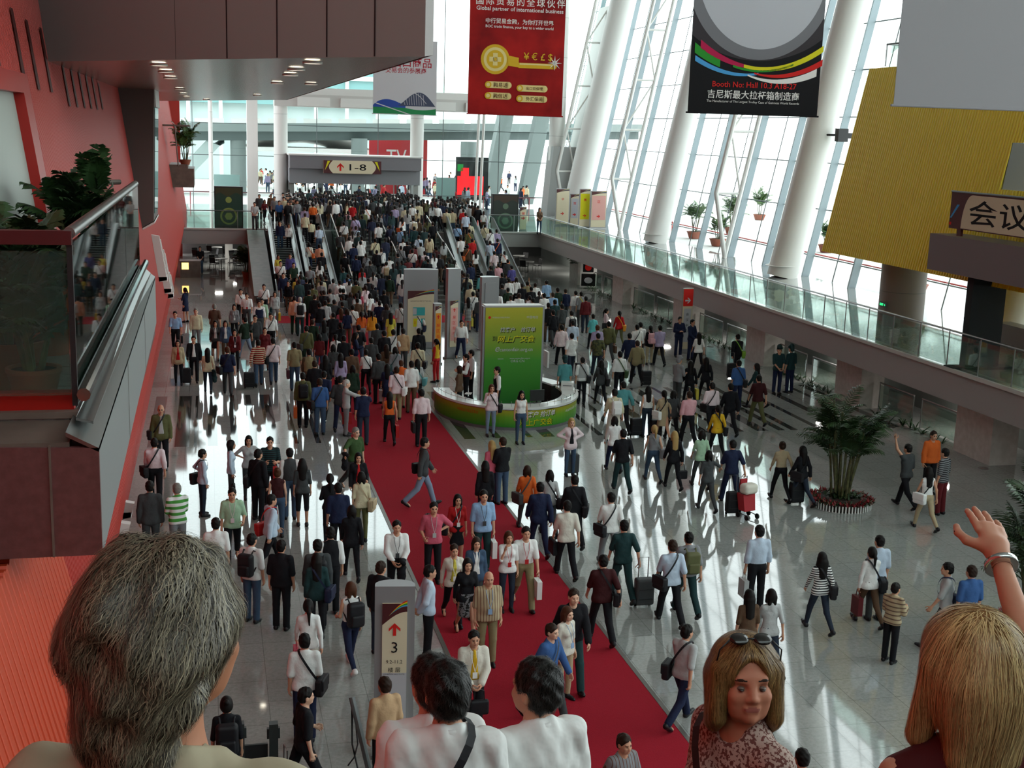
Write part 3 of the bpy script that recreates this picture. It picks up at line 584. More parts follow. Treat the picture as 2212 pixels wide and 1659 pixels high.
# sign box in front of the yellow block
m = MB(); m.prism([(21.0, 25.5, 5.55), (21.0, 33.6, 5.55), (21.0, 33.6, 6.62), (21.0, 25.5, 6.62)], (1.1, 0, 0)); struct(m.build('sign_shelf', mat('warm grey sign shelf', '6f6768', .5)))
t = thing('meeting_sign', 'cream hall sign with black characters on the grey shelf before the yellow block', 'sign', (21.15, 32.9, 6.64))
MB().bb((0, -6, .2), (.12, 0, 1.25)).bb((.02, -5.6, 0), (.1, -5.4, .2)).bb((.02, -.6, 0), (.1, -.4, .2)).build('panel', [mat('print dark red', '4a1418', .6)], t)
b = Board((0, 0, .2), (0, -1, 0), (0, 0, 1), (-1, 0, 0)); b.poly([(.3, .03)]+[(1.05-.45*math.cos(PI/2*i/8)-.0, .03+.97*math.sin(PI/2*i/8)) for i in range(9)]+[(6, 1.0), (6, .03)], 0); b.up()
b.strip([(.02+.04*i, .3+.05*i) for i in range(9)], [(.1+.045*i, .3+.05*i) for i in range(9)], 2); b.strip([(.0, .1+.02*i) for i in range(5)], [(.12, .1+.02*i) for i in range(5)], 3)
letter(b.mb, '会议室', b.p(3.05, .52), 4.2, .72, b.ux, b.uy, 1, bold=.008); b.mb.build('print', [bmat('cream', 'd8cdb0'), bmat('black', '121013'), bmat('sky blue', '4f9fd8'), bmat('red ink', 'd0241f')], t)
m = MB(); m.tube([(0, -6, 1.27), (0, 0, 1.27)], .03, 6); m.build('top_rail', steel, t)
# dark free-standing panel and fat grey columns under the yellow block
m = MB(); m.bb((-.55, -.15, 0), (.55, .15, 2.75)); m.bb((-1.0, -.25, .0), (1.0, .25, .08)); tag(m.build('dark_screen', mat('charcoal screen', '2c2f31', .8, 0, .2), None, False, (21.95, 31.9, MZ), 0), 'tall dark grey display screen standing on the right mezzanine', 'screen')
column(24.3, 40.3, MZ, 5.3, .8, nm='grey_column', mt=conc); column(22.9, 29.6, MZ, 5.3, .7, nm='grey_column', mt=conc)
for k, (xx, yy) in enumerate(((23.45, 40.1), (22.15, 29.3))):
    t = thing('exit_sign', ['small green lit exit sign on the fat grey column', 'small green lit exit sign at the right edge of the photo'][k], 'sign', (xx, yy, 3.55)); MB().box((0, 0, 0), (.04, .42, .16)).build('case', dark_m, t)
    b = Board((-.022, .21, -.08), (0, -1, 0), (0, 0, 1), (-1, 0, 0)); b.text('EXIT →', .21, .08, .36, None, 0, bold=.008); b.mb.build('lit_letters', mat('exit green glow', '30ff90', emit=3), t)
m = MB(); m.bb((25.2, 30, MZ), (25.8, 36, MZ+.75)); tag(m.build('long_counter', grey_p), 'long low grey counter behind the mezzanine rail under the yellow block', 'counter')
p = aty(1818, 292, 53.6); t = thing('floodlight', 'dark floodlight clamped to the white column near the yellow block', 'lamp', tuple(p)); MB().box((0, 0, 0), (.5, .35, .6)).build('housing', dark_m, t); m = MB(); m.tube([(0, .1, 0), (28.0-p[0], 54.9-.68-p[1], 0)], .05, 8); m.box((.42, 0, -.02), (.35, .2, .25)); m.build('bracket', dark_m, t)
# ================================================================ reception counter
lime = mat('printed lime green', '7fae22', .45); white_g = mat('glossy white', 'e2e3e0', .2)
def grad(name, a, b, z0, z1, extra=None):
    """printed colour ramp along the height of a sign (the print itself)"""
    if name in MATS: return MATS[name]
    m = mat(name, a, .45); nt = m.node_tree; tc = nt.nodes.new('ShaderNodeTexCoord'); s = nt.nodes.new('ShaderNodeSeparateXYZ'); mr = nt.nodes.new('ShaderNodeMapRange')
    mr.inputs[1].default_value = z0; mr.inputs[2].default_value = z1; r = nt.nodes.new('ShaderNodeValToRGB'); r.color_ramp.elements[0].color = (*lin(a), 1); r.color_ramp.elements[1].color = (*lin(b), 1)
    if extra:
        e = r.color_ramp.elements.new(extra[0]); e.color = (*lin(extra[1]), 1)
    nt.links.new(tc.outputs['Object'], s.inputs[0]); nt.links.new(s.outputs[2], mr.inputs[0]); nt.links.new(mr.outputs[0], r.inputs[0]); nt.links.new(r.outputs[0], nt.nodes['Principled BSDF'].inputs['Base Color']); return m
CC = (9.55, 39.9); CA, CB = 2.36, 2.9
t = thing('reception_counter', 'oval reception counter with a white top and printed green front', 'counter', (CC[0], CC[1], 0))
def ell(a, k=1.0, d=0.0): return ((CA*k+d)*math.cos(a), (CB*k+d)*math.sin(a))
def ring(mb, d0, d1, z0, z1, a0, a1, n=48, mi=0):
    for i in range(n):
        p, r = a0+(a1-a0)*i/n, a0+(a1-a0)*(i+1)/n
        A, B, C_, E_ = ell(p, 1, d0), ell(r, 1, d0), ell(r, 1, d1), ell(p, 1, d1); mb.prism([(*A, z0), (*B, z0), (*C_, z0), (*E_, z0)], (0, 0, z1-z0), mi)
A0, A1 = math.radians(172), math.radians(368)
m = MB(); ring(m, -.06, 0, .1, .66, A0, A1); m.build('printed_front', grad('counter print', '2f8a26', 'b9a52a', .1, .68, (.55, '6ea524')), t)
m = MB(); ring(m, -.5, .05, .68, .75, A0, A1); m.build('white_top', white_g, t)
m = MB(); ring(m, -.1, -.02, 0, .1, A0, A1); m.build('plinth', grey_p, t); m = MB(); ring(m, -.03, .03, .655, .68, A0, A1); m.build('chrome_trim', chrome, t)
m = MB(); ring(m, -.5, .0, .68, .74, math.radians(15), math.radians(75), 16); m.build('rear_top', white_g, t); m = MB(); ring(m, -.46, -.1, 0, .68, math.radians(18), math.radians(72), 16); m.build('rear_body', dark_m, t)
m = MB()
for i in range(26):
    a = A0+(A1-A0)*(i+.5)/26; p = ell(a, 1, -.05); m.tube([(*p, .75), (*p, .93)], .008, 5)
m.tube([(*ell(A0+(A1-A0)*i/48, 1, -.05), .85) for i in range(49)], .008, 5); m.build('post_rail', chrome, t)
def curved_text(txt, a_mid, w, h, z, mi, mb, d=.014, **k):
    V, Fs = textgeo(txt, w, h, **k); out = []
    for v in V:
        a = a_mid+v[0]/2.45; p = ell(a, 1, d); out.append((p[0], p[1], z+v[1]))
    if len(V): mb.add(out, Fs, mi)
m = MB(); [curved_text(t_, math.radians(a_)+.008, w_, .21, z_-.012, 3, m, d=.01) for t_, a_, w_, z_ in (('找客户 抢订单', 281, 1.27, .52), ('网上广交会', 279, 1.22, .26))]; curved_text('找客户 抢订单', math.radians(281), 1.25, .2, .52, 0, m, bold=.008, shear=.2); curved_text('网上广交会', math.radians(279), 1.2, .22, .26, 1, m, bold=.008); curved_text('ecantonfair.org.cn', math.radians(322), 1.15, .14, .47, 0, m, shear=.2); curved_text('中国进出口商品交易会', math.radians(224), .8, .1, .5, 2, m)
m.build('front_lettering', [bmat('white', 'ece8e2'), bmat('yellow', 'd8cf22'), bmat('red ink', 'd0241f'), bmat('ink', '151315')], t)
# things on the counter
def monitor(loc, rz, lab):
    t = thing('computer_monitor', lab, 'monitor', loc, rz); MB().box((0, 0, .25), (.48, .04, .36)).build('screen_housing', dark_m, t); MB().box((0, -.022, .25), (.44, .004, .32)).build('screen', black, t); MB().tube([(0, .02, 0), (0, .02, .15)], .025, 8).box((0, .02, .01), (.24, .18, .02)).build('stand', dark_m, t)
p = atz(1150, 862, .75); monitor((p[0], 37.62, .75), .1, 'black computer monitor on the counter right of the green panel')
for k, (px, py, s) in enumerate(((1243, 843, .22), (1225, 852, .3), (990, 846, .2), (1012, 850, .3))):
    p = atz(px, py, .752); tag(MB().box((0, 0, .006), (s, s*.7, .012)).build('leaflet_stack', white_g, None, False, (p[0], p[1], .751), .4*k), 'white %s of leaflets lying on the counter, %s' % (('stack', 'sheet', 'pad', 'spread')[k], ('far right end', 'right side near the printer', 'left end by the clerks', 'left part before the clerks')[k]), 'paper')
p = atz(1228, 836, .75); t = thing('desk_printer', 'white desk printer at the right end of the reception counter', 'printer', (p[0]-.1, p[1]-.2, .75), -.3); MB().box((0, 0, .11), (.42, .36, .22)).build('body', white_g, t); MB().box((0, -.16, .13), (.3, .14, .02)).build('tray', grey_p, t)
# ================================================================ pylons and signs
pyl = mat('silver pylon metal', '9b9b9e', .38, .35)
P4 = [bmat('cream', 'd8cdb0'), bmat('dark red', '5a1218'), bmat('ink', '151315'), bmat('red ink', 'd0241f'), bmat('pale grey', 'b9b9bf'), bmat('sky blue', '4f9fd8'), bmat('green', '2c8f2f'), bmat('yellow', 'd8cf22'), bmat('orange', 'd98a2a'), bmat('teal', '3fa9ad'), bmat('pink', 'd9a49c')]
def pylon(name, lab, loc, w, h, d, rz, paint, pw, p0, p1, bow=.1):
    """metal pylon with a bowed body; the print panel faces local -Y"""
    t = thing(name, lab, 'sign', loc, rz); n = 10
    poly = [(-w/2, 0, 0), (w/2, 0, 0)]+[(w/2*math.cos(PI*i/n), d*.35+d*.65*math.sin(PI*i/n), 0) for i in range(n+1)]
    MB().prism(poly, (0, 0, h)).build('body', pyl, t, smooth='auto'); MB().bb((-w/2-.04, -.04, 0), (w/2+.04, d*.6, .06)).build('base', steel, t)
    MB().bb((-pw/2, -.03, p0), (pw/2, 0, p1)).build('panel', P4[0] if paint else pyl, t)
    if paint:
        b = Board((-pw/2, -.03, p0), (1, 0, 0), (0, 0, 1), (0, -1, 0)); paint(b, pw, p1-p0); b.mb.build('print', P4, t)
    return t
def header(b, w, h, hh):
    n = 12; b.strip([(w*i/n, h-hh*(1.0-.62*math.sin(PI/2*i/n))) for i in range(n+1)], [(w*i/n, h) for i in range(n+1)], 1); b.up()
    for k, mi in enumerate((5, 6, 7, 3)): b.strip([(w*(.25+.75*i/n), h-hh*(.72-.6*math.sin(PI/2*(.15+.85*i/n)))-.0+hh*.07*k*i/n) for i in range(n+1)], [(w*(.25+.75*i/n), h-hh*(.72-.6*math.sin(PI/2*(.15+.85*i/n)))+hh*.07*(k+1)*i/n) for i in range(n+1)], mi)
    b.up()
def arrow(b, u, v, s, mi, ang=0):
    c, sn = math.cos(ang), math.sin(ang)
    for P in ([(-.5, .05), (0, .55), (.5, .05), (.5, -.2), (0, .28), (-.5, -.2)], [(-.14, .3), (.14, .3), (.14, -.6), (-.14, -.6)]): b.poly([(u+s*(x*c-y*sn), v+s*(x*sn+y*c)) for x, y in P], mi)
def p3(b, w, h):
    header(b, w, h, .33); b.rect(0, 0, w, h*.45, 4); b.poly([(0, 0), (w, 0), (w, .16)], 1); b.up()
    arrow(b, w/2, h*.80, .17, 3); b.text('3', w/2, h*.655, None, .17, 2); b.text('9.2-11.2', w/2, h*.54, w*.66, None, 2); b.text('楼 层', w/2, h*.475, w*.5, None, 2); b.text('EXHIBITION HALL FLOOR', w/2, h*.44, w*.85, None, 2)
pylon('direction_pylon', 'silver pylon with a red up arrow and the number 3 beside the red carpet', (2.52, 17.0, 0), .58, 2.7, .3, -.14, p3, .36, .5, 2.45)
def pmap(b, w, h):
    header(b, w, h, .36); b.text('NAVIGATION MAP OF THE HALL', w/2, h*.8, w*.8, None, 2); b.rect(w*.2, h*.52, w*.66, h*.68, 9); b.up(); b.rect(w*.2, h*.54, w*.34, h*.66, 4); b.rect(w*.22, h*.3, w*.48, h*.46, 7); b.rect(w*.49, h*.3, w*.66, h*.46, 9); b.up(); b.rect(w*.26, h*.35, w*.3, h*.41, 8); b.rect(w*.4, h*.35, w*.44, h*.41, 8)
pylon('map_pylon', 'wide silver pylon with a floor map board in blue and yellow', (8.65, 52.0, 0), 1.45, 3.4, .5, 0, pmap, 1.12, .3, 2.5)
def pside(mi):
    def f(b, w, h):
        header(b, w, h, .2); b.rect(.02, .25, w-.02, h-.28, mi); b.up(); arrow(b, w/2, h*.8, .13, 3)
        for i, ch in enumerate('展区指南'): b.text(ch, w/2, h*.64-i*.22, None, .13, 3)
    return f
pylon('direction_pylon', 'narrow orange lit direction sign left of the tall silver double pylon', (8.75, 48.4, 0), .34, 2.45, .3, .25, pside(8), .26, .2, 2.35)
pylon('direction_pylon', 'tall silver double pylon with a pink arrow board right of the orange sign', (9.62, 49.6, 0), .6, 3.7, .4, .35, pside(10), .36, .5, 2.4)
pylon('direction_pylon', 'tall silver pylon standing behind the green panel at the foot of the escalators', (11.55, 51.5, 0), .8, 3.15, .5, .2, None, .5, .3, 2.9)
def pgreen(b, w, h):
    b.disc(w*.07, h*.9, .05, .05, 3, 8); b.text('中国进出口商品交易会', w*.27, h*.9, w*.3, None, 4); b.text('中国电信', w*.82, h*.9, w*.2, None, 4)
    b.text('找客户', w*.4, h*.763, w*.27, .18, 2, bold=.008, shear=.2); b.text('抢订单', w*.76, h*.763, w*.26, .18, 2, bold=.008, shear=.2); b.text('到', w*.17, h*.68, None, .16, 2, bold=.008); b.text('网上广交会', w*.562, h*.667, w*.67, .24, 2, bold=.008, shear=.2); b.up(); b.up()
    b.text('找客户', w*.385, h*.773, w*.26, .17, 4, bold=.008, shear=.2); b.text('抢订单', w*.745, h*.773, w*.25, .17, 4, bold=.008, shear=.2); b.text('网上广交会', w*.545, h*.678, w*.66, .23, 7, bold=.008, shear=.2)
    b.text('e', w*.22, h*.57, None, .17, 4, shear=.3); b.text('cantonfair.org.cn', w*.55, h*.56, w*.58, None, 4, bold=.008); b.text('客服热线', w*.28, h*.47, w*.1, None, 4); b.text('www.cantonfair.org.cn', w*.62, h*.47, w*.36, None, 4); b.text('ORG CN', w*.58, h*.445, w*.24, None, 4)
g = pylon('information_panel', 'tall lime green printed information panel standing inside the reception counter', (9.95, 40.6, 0), 2.15, 3.44, .7, .03, pgreen, 2.0, .1, 3.4)
g.children[2].data.materials[0] = grad('green panel print', '1d6f1c', 'b4b022', .1, 3.4, (.45, '3f8f22'))
MB().bb((-1.0, .02, 3.44), (1.0, .5, 3.47)).build('cap', white_p, g); MB().box((1.3, .35, 1.55), (.06, .5, .55)).build('side_leaflet_box', white_p, g)
def pred(b, w, h):
    b.rect(0, h-.75, w, h, 3); b.up(); arrow(b, w/2, h-.5, .24, 4, -PI/2); b.rect(.06, .3, w-.06, h-.85, 4); b.up()
    for i, ch in enumerate('会议中心'): b.text(ch, w/2, h-1.1-i*.24, None, .14, 2)
pylon('arrow_sign', 'white and red arrow sign standing by the two navy uniformed men', (20.0, 50.2, 0), .52, 2.85, .12, .15, pred, .48, .2, 2.82, 0)
def poster(lab, loc, w, h, cols, rz=0, cat='poster'):
    t = thing('poster_case', lab, cat, loc, rz); MB().bb((-w/2, 0, 0), (w/2, .5, h)).build('case', black, t)
    b = Board((-w/2+.08, -.0, .12), (1, 0, 0), (0, 0, 1), (0, -1, 0)); W, H = w-.16, h-.2; b.rect(0, 0, W, H, 0); b.up(); b.disc(W/2, H*.68, W*.12, W*.12, 1, 16); b.disc(W/2, H*.25, W*.33, W*.33, 1, 24); b.up(); b.disc(W/2, H*.25, W*.26, W*.26, 0, 24); b.up(); b.disc(W/2, H*.25, W*.16, W*.16, 1, 6); b.strip([(W*i/10, H*(.82+.05*math.sin(i))) for i in range(11)], [(W*i/10, H) for i in range(11)], 2)
    b.mb.build('print', [mat('print '+lab[:9], cols[0], .5), mat('print2 '+lab[:9], cols[1], .5), mat('print3 '+lab[:9], cols[2], .5)], t)
poster('green poster case in a black frame behind the far left balustrade', (1.15, 80.4, MZ), 1.75, 2.55, ('123a2c', '8a9a4a', '3b3a1c'))
poster('brown and green poster case at the far mezzanine edge right of the escalators', (18.9, 80.4, MZ), 1.75, 2.4, ('17241d', '59705a', '3a2615'))
def psm(mi, ch):
    def f(b, w, h):
        header(b, w, h, .25); b.rect(.04, .5, w-.04, h-.28, mi); b.up(); b.text(ch, w/2, h*.72, None, .2, 3, bold=.008); arrow(b, w/2, .75, .22, 3, -PI/2)
    return f
for k, (px, yy, ww, hh, mi, ch, lab) in enumerate(((1214, 86, .95, 2.6, 0, '中', 'cream sign pylon with a red emblem by the leaning corner pier'), (1262, 84, .75, 2.7, 7, '展', 'yellow sign board in the middle of the three pylons by the corner'), (1240, 85, .6, 2.3, 4, '馆', 'grey sign board between the cream and yellow pylons by the corner'), (1292, 83.5, 1.1, 2.6, 10, '区', 'peach sign board right of the yellow pylon by the corner'))):
    p = aty(px, 470, yy); pylon('sign_pylon', lab, (p[0], yy, MZ), ww+.1, hh, .12, .1, psm(mi, ch), ww, .1, hh-.05, 0)
pylon('small_sign', 'small cream arrow sign beside the brown poster case', (20.15, 80.6, MZ), .45, 1.6, .1, 0, psm(0, '馆'), .42, .1, 1.55, 0)
t = thing('portal_sign', 'cream sign with a red arrow and 1-8 over the far doors', 'sign', (10.4, 94.49, 5.8)); MB().bb((-2.15, 0, 0), (2.15, .12, .95)).build('panel', P4[0], t)
b = Board((-2.15, 0, 0), (1, 0, 0), (0, 0, 1), (0, -1, 0))
for s in (0, 1):
    e = 4.3*s; d = 1-2*s; b.strip([(e, .95*i/10) for i in range(11)], [(e+d*(.35+.3*math.cos(PI*(i/10-.5))*-1+.35), .95*i/10) for i in range(11)], 1)
b.up(); b.poly([(.1, .2), (.3, .9), (.5, .9)], 7); b.poly([(4.2, .2), (4.0, .9), (3.8, .9)], 7); arrow(b, 1.25, .48, .5, 3); b.text('1-8', 2.55, .47, 1.25, .48, 2, bold=.008); b.mb.build('print', P4, t)
# standing art poster by the right potted palm
t = thing('display_board', 'small standing photo board beside the far potted palm', 'poster', (22.35, 72.5, 0), -.25); MB().bb((-.5, 0, .05), (.5, .05, 1.75)).build('board', white_p, t); b = Board((-.45, 0, .1), (1, 0, 0), (0, 0, 1), (0, -1, 0)); b.rect(.02, .05, .88, .8, 2); b.rect(.1, .9, .75, 1.55, 2); b.up(); b.disc(.45, .4, .25, .18, 4); b.disc(.42, 1.2, .2, .22, 3); b.mb.build('print', P4, t); MB().tube([(-.4, .05, 0), (-.4, .3, 0)], .02, 5).tube([(.4, .05, 0), (.4, .3, 0)], .02, 5).build('foot', steel, t)
# ================================================================ planters and potted plants on the floor
def planter(loc, lab, seed, H):
    rnd = random.Random(seed); t = thing('flower_planter', lab, 'planter', loc); m = MB()
    for i in range(60):
        a = 2*PI*i/60; m.box((.78*math.cos(a), .78*math.sin(a), .09), (.02, .035, .18), 0, a)
    m.build('white_picket_ring', white_p, t); MB().lathe([(.001, .2), (.5, .26), (.74, .16), (.74, 0)], n=32).build('soil', soil, t); m = MB()
    for i in range(420):
        a = rnd.uniform(0, 2*PI); r = rnd.uniform(.5, .82); tuft(m, (r*math.cos(a), r*math.sin(a), .16), 4, .14, .025, rnd, 0 if rnd.random() < .72 else 1, 1.2, .4, 2)
    f = m.build('red_flowers', [flower, leaf], t); f['kind'] = 'stuff'; m = MB()
    for i in range(40):
        a = rnd.uniform(0, 2*PI); r = rnd.uniform(0, .48); tuft(m, (r*math.cos(a), r*math.sin(a), .2), 6, .28, .03, rnd, 0, 1.2, .5, 3)
    f = m.build('green_underplanting', leaf, t); f['kind'] = 'stuff'
    st = MB(); fr = MB()
    for s in range(13):
        a = 2*PI*s/13+rnd.uniform(-.2, .2); h = H*rnd.uniform(.35, .72); r0, r1 = rnd.uniform(.05, .25), rnd.uniform(.2, .55); P0, P1 = Vector((r0*math.cos(a), r0*math.sin(a), .15)), Vector((r1*math.cos(a), r1*math.sin(a), h)); st.tube([P0, P0.lerp(P1, .5)+Vector((0, 0, .08)), P1], [.035, .028, .02], 6)
        for k in range(7): frond(fr, P1.lerp(P0, rnd.uniform(0, .5)), a+rnd.uniform(-1.6, 1.6), rnd.uniform(.6, 1.0), rnd.uniform(.55, 1.45), rnd, .022)
    st.build('cane', bark, t, smooth='auto'); fr.build('fronds', leaf, t); return t
planter((15.75, 28.15, 0), 'tall leafy palm in a round bed of red flowers on the open floor', 11, 4.3)
planter((15.35, 19.6, 0), 'dark tall palm cut by the right edge of the photo behind the raised hand', 23, 4.6)
palm('potted_palm', 'potted palm by the brown stair wall under the left mezzanine', tuple(atz(533, 603)), 1.9, 6, 9, .85, .3, 31, (.28, .45))
palm('potted_palm', 'potted palm with a terracotta pot beside the standing photo board', tuple(atz(1250, 612)), 2.3, 6, 10, .95, .35, 33, (.3, .55), lm=leaf2)
# ================================================================ cafe tables and chairs below the mezzanine
def cafe_table(loc, lab, g=None):
    t = thing('cafe_table', lab, 'table', loc, 0, g); MB().lathe([(.001, .7), (.42, .7), (.42, .73), (.001, .73)], n=20).build('tabletop', white_g, t); MB().tube([(0, 0, 0), (0, 0, .7)], .03, 8).lathe([(.25, 0), (.25, .02), (.03, .04)], n=16).build('pedestal', dark_m, t); return t
def cafe_chair(loc, rz, lab, g=None):
    t = thing('cafe_chair', lab, 'chair', loc, rz, g); MB().bb((-.22, -.22, .43), (.22, .22, .47)).build('seat', dark_m, t); MB().prism([(-.21, .2, .5), (.21, .2, .5), (.21, .27, .88), (-.21, .27, .88)], (0, .03, 0)).build('backrest', dark_m, t)
    for sx in (-1, 1):
        for sy in (-1, 1): MB().tube([(sx*.2, sy*.2, .44), (sx*.22, sy*.23, 0)], .014, 6).build('leg', dark_m, t)
    return t
tb = None; ch = None
for k, (px, py) in enumerate(((478, 583), (505, 562), (470, 556), (440, 566), (520, 572), (1140, 588), (1120, 574))):
    p = atz(px, py); lt = ['round white cafe table under the left mezzanine, nearest one', 'round white cafe table right at the back of the left cafe', 'round white cafe table in the back middle of the left cafe', 'round white cafe table on the left of the left cafe', 'round white cafe table nearest the brown stair wall', 'round white cafe table beside the right escalators', 'round white cafe table deepest beside the right escalators'][k]
    g = 'left cafe tables' if k < 5 else 'right cafe tables'
    if tb is None: tb = cafe_table(p, lt, g)
    else: dup(tb, p, 0, lt, g)
    for j, a in enumerate((.3, 2.2, 4.1) if k < 6 else (.8, 3.6)):
        lc = 'dark cafe chair %s the %s' % (('right of', 'left of', 'in front of')[j], lt.replace('round white cafe ', '').replace(' one', ''))
        q = (p[0]+.72*math.cos(a), p[1]+.72*math.sin(a), 0)
        if ch is None: ch = cafe_chair(q, a-PI/2, lc, g.replace('tables', 'chairs'))
        else: dup(ch, q, a-PI/2, lc, g.replace('tables', 'chairs'))
t = thing('snack_counter', 'small lit snack counter under the left mezzanine by the red wall', 'counter', (-1.2, atz(402, 598)[1], 0)); MB().bb((-.6, -.4, 0), (.6, .4, 1.0)).build('body', conc_d, t); MB().bb((-.62, -.42, 1.0), (.62, .42, 1.05)).build('top', white_g, t); MB().bb((-.5, -.41, .5), (-.1, -.402, .9)).build('lit_panel', mat('warm lit panel', 'ffcf70', emit=3), t)
# ================================================================ low gate posts at the near escalator foot
t = thing('gate_barrier', 'pair of dark posts with a dark panel at the lower left of the red carpet', 'barrier', tuple(atz(548, 1710))); p0 = t.location.copy()
for px, nm in ((520, 'post'), (592, 'post')):
    q = Vector(atz(px, 1712))-p0; m = MB(); m.bb((q.x-.06, q.y-.06, 0), (q.x+.06, q.y+.06, 1.06)); m.bb((q.x-.09, q.y+.04, .8), (q.x+.09, q.y+.1, .95)); m.build(nm, mat('dark grey post', '3b4040', .4), t)
MB().bb((-.17, -.02, .05), (.2, .02, .72)).build('panel', dark_m, t)
t = thing('belt_stand', 'grey slanted stand with hanging black straps left of the number 3 pylon', 'barrier', tuple(atz(782, 1690))); MB().tube([(-.12, .3, 1.18), (.14, -.2, 0)], .045, 8).build('slanted_post', mat('grey post', '5d6464', .4), t); MB().tube([(-.12, .28, 1.15), (-.12, .2, .5), (-.02, .0, .02)], .014, 6).tube([(-.1, .28, 1.15), (-.04, .2, .5), (-.1, .1, .35), (-.2, .05, .25)], .012, 6).build('strap', black, t, smooth='auto')
# ================================================================ outside
paving = mat('outdoor paving', 'd6d6d2', .8); m = MB(); m.add([(28.3, -60, MZ-.02), (300, -60, MZ-.02), (300, 400, MZ-.02), (28.3, 400, MZ-.02)], [(0, 1, 2, 3)]); m.add([(-120, 100.05, MZ-.021), (28.3, 100.05, MZ-.021), (28.3, 400, MZ-.021), (-120, 400, MZ-.021)], [(0, 1, 2, 3)]); struct(m.build('outdoor_ground', paving))
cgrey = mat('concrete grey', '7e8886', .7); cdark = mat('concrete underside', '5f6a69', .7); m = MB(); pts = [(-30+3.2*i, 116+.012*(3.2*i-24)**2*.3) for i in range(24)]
for (xa, ya), (xb, yb) in zip(pts, pts[1:]):
    za, zb = 7.6+.028*(xa+30), 7.6+.028*(xb+30)
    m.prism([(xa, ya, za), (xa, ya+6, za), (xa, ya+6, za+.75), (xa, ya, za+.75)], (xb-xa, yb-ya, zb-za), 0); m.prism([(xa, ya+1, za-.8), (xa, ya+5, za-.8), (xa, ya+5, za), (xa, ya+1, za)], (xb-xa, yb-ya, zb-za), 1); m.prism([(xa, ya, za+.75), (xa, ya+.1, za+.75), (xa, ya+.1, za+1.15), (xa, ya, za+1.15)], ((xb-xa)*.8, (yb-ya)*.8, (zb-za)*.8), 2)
struct(m.build('outdoor_ramp_bridge', [cgrey, cdark, white_p]))
for xx, yy, r in ((13.6, 118, .75), (2.6, 118, .7), (24, 118, .8)): column(xx, yy, MZ, 8.2, r, mt=cgrey, nm='bridge_column')
for k, xx in enumerate((24.2, 27.6)):
    m = MB(); m.prism([(xx, 112, MZ), (xx+1.3, 112, MZ), (xx+3.2, 112, 14), (xx+2.0, 112, 14)], (0, 1.5, 0)); struct(m.build('outdoor_leaning_pier', cgrey))
m = MB(); m.bb((-25, 150, 11.5), (22, 160, 20), 0)
for k in range(13): m.bb((-24+3.6*k, 149.7, 3), (-23.6+3.6*k, 150, 20), 1)
for z in (12.5, 14.5, 16.5): m.bb((-25, 149.6, z), (22, 150, z+.5), 1)
m.bb((-25, 151, MZ), (22, 160, 11.5), 2); tag(m.build('outdoor_hall', [mat('teal glass cladding', '7fa8a8', .3), white_p, mat('pale outdoor wall', 'b9c6c4', .7)]), 'pale hall with teal glass bands seen across the plaza through the far glass front', 'building')
t = thing('red_billboard', 'red outdoor billboard with white TV lettering behind the right door column', 'billboard', (18.0, 125, MZ)); MB().bb((-2.6, 0, 0), (3.2, .3, 5.4)).build('board', mat('billboard red', 'c0333a', .6), t); b = Board((-2.6, 0, 0), (1, 0, 0), (0, 0, 1), (0, -1, 0)); b.text('TV', 2.7, 3.6, 2.0, 1.5, 0); b.mb.build('print', [white_p], t)
m = MB(); m.grid(lambda u, v: (3+13*u, 128+8*v, 7.0+1.9*math.sin(PI*u)-1.5*v), 20, 4); m.prism([(3, 128, 6.6), (16, 128, 6.6), (16, 128, 7.0), (3, 128, 7.0)], (0, 8, 0)); [m.tube([(cx_, cy_, MZ), (cx_, cy_, 7)], .1, 6) for cx_ in (3.2, 15.8) for cy_ in (128.2, 135.8)]; tag(m.build('outdoor_canopy', white_p), 'white curved tent canopy outside the far doors', 'canopy')
m = MB(); m.grid(lambda u, v: (-9.6+11*u, 118+3*v, 4.3+4.0*abs(u-.45)**1.2*1.6+.5*v), 20, 4); m.prism([(-4.4, 117.9, 3.1), (-3.2, 117.9, 2.8), (1.0, 117.9, 7.2), (-.2, 117.9, 7.6)], (0, 3, 0)); m.prism([(-7.2, 117.9, 6.2), (-6.4, 117.9, 6.4), (-3.4, 117.9, 2.9), (-4.5, 117.9, 3.0)], (0, 3, 0)); tag(m.build('outdoor_sculpture', mat('pale teal metal', 'b5c4c2', .5)), 'pale folded metal sculpture outside left of the doors', 'sculpture')
t = thing('led_board', 'dark outdoor notice board with glowing red display at the right of the far glass', 'screen', (21.7, 106, MZ)); MB().bb((-1.2, 0, .6), (1.6, .3, 4.2)).build('housing', dark_m, t); b = Board((-1.1, 0, .7), (1, 0, 0), (0, 0, 1), (0, -1, 0)); b.rect(0, .3, 2.3, 1.9, 0); b.rect(.3, 1.9, 1.0, 2.6, 0); b.rect(0, 2.3, .5, 2.9, 1); b.mb.build('display', [mat('red display', 'f01a22', emit=1.0), mat('green display', '1a8a3a', emit=.5)], t); MB().tube([(-1, .15, 0), (-1, .15, .6)], .06, 6).tube([(1.4, .15, 0), (1.4, .15, .6)], .06, 6).build('leg', dark_m, t)
m = MB(); m.tube([(-2, 104, MZ+.95), (27, 104, MZ+.95)], .03, 6)
for k in range(8): m.tube([(-1.5+4*k, 104, MZ), (-1.5+4*k, 104, MZ+1)], .04, 6)
tag(m.build('barrier_tape', mat('dark red tape', 'a02030', .5)), 'low red barrier tape on posts outside the far glass front', 'barrier')
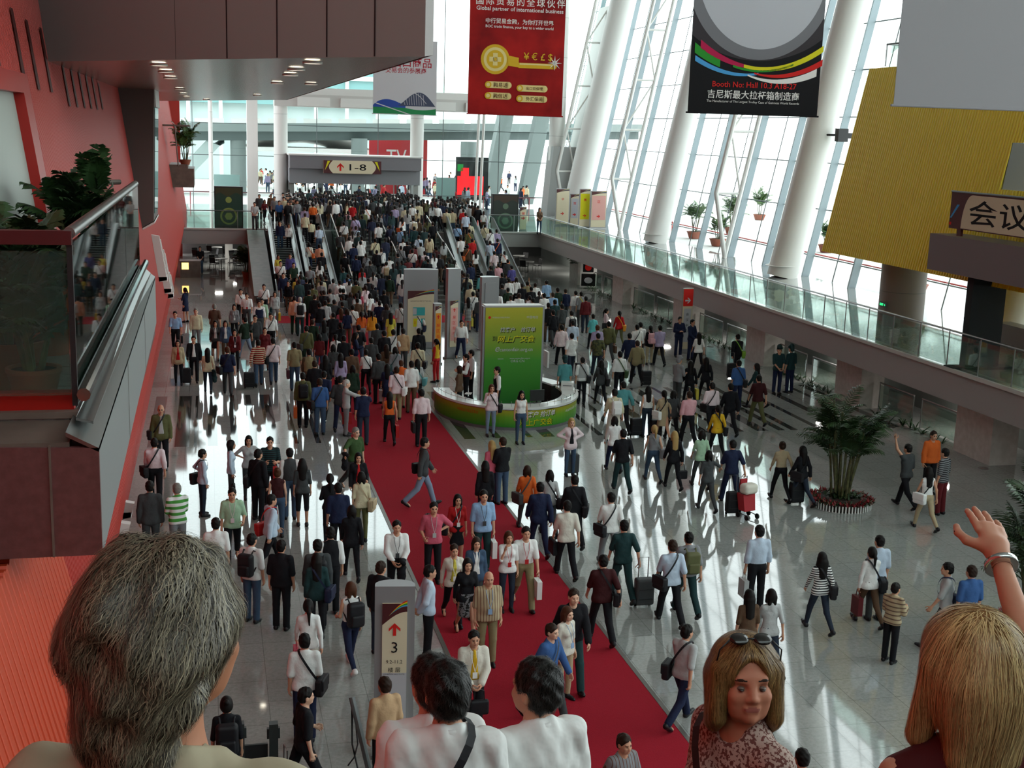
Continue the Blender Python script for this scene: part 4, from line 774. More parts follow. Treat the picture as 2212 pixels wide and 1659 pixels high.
for k, (px, py, w, h) in enumerate(((490, 395, 2.0, 2.0), (963, 392, 1.6, 2.3))): p = aty(px, py, 103); tag(MB().box((0, 0, 1.4), (w, .06, h)).bb((-.9*w/2, -.03, 0), (-.8*w/2, .03, .5)).bb((.8*w/2, -.03, 0), (.9*w/2, .03, .5)).build('notice_panel', mat('pale glass panel', 'a9c2c0', .2), None, False, (p[0], 103, MZ)), ['pale blank notice panel outside left of the square pier', 'pale blank notice panel outside right of the door column'][k], 'panel')
for k, (px, py, Y) in enumerate(((1580, 480, 74), (1500, 490, 86), (1405, 505, 98), (1785, 520, 62), (1640, 450, 92), (1730, 610, 52))):
    p = atz(px, py+25, MZ); palm('outdoor_palm', ['potted palm outside the glass between the two nearest trusses', 'palm outside the glass left of the second truss', 'red and green shrub palm outside beside the far white column', 'shrub outside the glass between the big white column and the yellow block', 'distant palm on the plaza beyond the glass', 'dark bare potted shrub outside right of the big white column'][k], (max(p[0], 30.0), p[1], MZ), [2.6, 2.4, 2, 1.6, 2.6, 1.7][k], 5, 8, [.9, .9, .7, .6, .9, .6][k], .3, 50+k, (.5, .45), lm=leaf2)
m = MB(); rr = random.Random(5)
for k in range(9):
    a, z = Vector((75+6*k, 150, 26-1.2*k)), 0
    m.tube([(70+7*k, 120, 20+1.5*k), (76+7*k, 190, 24+1.5*k)], .5, 6); m.tube([(70+7*k, 120, 20+1.5*k), (77+7*k, 150, 14+1.5*k), (76+7*k, 190, 24+1.5*k)], .35, 6)
for k in range(8): m.tube([(70, 122+9*k, 19.5), (130, 122+9*k, 32)], .4, 6)
m.bb((80, 130, MZ), (82, 132, 22)); m.bb((110, 150, MZ), (112, 152, 26)); tag(m.build('outdoor_roof_truss', mat('pale roof steel', 'd0d4d4', .6)), 'pale steel roof truss of the neighbouring hall seen through the leaning glass', 'roof')
# ================================================================ people : smooth bodies grown from distance fields
class Field:
    def __init__(s, lo, hi, h):
        s.h = h; s.lo = np.array(lo, np.float32); s.n = np.ceil((np.array(hi)-np.array(lo))/h).astype(int)+1
        s.d = np.full(s.n, .5, np.float32)
    def _blk(s, lo, hi, pad):
        a = np.maximum(((np.array(lo)-pad-s.lo)/s.h).astype(int), 0); b = np.minimum(((np.array(hi)+pad-s.lo)/s.h).astype(int)+2, s.n)
        if np.any(b <= a): return None, None
        ax = [s.lo[i]+s.h*np.arange(a[i], b[i], dtype=np.float32) for i in range(3)]
        return tuple(slice(a[i], b[i]) for i in range(3)), (ax[0][:, None, None], ax[1][None, :, None], ax[2][None, None, :])
    def _mix(s, sl, d, k):
        o = s.d[sl]
        if k > 0:
            q = np.maximum(k-np.abs(o-d), 0)/k; s.d[sl] = np.minimum(o, d)-q*q*k*.25
        else: s.d[sl] = np.minimum(o, d)
    def cap(s, a, b, ra, rb, k=.02, sy=1.0):
        """tapered capsule; sy>1 flattens it front to back"""
        a, b = np.array(a, np.float32), np.array(b, np.float32); r = max(ra, rb)
        sl, P = s._blk(np.minimum(a, b)-r, np.maximum(a, b)+r, k+2*s.h)
        if sl is None: return s
        ym = (a[1]+b[1])/2; f = lambda y: (y-ym)*sy; A = np.array([a[0], f(a[1]), a[2]]); B = np.array([b[0], f(b[1]), b[2]]); ab = B-A; L = max(float(ab@ab), 1e-9)
        px, py, pz = P[0]-A[0], f(P[1])-A[1], P[2]-A[2]; t = np.clip((px*ab[0]+py*ab[1]+pz*ab[2])/L, 0, 1)
        d = np.sqrt((px-t*ab[0])**2+(py-t*ab[1])**2+(pz-t*ab[2])**2)-(ra+(rb-ra)*t); s._mix(sl, d.astype(np.float32), k); return s
    def ell(s, c, r, k=.02, sub=False, ks=.01):
        c, r = np.array(c, np.float32), np.array(r, np.float32); sl, P = s._blk(c-r, c+r, k+2*s.h)
        if sl is None: return s
        x, y, z = (P[0]-c[0]), (P[1]-c[1]), (P[2]-c[2]); k0 = np.sqrt((x/r[0])**2+(y/r[1])**2+(z/r[2])**2); k1 = np.sqrt((x/r[0]**2)**2+(y/r[1]**2)**2+(z/r[2]**2)**2)+1e-6
        d = (k0*(k0-1)/k1).astype(np.float32)
        if sub:
            o = s.d[sl]; q = np.maximum(ks-np.abs(o+d), 0)/ks; s.d[sl] = np.maximum(o, -d)+q*q*ks*.25
        else: s._mix(sl, d, k)
        return s
    def plane(s, n, o):
        """keep the side where (p-o).n <= 0"""
        ax = [s.lo[i]+s.h*np.arange(s.n[i], dtype=np.float32) for i in range(3)]
        d = (ax[0][:, None, None]-o[0])*n[0]+(ax[1][None, :, None]-o[1])*n[1]+(ax[2][None, None, :]-o[2])*n[2]; s.d = np.maximum(s.d, d.astype(np.float32)); return s
    def rough(s, amp, fr, seed=0, ax=(1, 1, 1)):
        """soft folds: a few crossing waves"""
        r = np.random.RandomState(seed); X = [s.lo[i]+s.h*np.arange(s.n[i], dtype=np.float32) for i in range(3)]; w_ = np.zeros(s.n, np.float32)
        for i in range(4):
            kx = r.uniform(-1, 1, 3)*fr*np.array(ax); w_ += np.sin(X[0][:, None, None]*kx[0]+X[1][None, :, None]*kx[1]+X[2][None, None, :]*kx[2]+r.uniform(0, 6))
        s.d += w_*amp*.5; return s
    def mesh(s):
        d = s.d; g = d < 0; nx, ny, nz = s.n; c = [slice(0, -1), slice(1, None)]
        cnt = np.zeros((nx-1, ny-1, nz-1), np.int8)
        for i in (0, 1):
            for j in (0, 1):
                for k in (0, 1): cnt += g[c[i], c[j], c[k]]
        act = (cnt > 0) & (cnt < 8); idx = np.full(act.shape, -1, np.int32); I = np.argwhere(act); idx[act] = np.arange(len(I))
        S = np.zeros((len(I), 3), np.float32); N = np.zeros(len(I), np.float32); f = lambda i, j, k: d[I[:, 0]+i, I[:, 1]+j, I[:, 2]+k]
        for a in range(3):
            for u in (0, 1):
                for v in (0, 1):
                    p = [0, 0, 0]; p[(a+1) % 3] = u; p[(a+2) % 3] = v; q_ = list(p); q_[a] = 1; d0, d1 = f(*p), f(*q_); m_ = (d0 < 0) != (d1 < 0)
                    t = np.where(m_, d0/(d0-d1+1e-12), 0); P = np.tile(np.array(p, np.float32), (len(I), 1)); P[:, a] = t; S[m_] += P[m_]; N[m_] += 1
        V = s.lo+s.h*(I+S/np.maximum(N, 1)[:, None]); Fs = []
        for a in range(3):
            b, e = (a+1) % 3, (a+2) % 3; s0 = [slice(None)]*3; s1 = [slice(None)]*3; s0[a] = slice(0, -1); s1[a] = slice(1, None); g0, g1 = g[tuple(s0)], g[tuple(s1)]
            E = np.argwhere(g0 != g1); ok = (E[:, b] > 0) & (E[:, e] > 0) & (E[:, b] < s.n[b]-1) & (E[:, e] < s.n[e]-1); E = E[ok]; fl = g0[tuple(E.T)]
            def at(db, de): q_ = E.copy(); q_[:, b] -= db; q_[:, e] -= de; return idx[tuple(q_.T)]
            Q = np.stack([at(1, 1), at(0, 1), at(0, 0), at(1, 0)], 1); Q[~fl] = Q[~fl][:, ::-1]; Fs.append(Q)
        return V, np.concatenate(Fs)
def npmesh(name, parts, mats, smooth=True):
    """parts: list of (V, quads, material index array or int) joined into one mesh"""
    Vs, Fs, Ms, o = [], [], [], 0
    for V, Q, mi in parts:
        Vs.append(V); Fs.append(Q+o); Ms.append(np.full(len(Q), mi, np.int32) if np.isscalar(mi) else mi); o += len(V)
    V, Q, M_ = np.concatenate(Vs).astype(np.float32), np.concatenate(Fs), np.concatenate(Ms); me = D.meshes.new(name)
    me.vertices.add(len(V)); me.vertices.foreach_set('co', V.ravel()); me.loops.add(Q.size); me.loops.foreach_set('vertex_index', Q.ravel().astype(np.int32))
    me.polygons.add(len(Q)); me.polygons.foreach_set('loop_start', np.arange(len(Q), dtype=np.int32)*Q.shape[1]); me.polygons.foreach_set('loop_total', np.full(len(Q), Q.shape[1], np.int32))
    for m_ in mats: me.materials.append(m_)
    me.polygons.foreach_set('material_index', M_); me.polygons.foreach_set('use_smooth', np.full(len(Q), smooth)); me.update(calc_edges=True); return me
# materials that take the garment colour from the object
def omat(name, rough=.85, kind=None, p=None, spec=.25, bump=None):
    m = mat(name, '808080', rough, 0, spec, bump=bump); nt = m.node_tree; bs = nt.nodes['Principled BSDF']; oi = nt.nodes.new('ShaderNodeObjectInfo'); last = oi.outputs['Color']
    if kind:
        tc = nt.nodes.new('ShaderNodeTexCoord'); sp = nt.nodes.new('ShaderNodeSeparateXYZ'); nt.links.new(tc.outputs['Object'], sp.inputs[0])
        def band(out, per, duty):
            a = nt.nodes.new('ShaderNodeMath'); a.operation = 'DIVIDE'; a.inputs[1].default_value = per; nt.links.new(out, a.inputs[0])
            f = nt.nodes.new('ShaderNodeMath'); f.operation = 'FRACT'; nt.links.new(a.outputs[0], f.inputs[0]); g = nt.nodes.new('ShaderNodeMath'); g.operation = 'LESS_THAN'; g.inputs[1].default_value = duty; nt.links.new(f.outputs[0], g.inputs[0]); return g.outputs[0]
        if kind == 'h': fac = band(sp.outputs[2], p[0], p[1])
        elif kind == 'v': fac = band(sp.outputs[0], p[0], p[1])
        elif kind == 'c':
            a, b = band(sp.outputs[2], p[0], p[1]), band(sp.outputs[0], p[0], p[1]); x = nt.nodes.new('ShaderNodeMath'); x.operation = 'ADD'; nt.links.new(a, x.inputs[0]); nt.links.new(b, x.inputs[1]); y_ = nt.nodes.new('ShaderNodeMath'); y_.operation = 'MULTIPLY'; y_.inputs[1].default_value = .5; nt.links.new(x.outputs[0], y_.inputs[0]); fac = y_.outputs[0]
        else:
            n_ = nt.nodes.new('ShaderNodeTexNoise'); n_.inputs['Scale'].default_value = p[0]; n_.inputs['Detail'].default_value = 4; nt.links.new(tc.outputs['Object'], n_.inputs['Vector']); g = nt.nodes.new('ShaderNodeMath'); g.operation = 'GREATER_THAN'; g.inputs[1].default_value = p[1]; nt.links.new(n_.outputs['Fac'], g.inputs[0]); fac = g.outputs[0]
        mx = nt.nodes.new('ShaderNodeMix'); mx.data_type = 'RGBA'; nt.links.new(fac, mx.inputs['Factor']); nt.links.new(last, mx.inputs[6]); mx.inputs[7].default_value = (*lin(p[2]), 1); last = mx.outputs[2]
    nt.links.new(last, bs.inputs['Base Color']); return m
CLOTH = {'': omat('plain cloth', bump=(13, .55)), 'hs': omat('black striped cloth', kind='h', p=(.05, .45, '15151a')), 'hr': omat('red striped cloth', kind='h', p=(.075, .6, '8a1d1c')), 'hg': omat('green striped cloth', kind='h', p=(.135, .5, '4a9440')), 'hb': omat('brown striped cloth', kind='h', p=(.09, .3, '6a5648')),
         'vs': omat('pin striped cloth', kind='v', p=(.05, .22, '6c4638')), 'ck': omat('checked cloth', kind='c', p=(.06, .45, '4d2f2c')), 'pt': omat('patterned cloth', kind='n', p=(22, .52, '1c1c1a')), 'bk': omat('black checked cloth', kind='c', p=(.07, .5, '101012')), 'cm': omat('mottled olive cloth', kind='n', p=(14, .5, '3c4030')), 'fl': omat('floral cloth', kind='n', p=(105, .52, '6a423d'))}
SKIN = omat('skin', .55, spec=.35); HAIR = omat('hair', .6, spec=.2); SHOE = omat('shoe leather', .45, spec=.4); BAGM = omat('bag fabric', .6, spec=.35)
EYE = mat('eye and brow', '2a1b13', .4); LIP = mat('lips', '96544b', .5)
PITCH = {'sl': .2}
def hrot(V, a, pose=''):
    p = PITCH.get(pose, 0)
    if p: c_, s_ = math.cos(p), math.sin(p); V = np.stack([V[:, 0], V[:, 1]*c_-V[:, 2]*s_, V[:, 1]*s_+V[:, 2]*c_], 1)
    return rz3(V, a)
def rz3(V, a): c_, s_ = math.cos(a), math.sin(a); return np.stack([V[:, 0]*c_-V[:, 1]*s_, V[:, 0]*s_+V[:, 1]*c_, V[:, 2]], 1)
# ---- head (origin at the head centre, looking along +Y), hand (origin at the wrist, fingers along -Z, palm facing -X, thumb +Y)
_H = {}
def head_geo(fem, h):
    if (fem, h) in _H: return _H[fem, h]
    fine = h < .0051
    f = Field((-.13, -.15, -.2), (.13, .16, .16), h); w = .94 if fem else 1.0
    f.ell((0, -.012, .035), (.077*w, .098, .092)); f.ell((0, .028, -.03), (.062*w, .07, .072), .04); f.cap((-.03*w, .045, -.075), (.03*w, .045, -.075), .026, .026, .03); f.cap((0, .07, -.088), (0, .074, -.09), .019 if fem else .023, .018, .02)
    f.cap((0, -.015, -.19), (0, -.015, -.05), .05*w+.004, .055*w, .03)
    f.cap((-.035, .078, .022), (.035, .078, .022), .014, .014, .016); f.ell((-.031, .094, -.002), (.017, .014, .011), sub=True); f.ell((.031, .094, -.002), (.017, .014, .011), sub=True)
    f.cap((0, .09, .008), (0, .104, -.03), .006, .0095, .014); f.cap((-.011, .096, -.035), (.011, .096, -.035), .0075, .0075, .008)
    f.cap((-.042, .068, -.03), (-.04, .06, -.05), .02, .016, .02); f.cap((.042, .068, -.03), (.04, .06, -.05), .02, .016, .02)
    f.cap((-.018, .088, -.058), (.018, .088, -.058), .006, .006, .007); f.cap((-.014, .088, -.067), (.014, .088, -.067), .0068, .0068, .007)
    for s in (-1, 1):
        f.ell((s*.08*w, -.012, -.008), (.012, .022, .034), .006); f.ell((s*.092*w, -.006, -.004), (.007, .011, .02), sub=True, ks=.004)
    V, Q = f.mesh(); C_ = V[Q].mean(1); mi = np.zeros(len(Q), np.int32); ax = np.abs(C_[:, 0])
    if not fine: mi[(C_[:, 1] > .06) & (np.abs(ax-.031) < .014) & (np.abs(C_[:, 2]+.003) < max(.006, h*.6))] = 1
    mi[(C_[:, 1] > .06) & (np.abs(ax-.033) < .018) & (np.abs(C_[:, 2]-.022+8*(ax-.033)**2) < (.0026 if fine else max(.004, h*.45)))] = 1
    mi[(C_[:, 1] > .085) & (ax < .023) & (np.abs(C_[:, 2]+.0625) < .0085*(1-(ax/.026)**2))] = 2
    _H[fem, h] = (V, Q, mi); return _H[fem, h]
_HN = {}
def hand_geo(curl, h=.0065, sc=1.0):
    k_ = (curl, h)
    if k_ in _HN: return _HN[k_]
    f = Field((-.09, -.075, -.21), (.05, .075, .03), h); f.cap((0, 0, .02), (0, 0, -.03), .026, .03, .02, 1.0); f.cap((0, -.02, -.045), (0, -.022, -.085), .017, .0145, .015); f.cap((0, .018, -.045), (0, .02, -.09), .017, .0145, .015); f.cap((0, 0, -.045), (0, 0, -.092), .018, .015, .015)
    r = .0088
    for y, L, z0 in ((-.033, .058, -.085), (-.011, .074, -.094), (.011, .08, -.096), (.033, .07, -.09)):
        p = np.array([0, y, z0+.012]); a = .12+curl*.25; sp = y*(1.1 if curl > .2 else 7)
        for l_, rr in ((.45, r*1.08), (.32, r), (.23, r*.88)):
            q = p+np.array([-math.sin(a), sp*.25, -math.cos(a)])*L*l_; f.cap(p, q, rr, rr*.92, .004); p = q; a += curl*.75
    p = np.array([-.006, .024, -.03]); q = p+np.array([-.018, .032, -.026]); f.cap(p, q, .0135, .0115, .012); e = q+np.array([-.02*(.3+curl), .012, -.028]); f.cap(q, e, .011, .0095, .005); g_ = e+np.array([-.018*curl, -.002, -.02]); f.cap(e, g_, .0095, .008, .004)
    V, Q = f.mesh(); _HN[k_] = (V, Q); return V, Q
def frame(V, o, ax, fwd):
    """place hand geometry: local -Z along ax, local -X (palm) roughly along fwd"""
    z = -ax/np.linalg.norm(ax); x = -(fwd-z*(fwd@z)); x /= np.linalg.norm(x)+1e-9; y = np.cross(z, x); return o+V[:, :1]*x+V[:, 1:2]*y+V[:, 2:]*z
# ---- poses : arms as unit-ish (out, forward, up) of upper arm and forearm, legs as thigh/knee degrees, hand curl
AR = {'hang': ((.16, -.02, -1), (.04, .2, -1), .55), 'back': ((.2, -.4, -1), (.06, -.1, -1), .9), 'fwd': ((.14, .4, -1), (0, .65, -1), .6), 'grip': ((.2, .02, -1), (.05, .1, -1), 1.2), 'phone': ((.3, .4, -.85), (-.42, .1, 1), 1.2), 'hip': ((.8, -.28, -.75), (-.85, .35, -.3), .8),
      'cross': ((.22, .2, -1), (-.85, .72, .1), .7), 'up': ((.5, .35, .75), (.05, .25, 1), .15), 'point': ((.22, .9, -.4), (-.05, 1, -.1), .5), 'hold': ((.16, .25, -1), (-.35, 1, .15), 1.1), 'pull': ((.3, -.5, -.85), (.12, -.25, -1), 1.3), 'bent': ((.28, -.15, -1), (-.1, .95, -.35), 1.0), 'out': ((.8, .4, -.5), (.55, .75, -.45), .3), 'front': ((.1, .3, -1), (-.5, .7, -.75), .7), 'behind': ((.25, -.3, -1), (-.5, -.35, -.8), .6), 'face': ((.1, .55, -.8), (-.3, .15, 1), .9), 'strap': ((.3, .2, -.9), (-.3, .35, 1), 1.3)}
POSE = {'s': ('hang', 'hang', 's'), 'sl': ('hang', 'hang', 's'), 'sg': ('hang', 'hang', 's'), 'w': ('fwd', 'back', 'w'), 'v': ('back', 'fwd', 'v'), 'g': ('hang', 'grip', 's'), 'wg': ('grip', 'fwd', 'w'), 'ph': ('hang', 'phone', 's'), 'hp': ('hip', 'hip', 's'), 'h1': ('hip', 'hang', 's'), 'cr': ('cross', 'cross', 's'), 'up': ('up', 'hang', 'v'), 'pt': ('hang', 'point', 's'), 'ho': ('hold', 'hold', 's'), 'pu': ('fwd', 'pull', 'w'), 'be': ('bent', 'hang', 'v'), 'ou': ('grip', 'out', 'w'), 'fr': ('front', 'front', 's'), 'bh': ('behind', 'behind', 's'), 'fa': ('hang', 'face', 's'), 'st': ('strap', 'hang', 'w'), 'pl': ('pull', 'fwd', 'v'), 'hb': ('hip', 'bent', 's'), 'bb': ('bent', 'bent', 'w')}
LEG = {'s': ((2, 4), (-1, 2)), 'w': ((24, 8), (-20, 26)), 'v': ((-20, 26), (24, 8))}
def joints(pose, fem, build=1.0):
    aL, aR, lg = POSE[pose]; J = {}; sw = (.152 if fem else .172)*(.9+.1*build); z0 = 0
    for s, nm, (th, kn) in ((-1, 'L', LEG[lg][0]), (1, 'R', LEG[lg][1])):
        hip = np.array([s*.09, 0, .92]); t = math.radians(th); k = math.radians(th-kn); kp = hip+.44*np.array([s*.03, math.sin(t), -math.cos(t)]); an = kp+.41*np.array([0, math.sin(k), -math.cos(k)]); J['hip'+nm], J['kne'+nm], J['ank'+nm] = hip, kp, an; J['ft'+nm] = k if kn < 20 else k*.75
    dz = .085-min(J['ankL'][2], J['ankR'][2])
    for k in list(J):
        if isinstance(J[k], np.ndarray): J[k] = J[k]+np.array([0, 0, dz])
    J['dz'] = dz; ln = .02 if lg != 's' else 0
    for s, nm, a in ((-1, 'L', aL), (1, 'R', aR)):
        u, f, cu = AR[a]; u, f = np.array(u, float), np.array(f, float); u[0] *= s; f[0] *= s; u /= np.linalg.norm(u); f /= np.linalg.norm(f); sh = np.array([s*sw, ln-.01, 1.405+dz]); el = sh+u*.29; wr = el+f*.255
        J['sho'+nm], J['elb'+nm], J['wri'+nm], J['dir'+nm], J['cur'+nm] = sh, el, wr, f, cu
    J['head'] = np.array([0, ln+.025, 1.615+dz]); J['neck'] = np.array([0, ln-.01, 1.45+dz]); J['ln'] = ln; J['head'] = J['head']+np.array([0, -.028 if pose == 'sl' else 0, .035 if pose == 'sg' else -.012 if pose == 'sl' else 0]); return J
def limbs(f, J, g, arms=1.0, legs=1.0, fem=False):
    """arms down to the fraction given, legs likewise, grown by g"""
    b = 0.0 if not fem else -.006
    for n in 'LR':
        if arms > 0:
            f.cap(J['sho'+n], J['elb'+n], .05+b+g, .041+b+g, .03)
            if arms > 1: f.cap(J['elb'+n], J['elb'+n]+(J['wri'+n]-J['elb'+n])*(arms-1), .043+b+g, .043+b+g-(.014-.4*max(g-.008, 0))*(arms-1), .02)
        if legs > 0:
            f.cap(J['hip'+n], J['hip'+n]+(J['kne'+n]-J['hip'+n])*min(legs, 1), .083+g, .083+g-.027*min(legs, 1), .03)
            if legs > 1: f.cap(J['kne'+n], J['kne'+n]+(J['ank'+n]-J['kne'+n])*(legs-1), .056+g, .056+g-.018*(legs-1)*(1 if g < .01 else .3), .02)
def torso(f, J, g, fem, bd, z_hem=None):
    dz, ln = J['dz'], J['ln']; w = bd; sy = 1.45/(.55+.45*bd) if bd > 1 else 1.45
    f.cap((-.07, 0, .94+dz), (.07, 0, .94+dz), .105*w+g, .105*w+g, .04, 1.1); wr = (.118 if fem else .135)*w+g
    f.cap((-.02, ln*.5, 1.1+dz), (.02, ln*.5, 1.1+dz), wr, wr, .08, 1.25 if bd < 1.1 else 1.0); cr = (.125 if fem else .15)*(.6+.4*w)+g
    f.cap((-.035, ln, 1.28+dz), (.035, ln, 1.28+dz), cr, cr, .08, 1.4); s_ = J['shoR'][0]-.045
    [f.cap((q*.03, ln-.01, 1.425+dz), (q*(s_+.025), ln-.01, 1.395+dz), .058+g, .05+g, .05, 1.05) for q in (-1, 1)]; f.cap((0, ln-.01, 1.38+dz), (0, ln-.012, 1.47+dz), .075+g*.5, .058+g*.4, .05)
    if fem:
        for s in (-1, 1): f.ell((s*.068, ln+.07, 1.275+dz), (.056+g, .05+g, .055+g), .05)
_B = {}
def box_of(J): P = np.array([v for v in J.values() if isinstance(v, np.ndarray)]); return P.min(0)-.33, P.max(0)+.33
def body_mesh(pose, fem, bd, h, hh, yaw=0.0, face=True):
    k = ('b', pose, fem, bd, h, yaw)
    if k in _B: return _B[k]
    J = joints(pose, fem, bd); lo, hi = box_of(J); lo[2] = -.05; f = Field(lo, hi, h); torso(f, J, -.012, fem, bd); limbs(f, J, -.004, 2.0, 2.0, fem)
    for n in 'LR':
        c_, s_ = math.cos(J['ft'+n]), math.sin(J['ft'+n]); f.cap(J['ank'+n]-np.array([0, 0, .03]), J['ank'+n]+np.array([0, .14*c_, -.05+.14*s_]), .035, .03, .02)
    f.cap(J['neck']-np.array([0, 0, .05]), J['head']-np.array([0, .015, .06]), .056 if not fem else .048, .054 if not fem else .047, .03)
    V, Q = f.mesh(); hv, hq, hm = head_geo(fem, hh); parts = [(V, Q, 0), (hrot(hv, yaw, pose)+J['head'], hq, hm)]
    for n, s in (('L', -1), ('R', 1)):
        gv, gq = hand_geo(J['cur'+n], max(.0065, hh*.7) if hh > .005 else .0034); gv = gv*(.92 if fem else 1.0)
        if s < 0: gv = gv*np.array([-1, 1, 1]); gq = gq[:, ::-1]
        d = J['dir'+n]; side = np.array([-s*1.0, 0.0, 0.0]) if abs(d[0]) < .75 else np.array([0, -1.0, 0]); z = -d; x = -side*s if s < 0 else -side
        x = np.array([s*1.0, 0, 0]) if abs(d[0]) < .75 else np.array([0, 0, 1.0])*1; wv = pose == 'wv' and s > 0; x = np.array([0, -1.0, 0]) if wv else x; x = x-z*(x@z); x /= np.linalg.norm(x); x = x*(1 if s > 0 else -1); y = np.cross(z, x); parts.append((J['wri'+n]+gv[:, :1]*x+gv[:, 1:2]*y+gv[:, 2:]*z, gq, 0))
    _B[k] = (npmesh('body', parts, [SKIN, EYE, LIP]), J); return _B[k]
def cloth_mesh(kind, pose, fem, bd, h, pat='', fold=0.0):
    """short / long / vest / jacket / dress tops; trousers / shorts / skirt; shoes"""
    k = (kind, pose, fem, bd, h, pat)
    if k in _B: return _B[k]
    J = joints(pose, fem, bd); lo, hi = box_of(J); lo[2] = -.03; f = Field(lo, hi, h); dz = J['dz']; m_ = CLOTH[pat]
    if kind in ('short', 'long', 'vest', 'jacket', 'dress', 'tucked', 'ltucked'):
        g = .016 if kind == 'jacket' else .012 if not fem else .007; torso(f, J, g, fem, bd); limbs(f, J, g+(.008 if kind not in ('vest',) and not fem else .002), {'short': .82, 'tucked': .82, 'vest': 0, 'dress': .7}.get(kind, 1.97), 0, fem)
        if kind == 'dress': f.cap((0, 0, .95+dz), (0, .01, .55+dz), .13, .19, .06, 1.15)
        if kind == 'jacket' or kind in ('short', 'long'): f.cap((-.07, 0, .9+dz), (.07, 0, .9+dz), .112*bd+g, .116*bd+g, .04, 1.08)
        if fold: f.rough(fold, 60, 3, (1.4, 1, .6))
        hem = {'jacket': .78, 'dress': .56, 'tucked': 1.0, 'ltucked': 1.0, 'vest': .95}.get(kind, .86)+dz
        f.plane((0, 0, -1), (0, 0, hem)); f.plane((0, .45, .9), (0, .06, 1.465+dz)); f.ell((0, J['ln']+.045, 1.475+dz), (.055, .05, .05), sub=True)
    elif kind == 'waistcoat':
        torso(f, J, .02, fem, bd); f.plane((0, 0, -1), (0, 0, .97+dz)); f.plane((0, .75, .66), (0, .06, 1.4+dz)); [f.ell((s*.26*bd, J['ln'], 1.39+dz), (.11, .2, .15), sub=True) for s in (-1, 1)]
    elif kind == 'front':
        torso(f, J, .03 if not fem else .026, fem, bd); f.plane((1, 0, .12), (.055, 0, 1.15+dz)); f.plane((-1, 0, .12), (-.055, 0, 1.15+dz)); f.plane((0, -1, 0), (0, .02, 0)); f.plane((0, 0, -1), (0, 0, .98+dz)); f.plane((0, .45, .9), (0, .07, 1.455+dz))
    elif kind in ('trousers', 'shorts', 'jeans'):
        torso(f, J, .008, fem, bd); limbs(f, J, .014 if not fem else .006, 0, 1.97 if kind != 'shorts' else 1.15, fem); f.plane((0, 0, 1), (0, 0, 1.03+dz))
    elif kind == 'skirt':
        torso(f, J, .008, fem, bd); f.cap((0, 0, .95+dz), (0, .01, .6+dz), .12, .17, .06, 1.2); f.plane((0, 0, 1), (0, 0, 1.03+dz)); f.plane((0, 0, -1), (0, 0, .55+dz))
    elif kind in ('shoeL', 'shoeR'):
        m_ = SHOE; n = kind[-1]; c_, s_ = math.cos(J['ft'+n]), math.sin(J['ft'+n]); a = J['ank'+n]; f = Field(a-np.array([.1, .22, .24]), a+np.array([.1, .3, .26]), h); R = lambda y, z: a+np.array([0, y*c_-z*s_, y*s_+z*c_]); f.cap(R(-.035, -.035), R(-.03, -.045), .044, .042, .02); f.cap(R(-.03, -.05), R(.09, -.05), .042, .044, .02); f.cap(R(.09, -.052), R(.165, -.056), .043, .032, .02); f.cap(R(0, .0), R(0, -.03), .045, .045, .02)
    V, Q = f.mesh(); _B[k] = npmesh(kind, [(V, Q, 0)], [m_]); return _B[k]
def hair_field(style, h, fem):
    f = Field((-.2, -.34, -.62), (.2, .17, .2), h); w = .96 if fem else 1.0
    f.ell((0, -.02, .048), (.089*w, .107, .097)); f.ell((0, -.055, -.01), (.079*w, .07, .085), .03)
    if style in ('bob', 'long', 'pony', 'bun', 'big'): f.ell((0, -.03, 0), (.094, .1, .1), .03)
    if style == 'bob':
        for s in (-1, 1): f.cap((s*.075, -.005, .0), (s*.078, .005, -.11), .03, .03, .03)
        f.cap((-.05, -.07, -.02), (-.05, -.07, -.13), .045, .04, .03); f.cap((.05, -.07, -.02), (.05, -.07, -.13), .045, .04, .03)
    if style in ('long', 'big'):
        for s in (-1, 1): f.cap((s*.075, -.01, 0), (s*.075, -.02, -.2), .03, .03, .03); f.cap((s*.045, -.085, -.05), (s*.055, -.11, -.36), .05, .032, .04)
        f.cap((0, -.09, -.05), (0, -.12, -.38), .055, .04, .04)
        if style == 'big': f.ell((0, -.05, -.12), (.13, .09, .12), .05)
    if style == 'pony': f.cap((0, -.125, .03), (0, -.165, -.06), .03, .034, .02); f.cap((0, -.165, -.06), (.01, -.15, -.3), .034, .014, .02)
    if style == 'bun': f.ell((0, -.12, .09), (.042, .042, .04), .015)
    if style == 'bald': f.d[:] = .5; f.ell((0, -.045, -.0), (.085, .082, .055))
    if style in ('bob', 'long', 'big'): f.ell((0, .1, -.05), (.068, .09, .115), sub=True)
    elif style != 'bald': f.ell((0, .108, -.018), (.082, .07, .095), sub=True); f.ell((0, .06, -.1), (.1, .075, .09), sub=True); [f.ell((s*.09, .0, -.03), (.03, .03, .04), sub=True) for s in (-1, 1)]
    if style == 'short': f.plane((0, -.3, -1), (0, -.06, -.085)); f.rough(.004, 140, 2)
    if style == 'cap': f.cap((0, 0, .1), (0, -.01, .12), .105, .1, .01); f.cap((-.03, .09, .085), (.03, .09, .085), .05, .05, .01, 1.0)
    return f
def hair_mesh(style, fem, h, yaw=0.0):
    k = ('hair', style, fem, h, yaw)
    if k in _B: return _B[k]
    V, Q = hair_field(style, h, fem).mesh(); _B[k] = npmesh('hair', [(rz3(V, yaw), Q, 0)], [HAIR]); return _B[k]
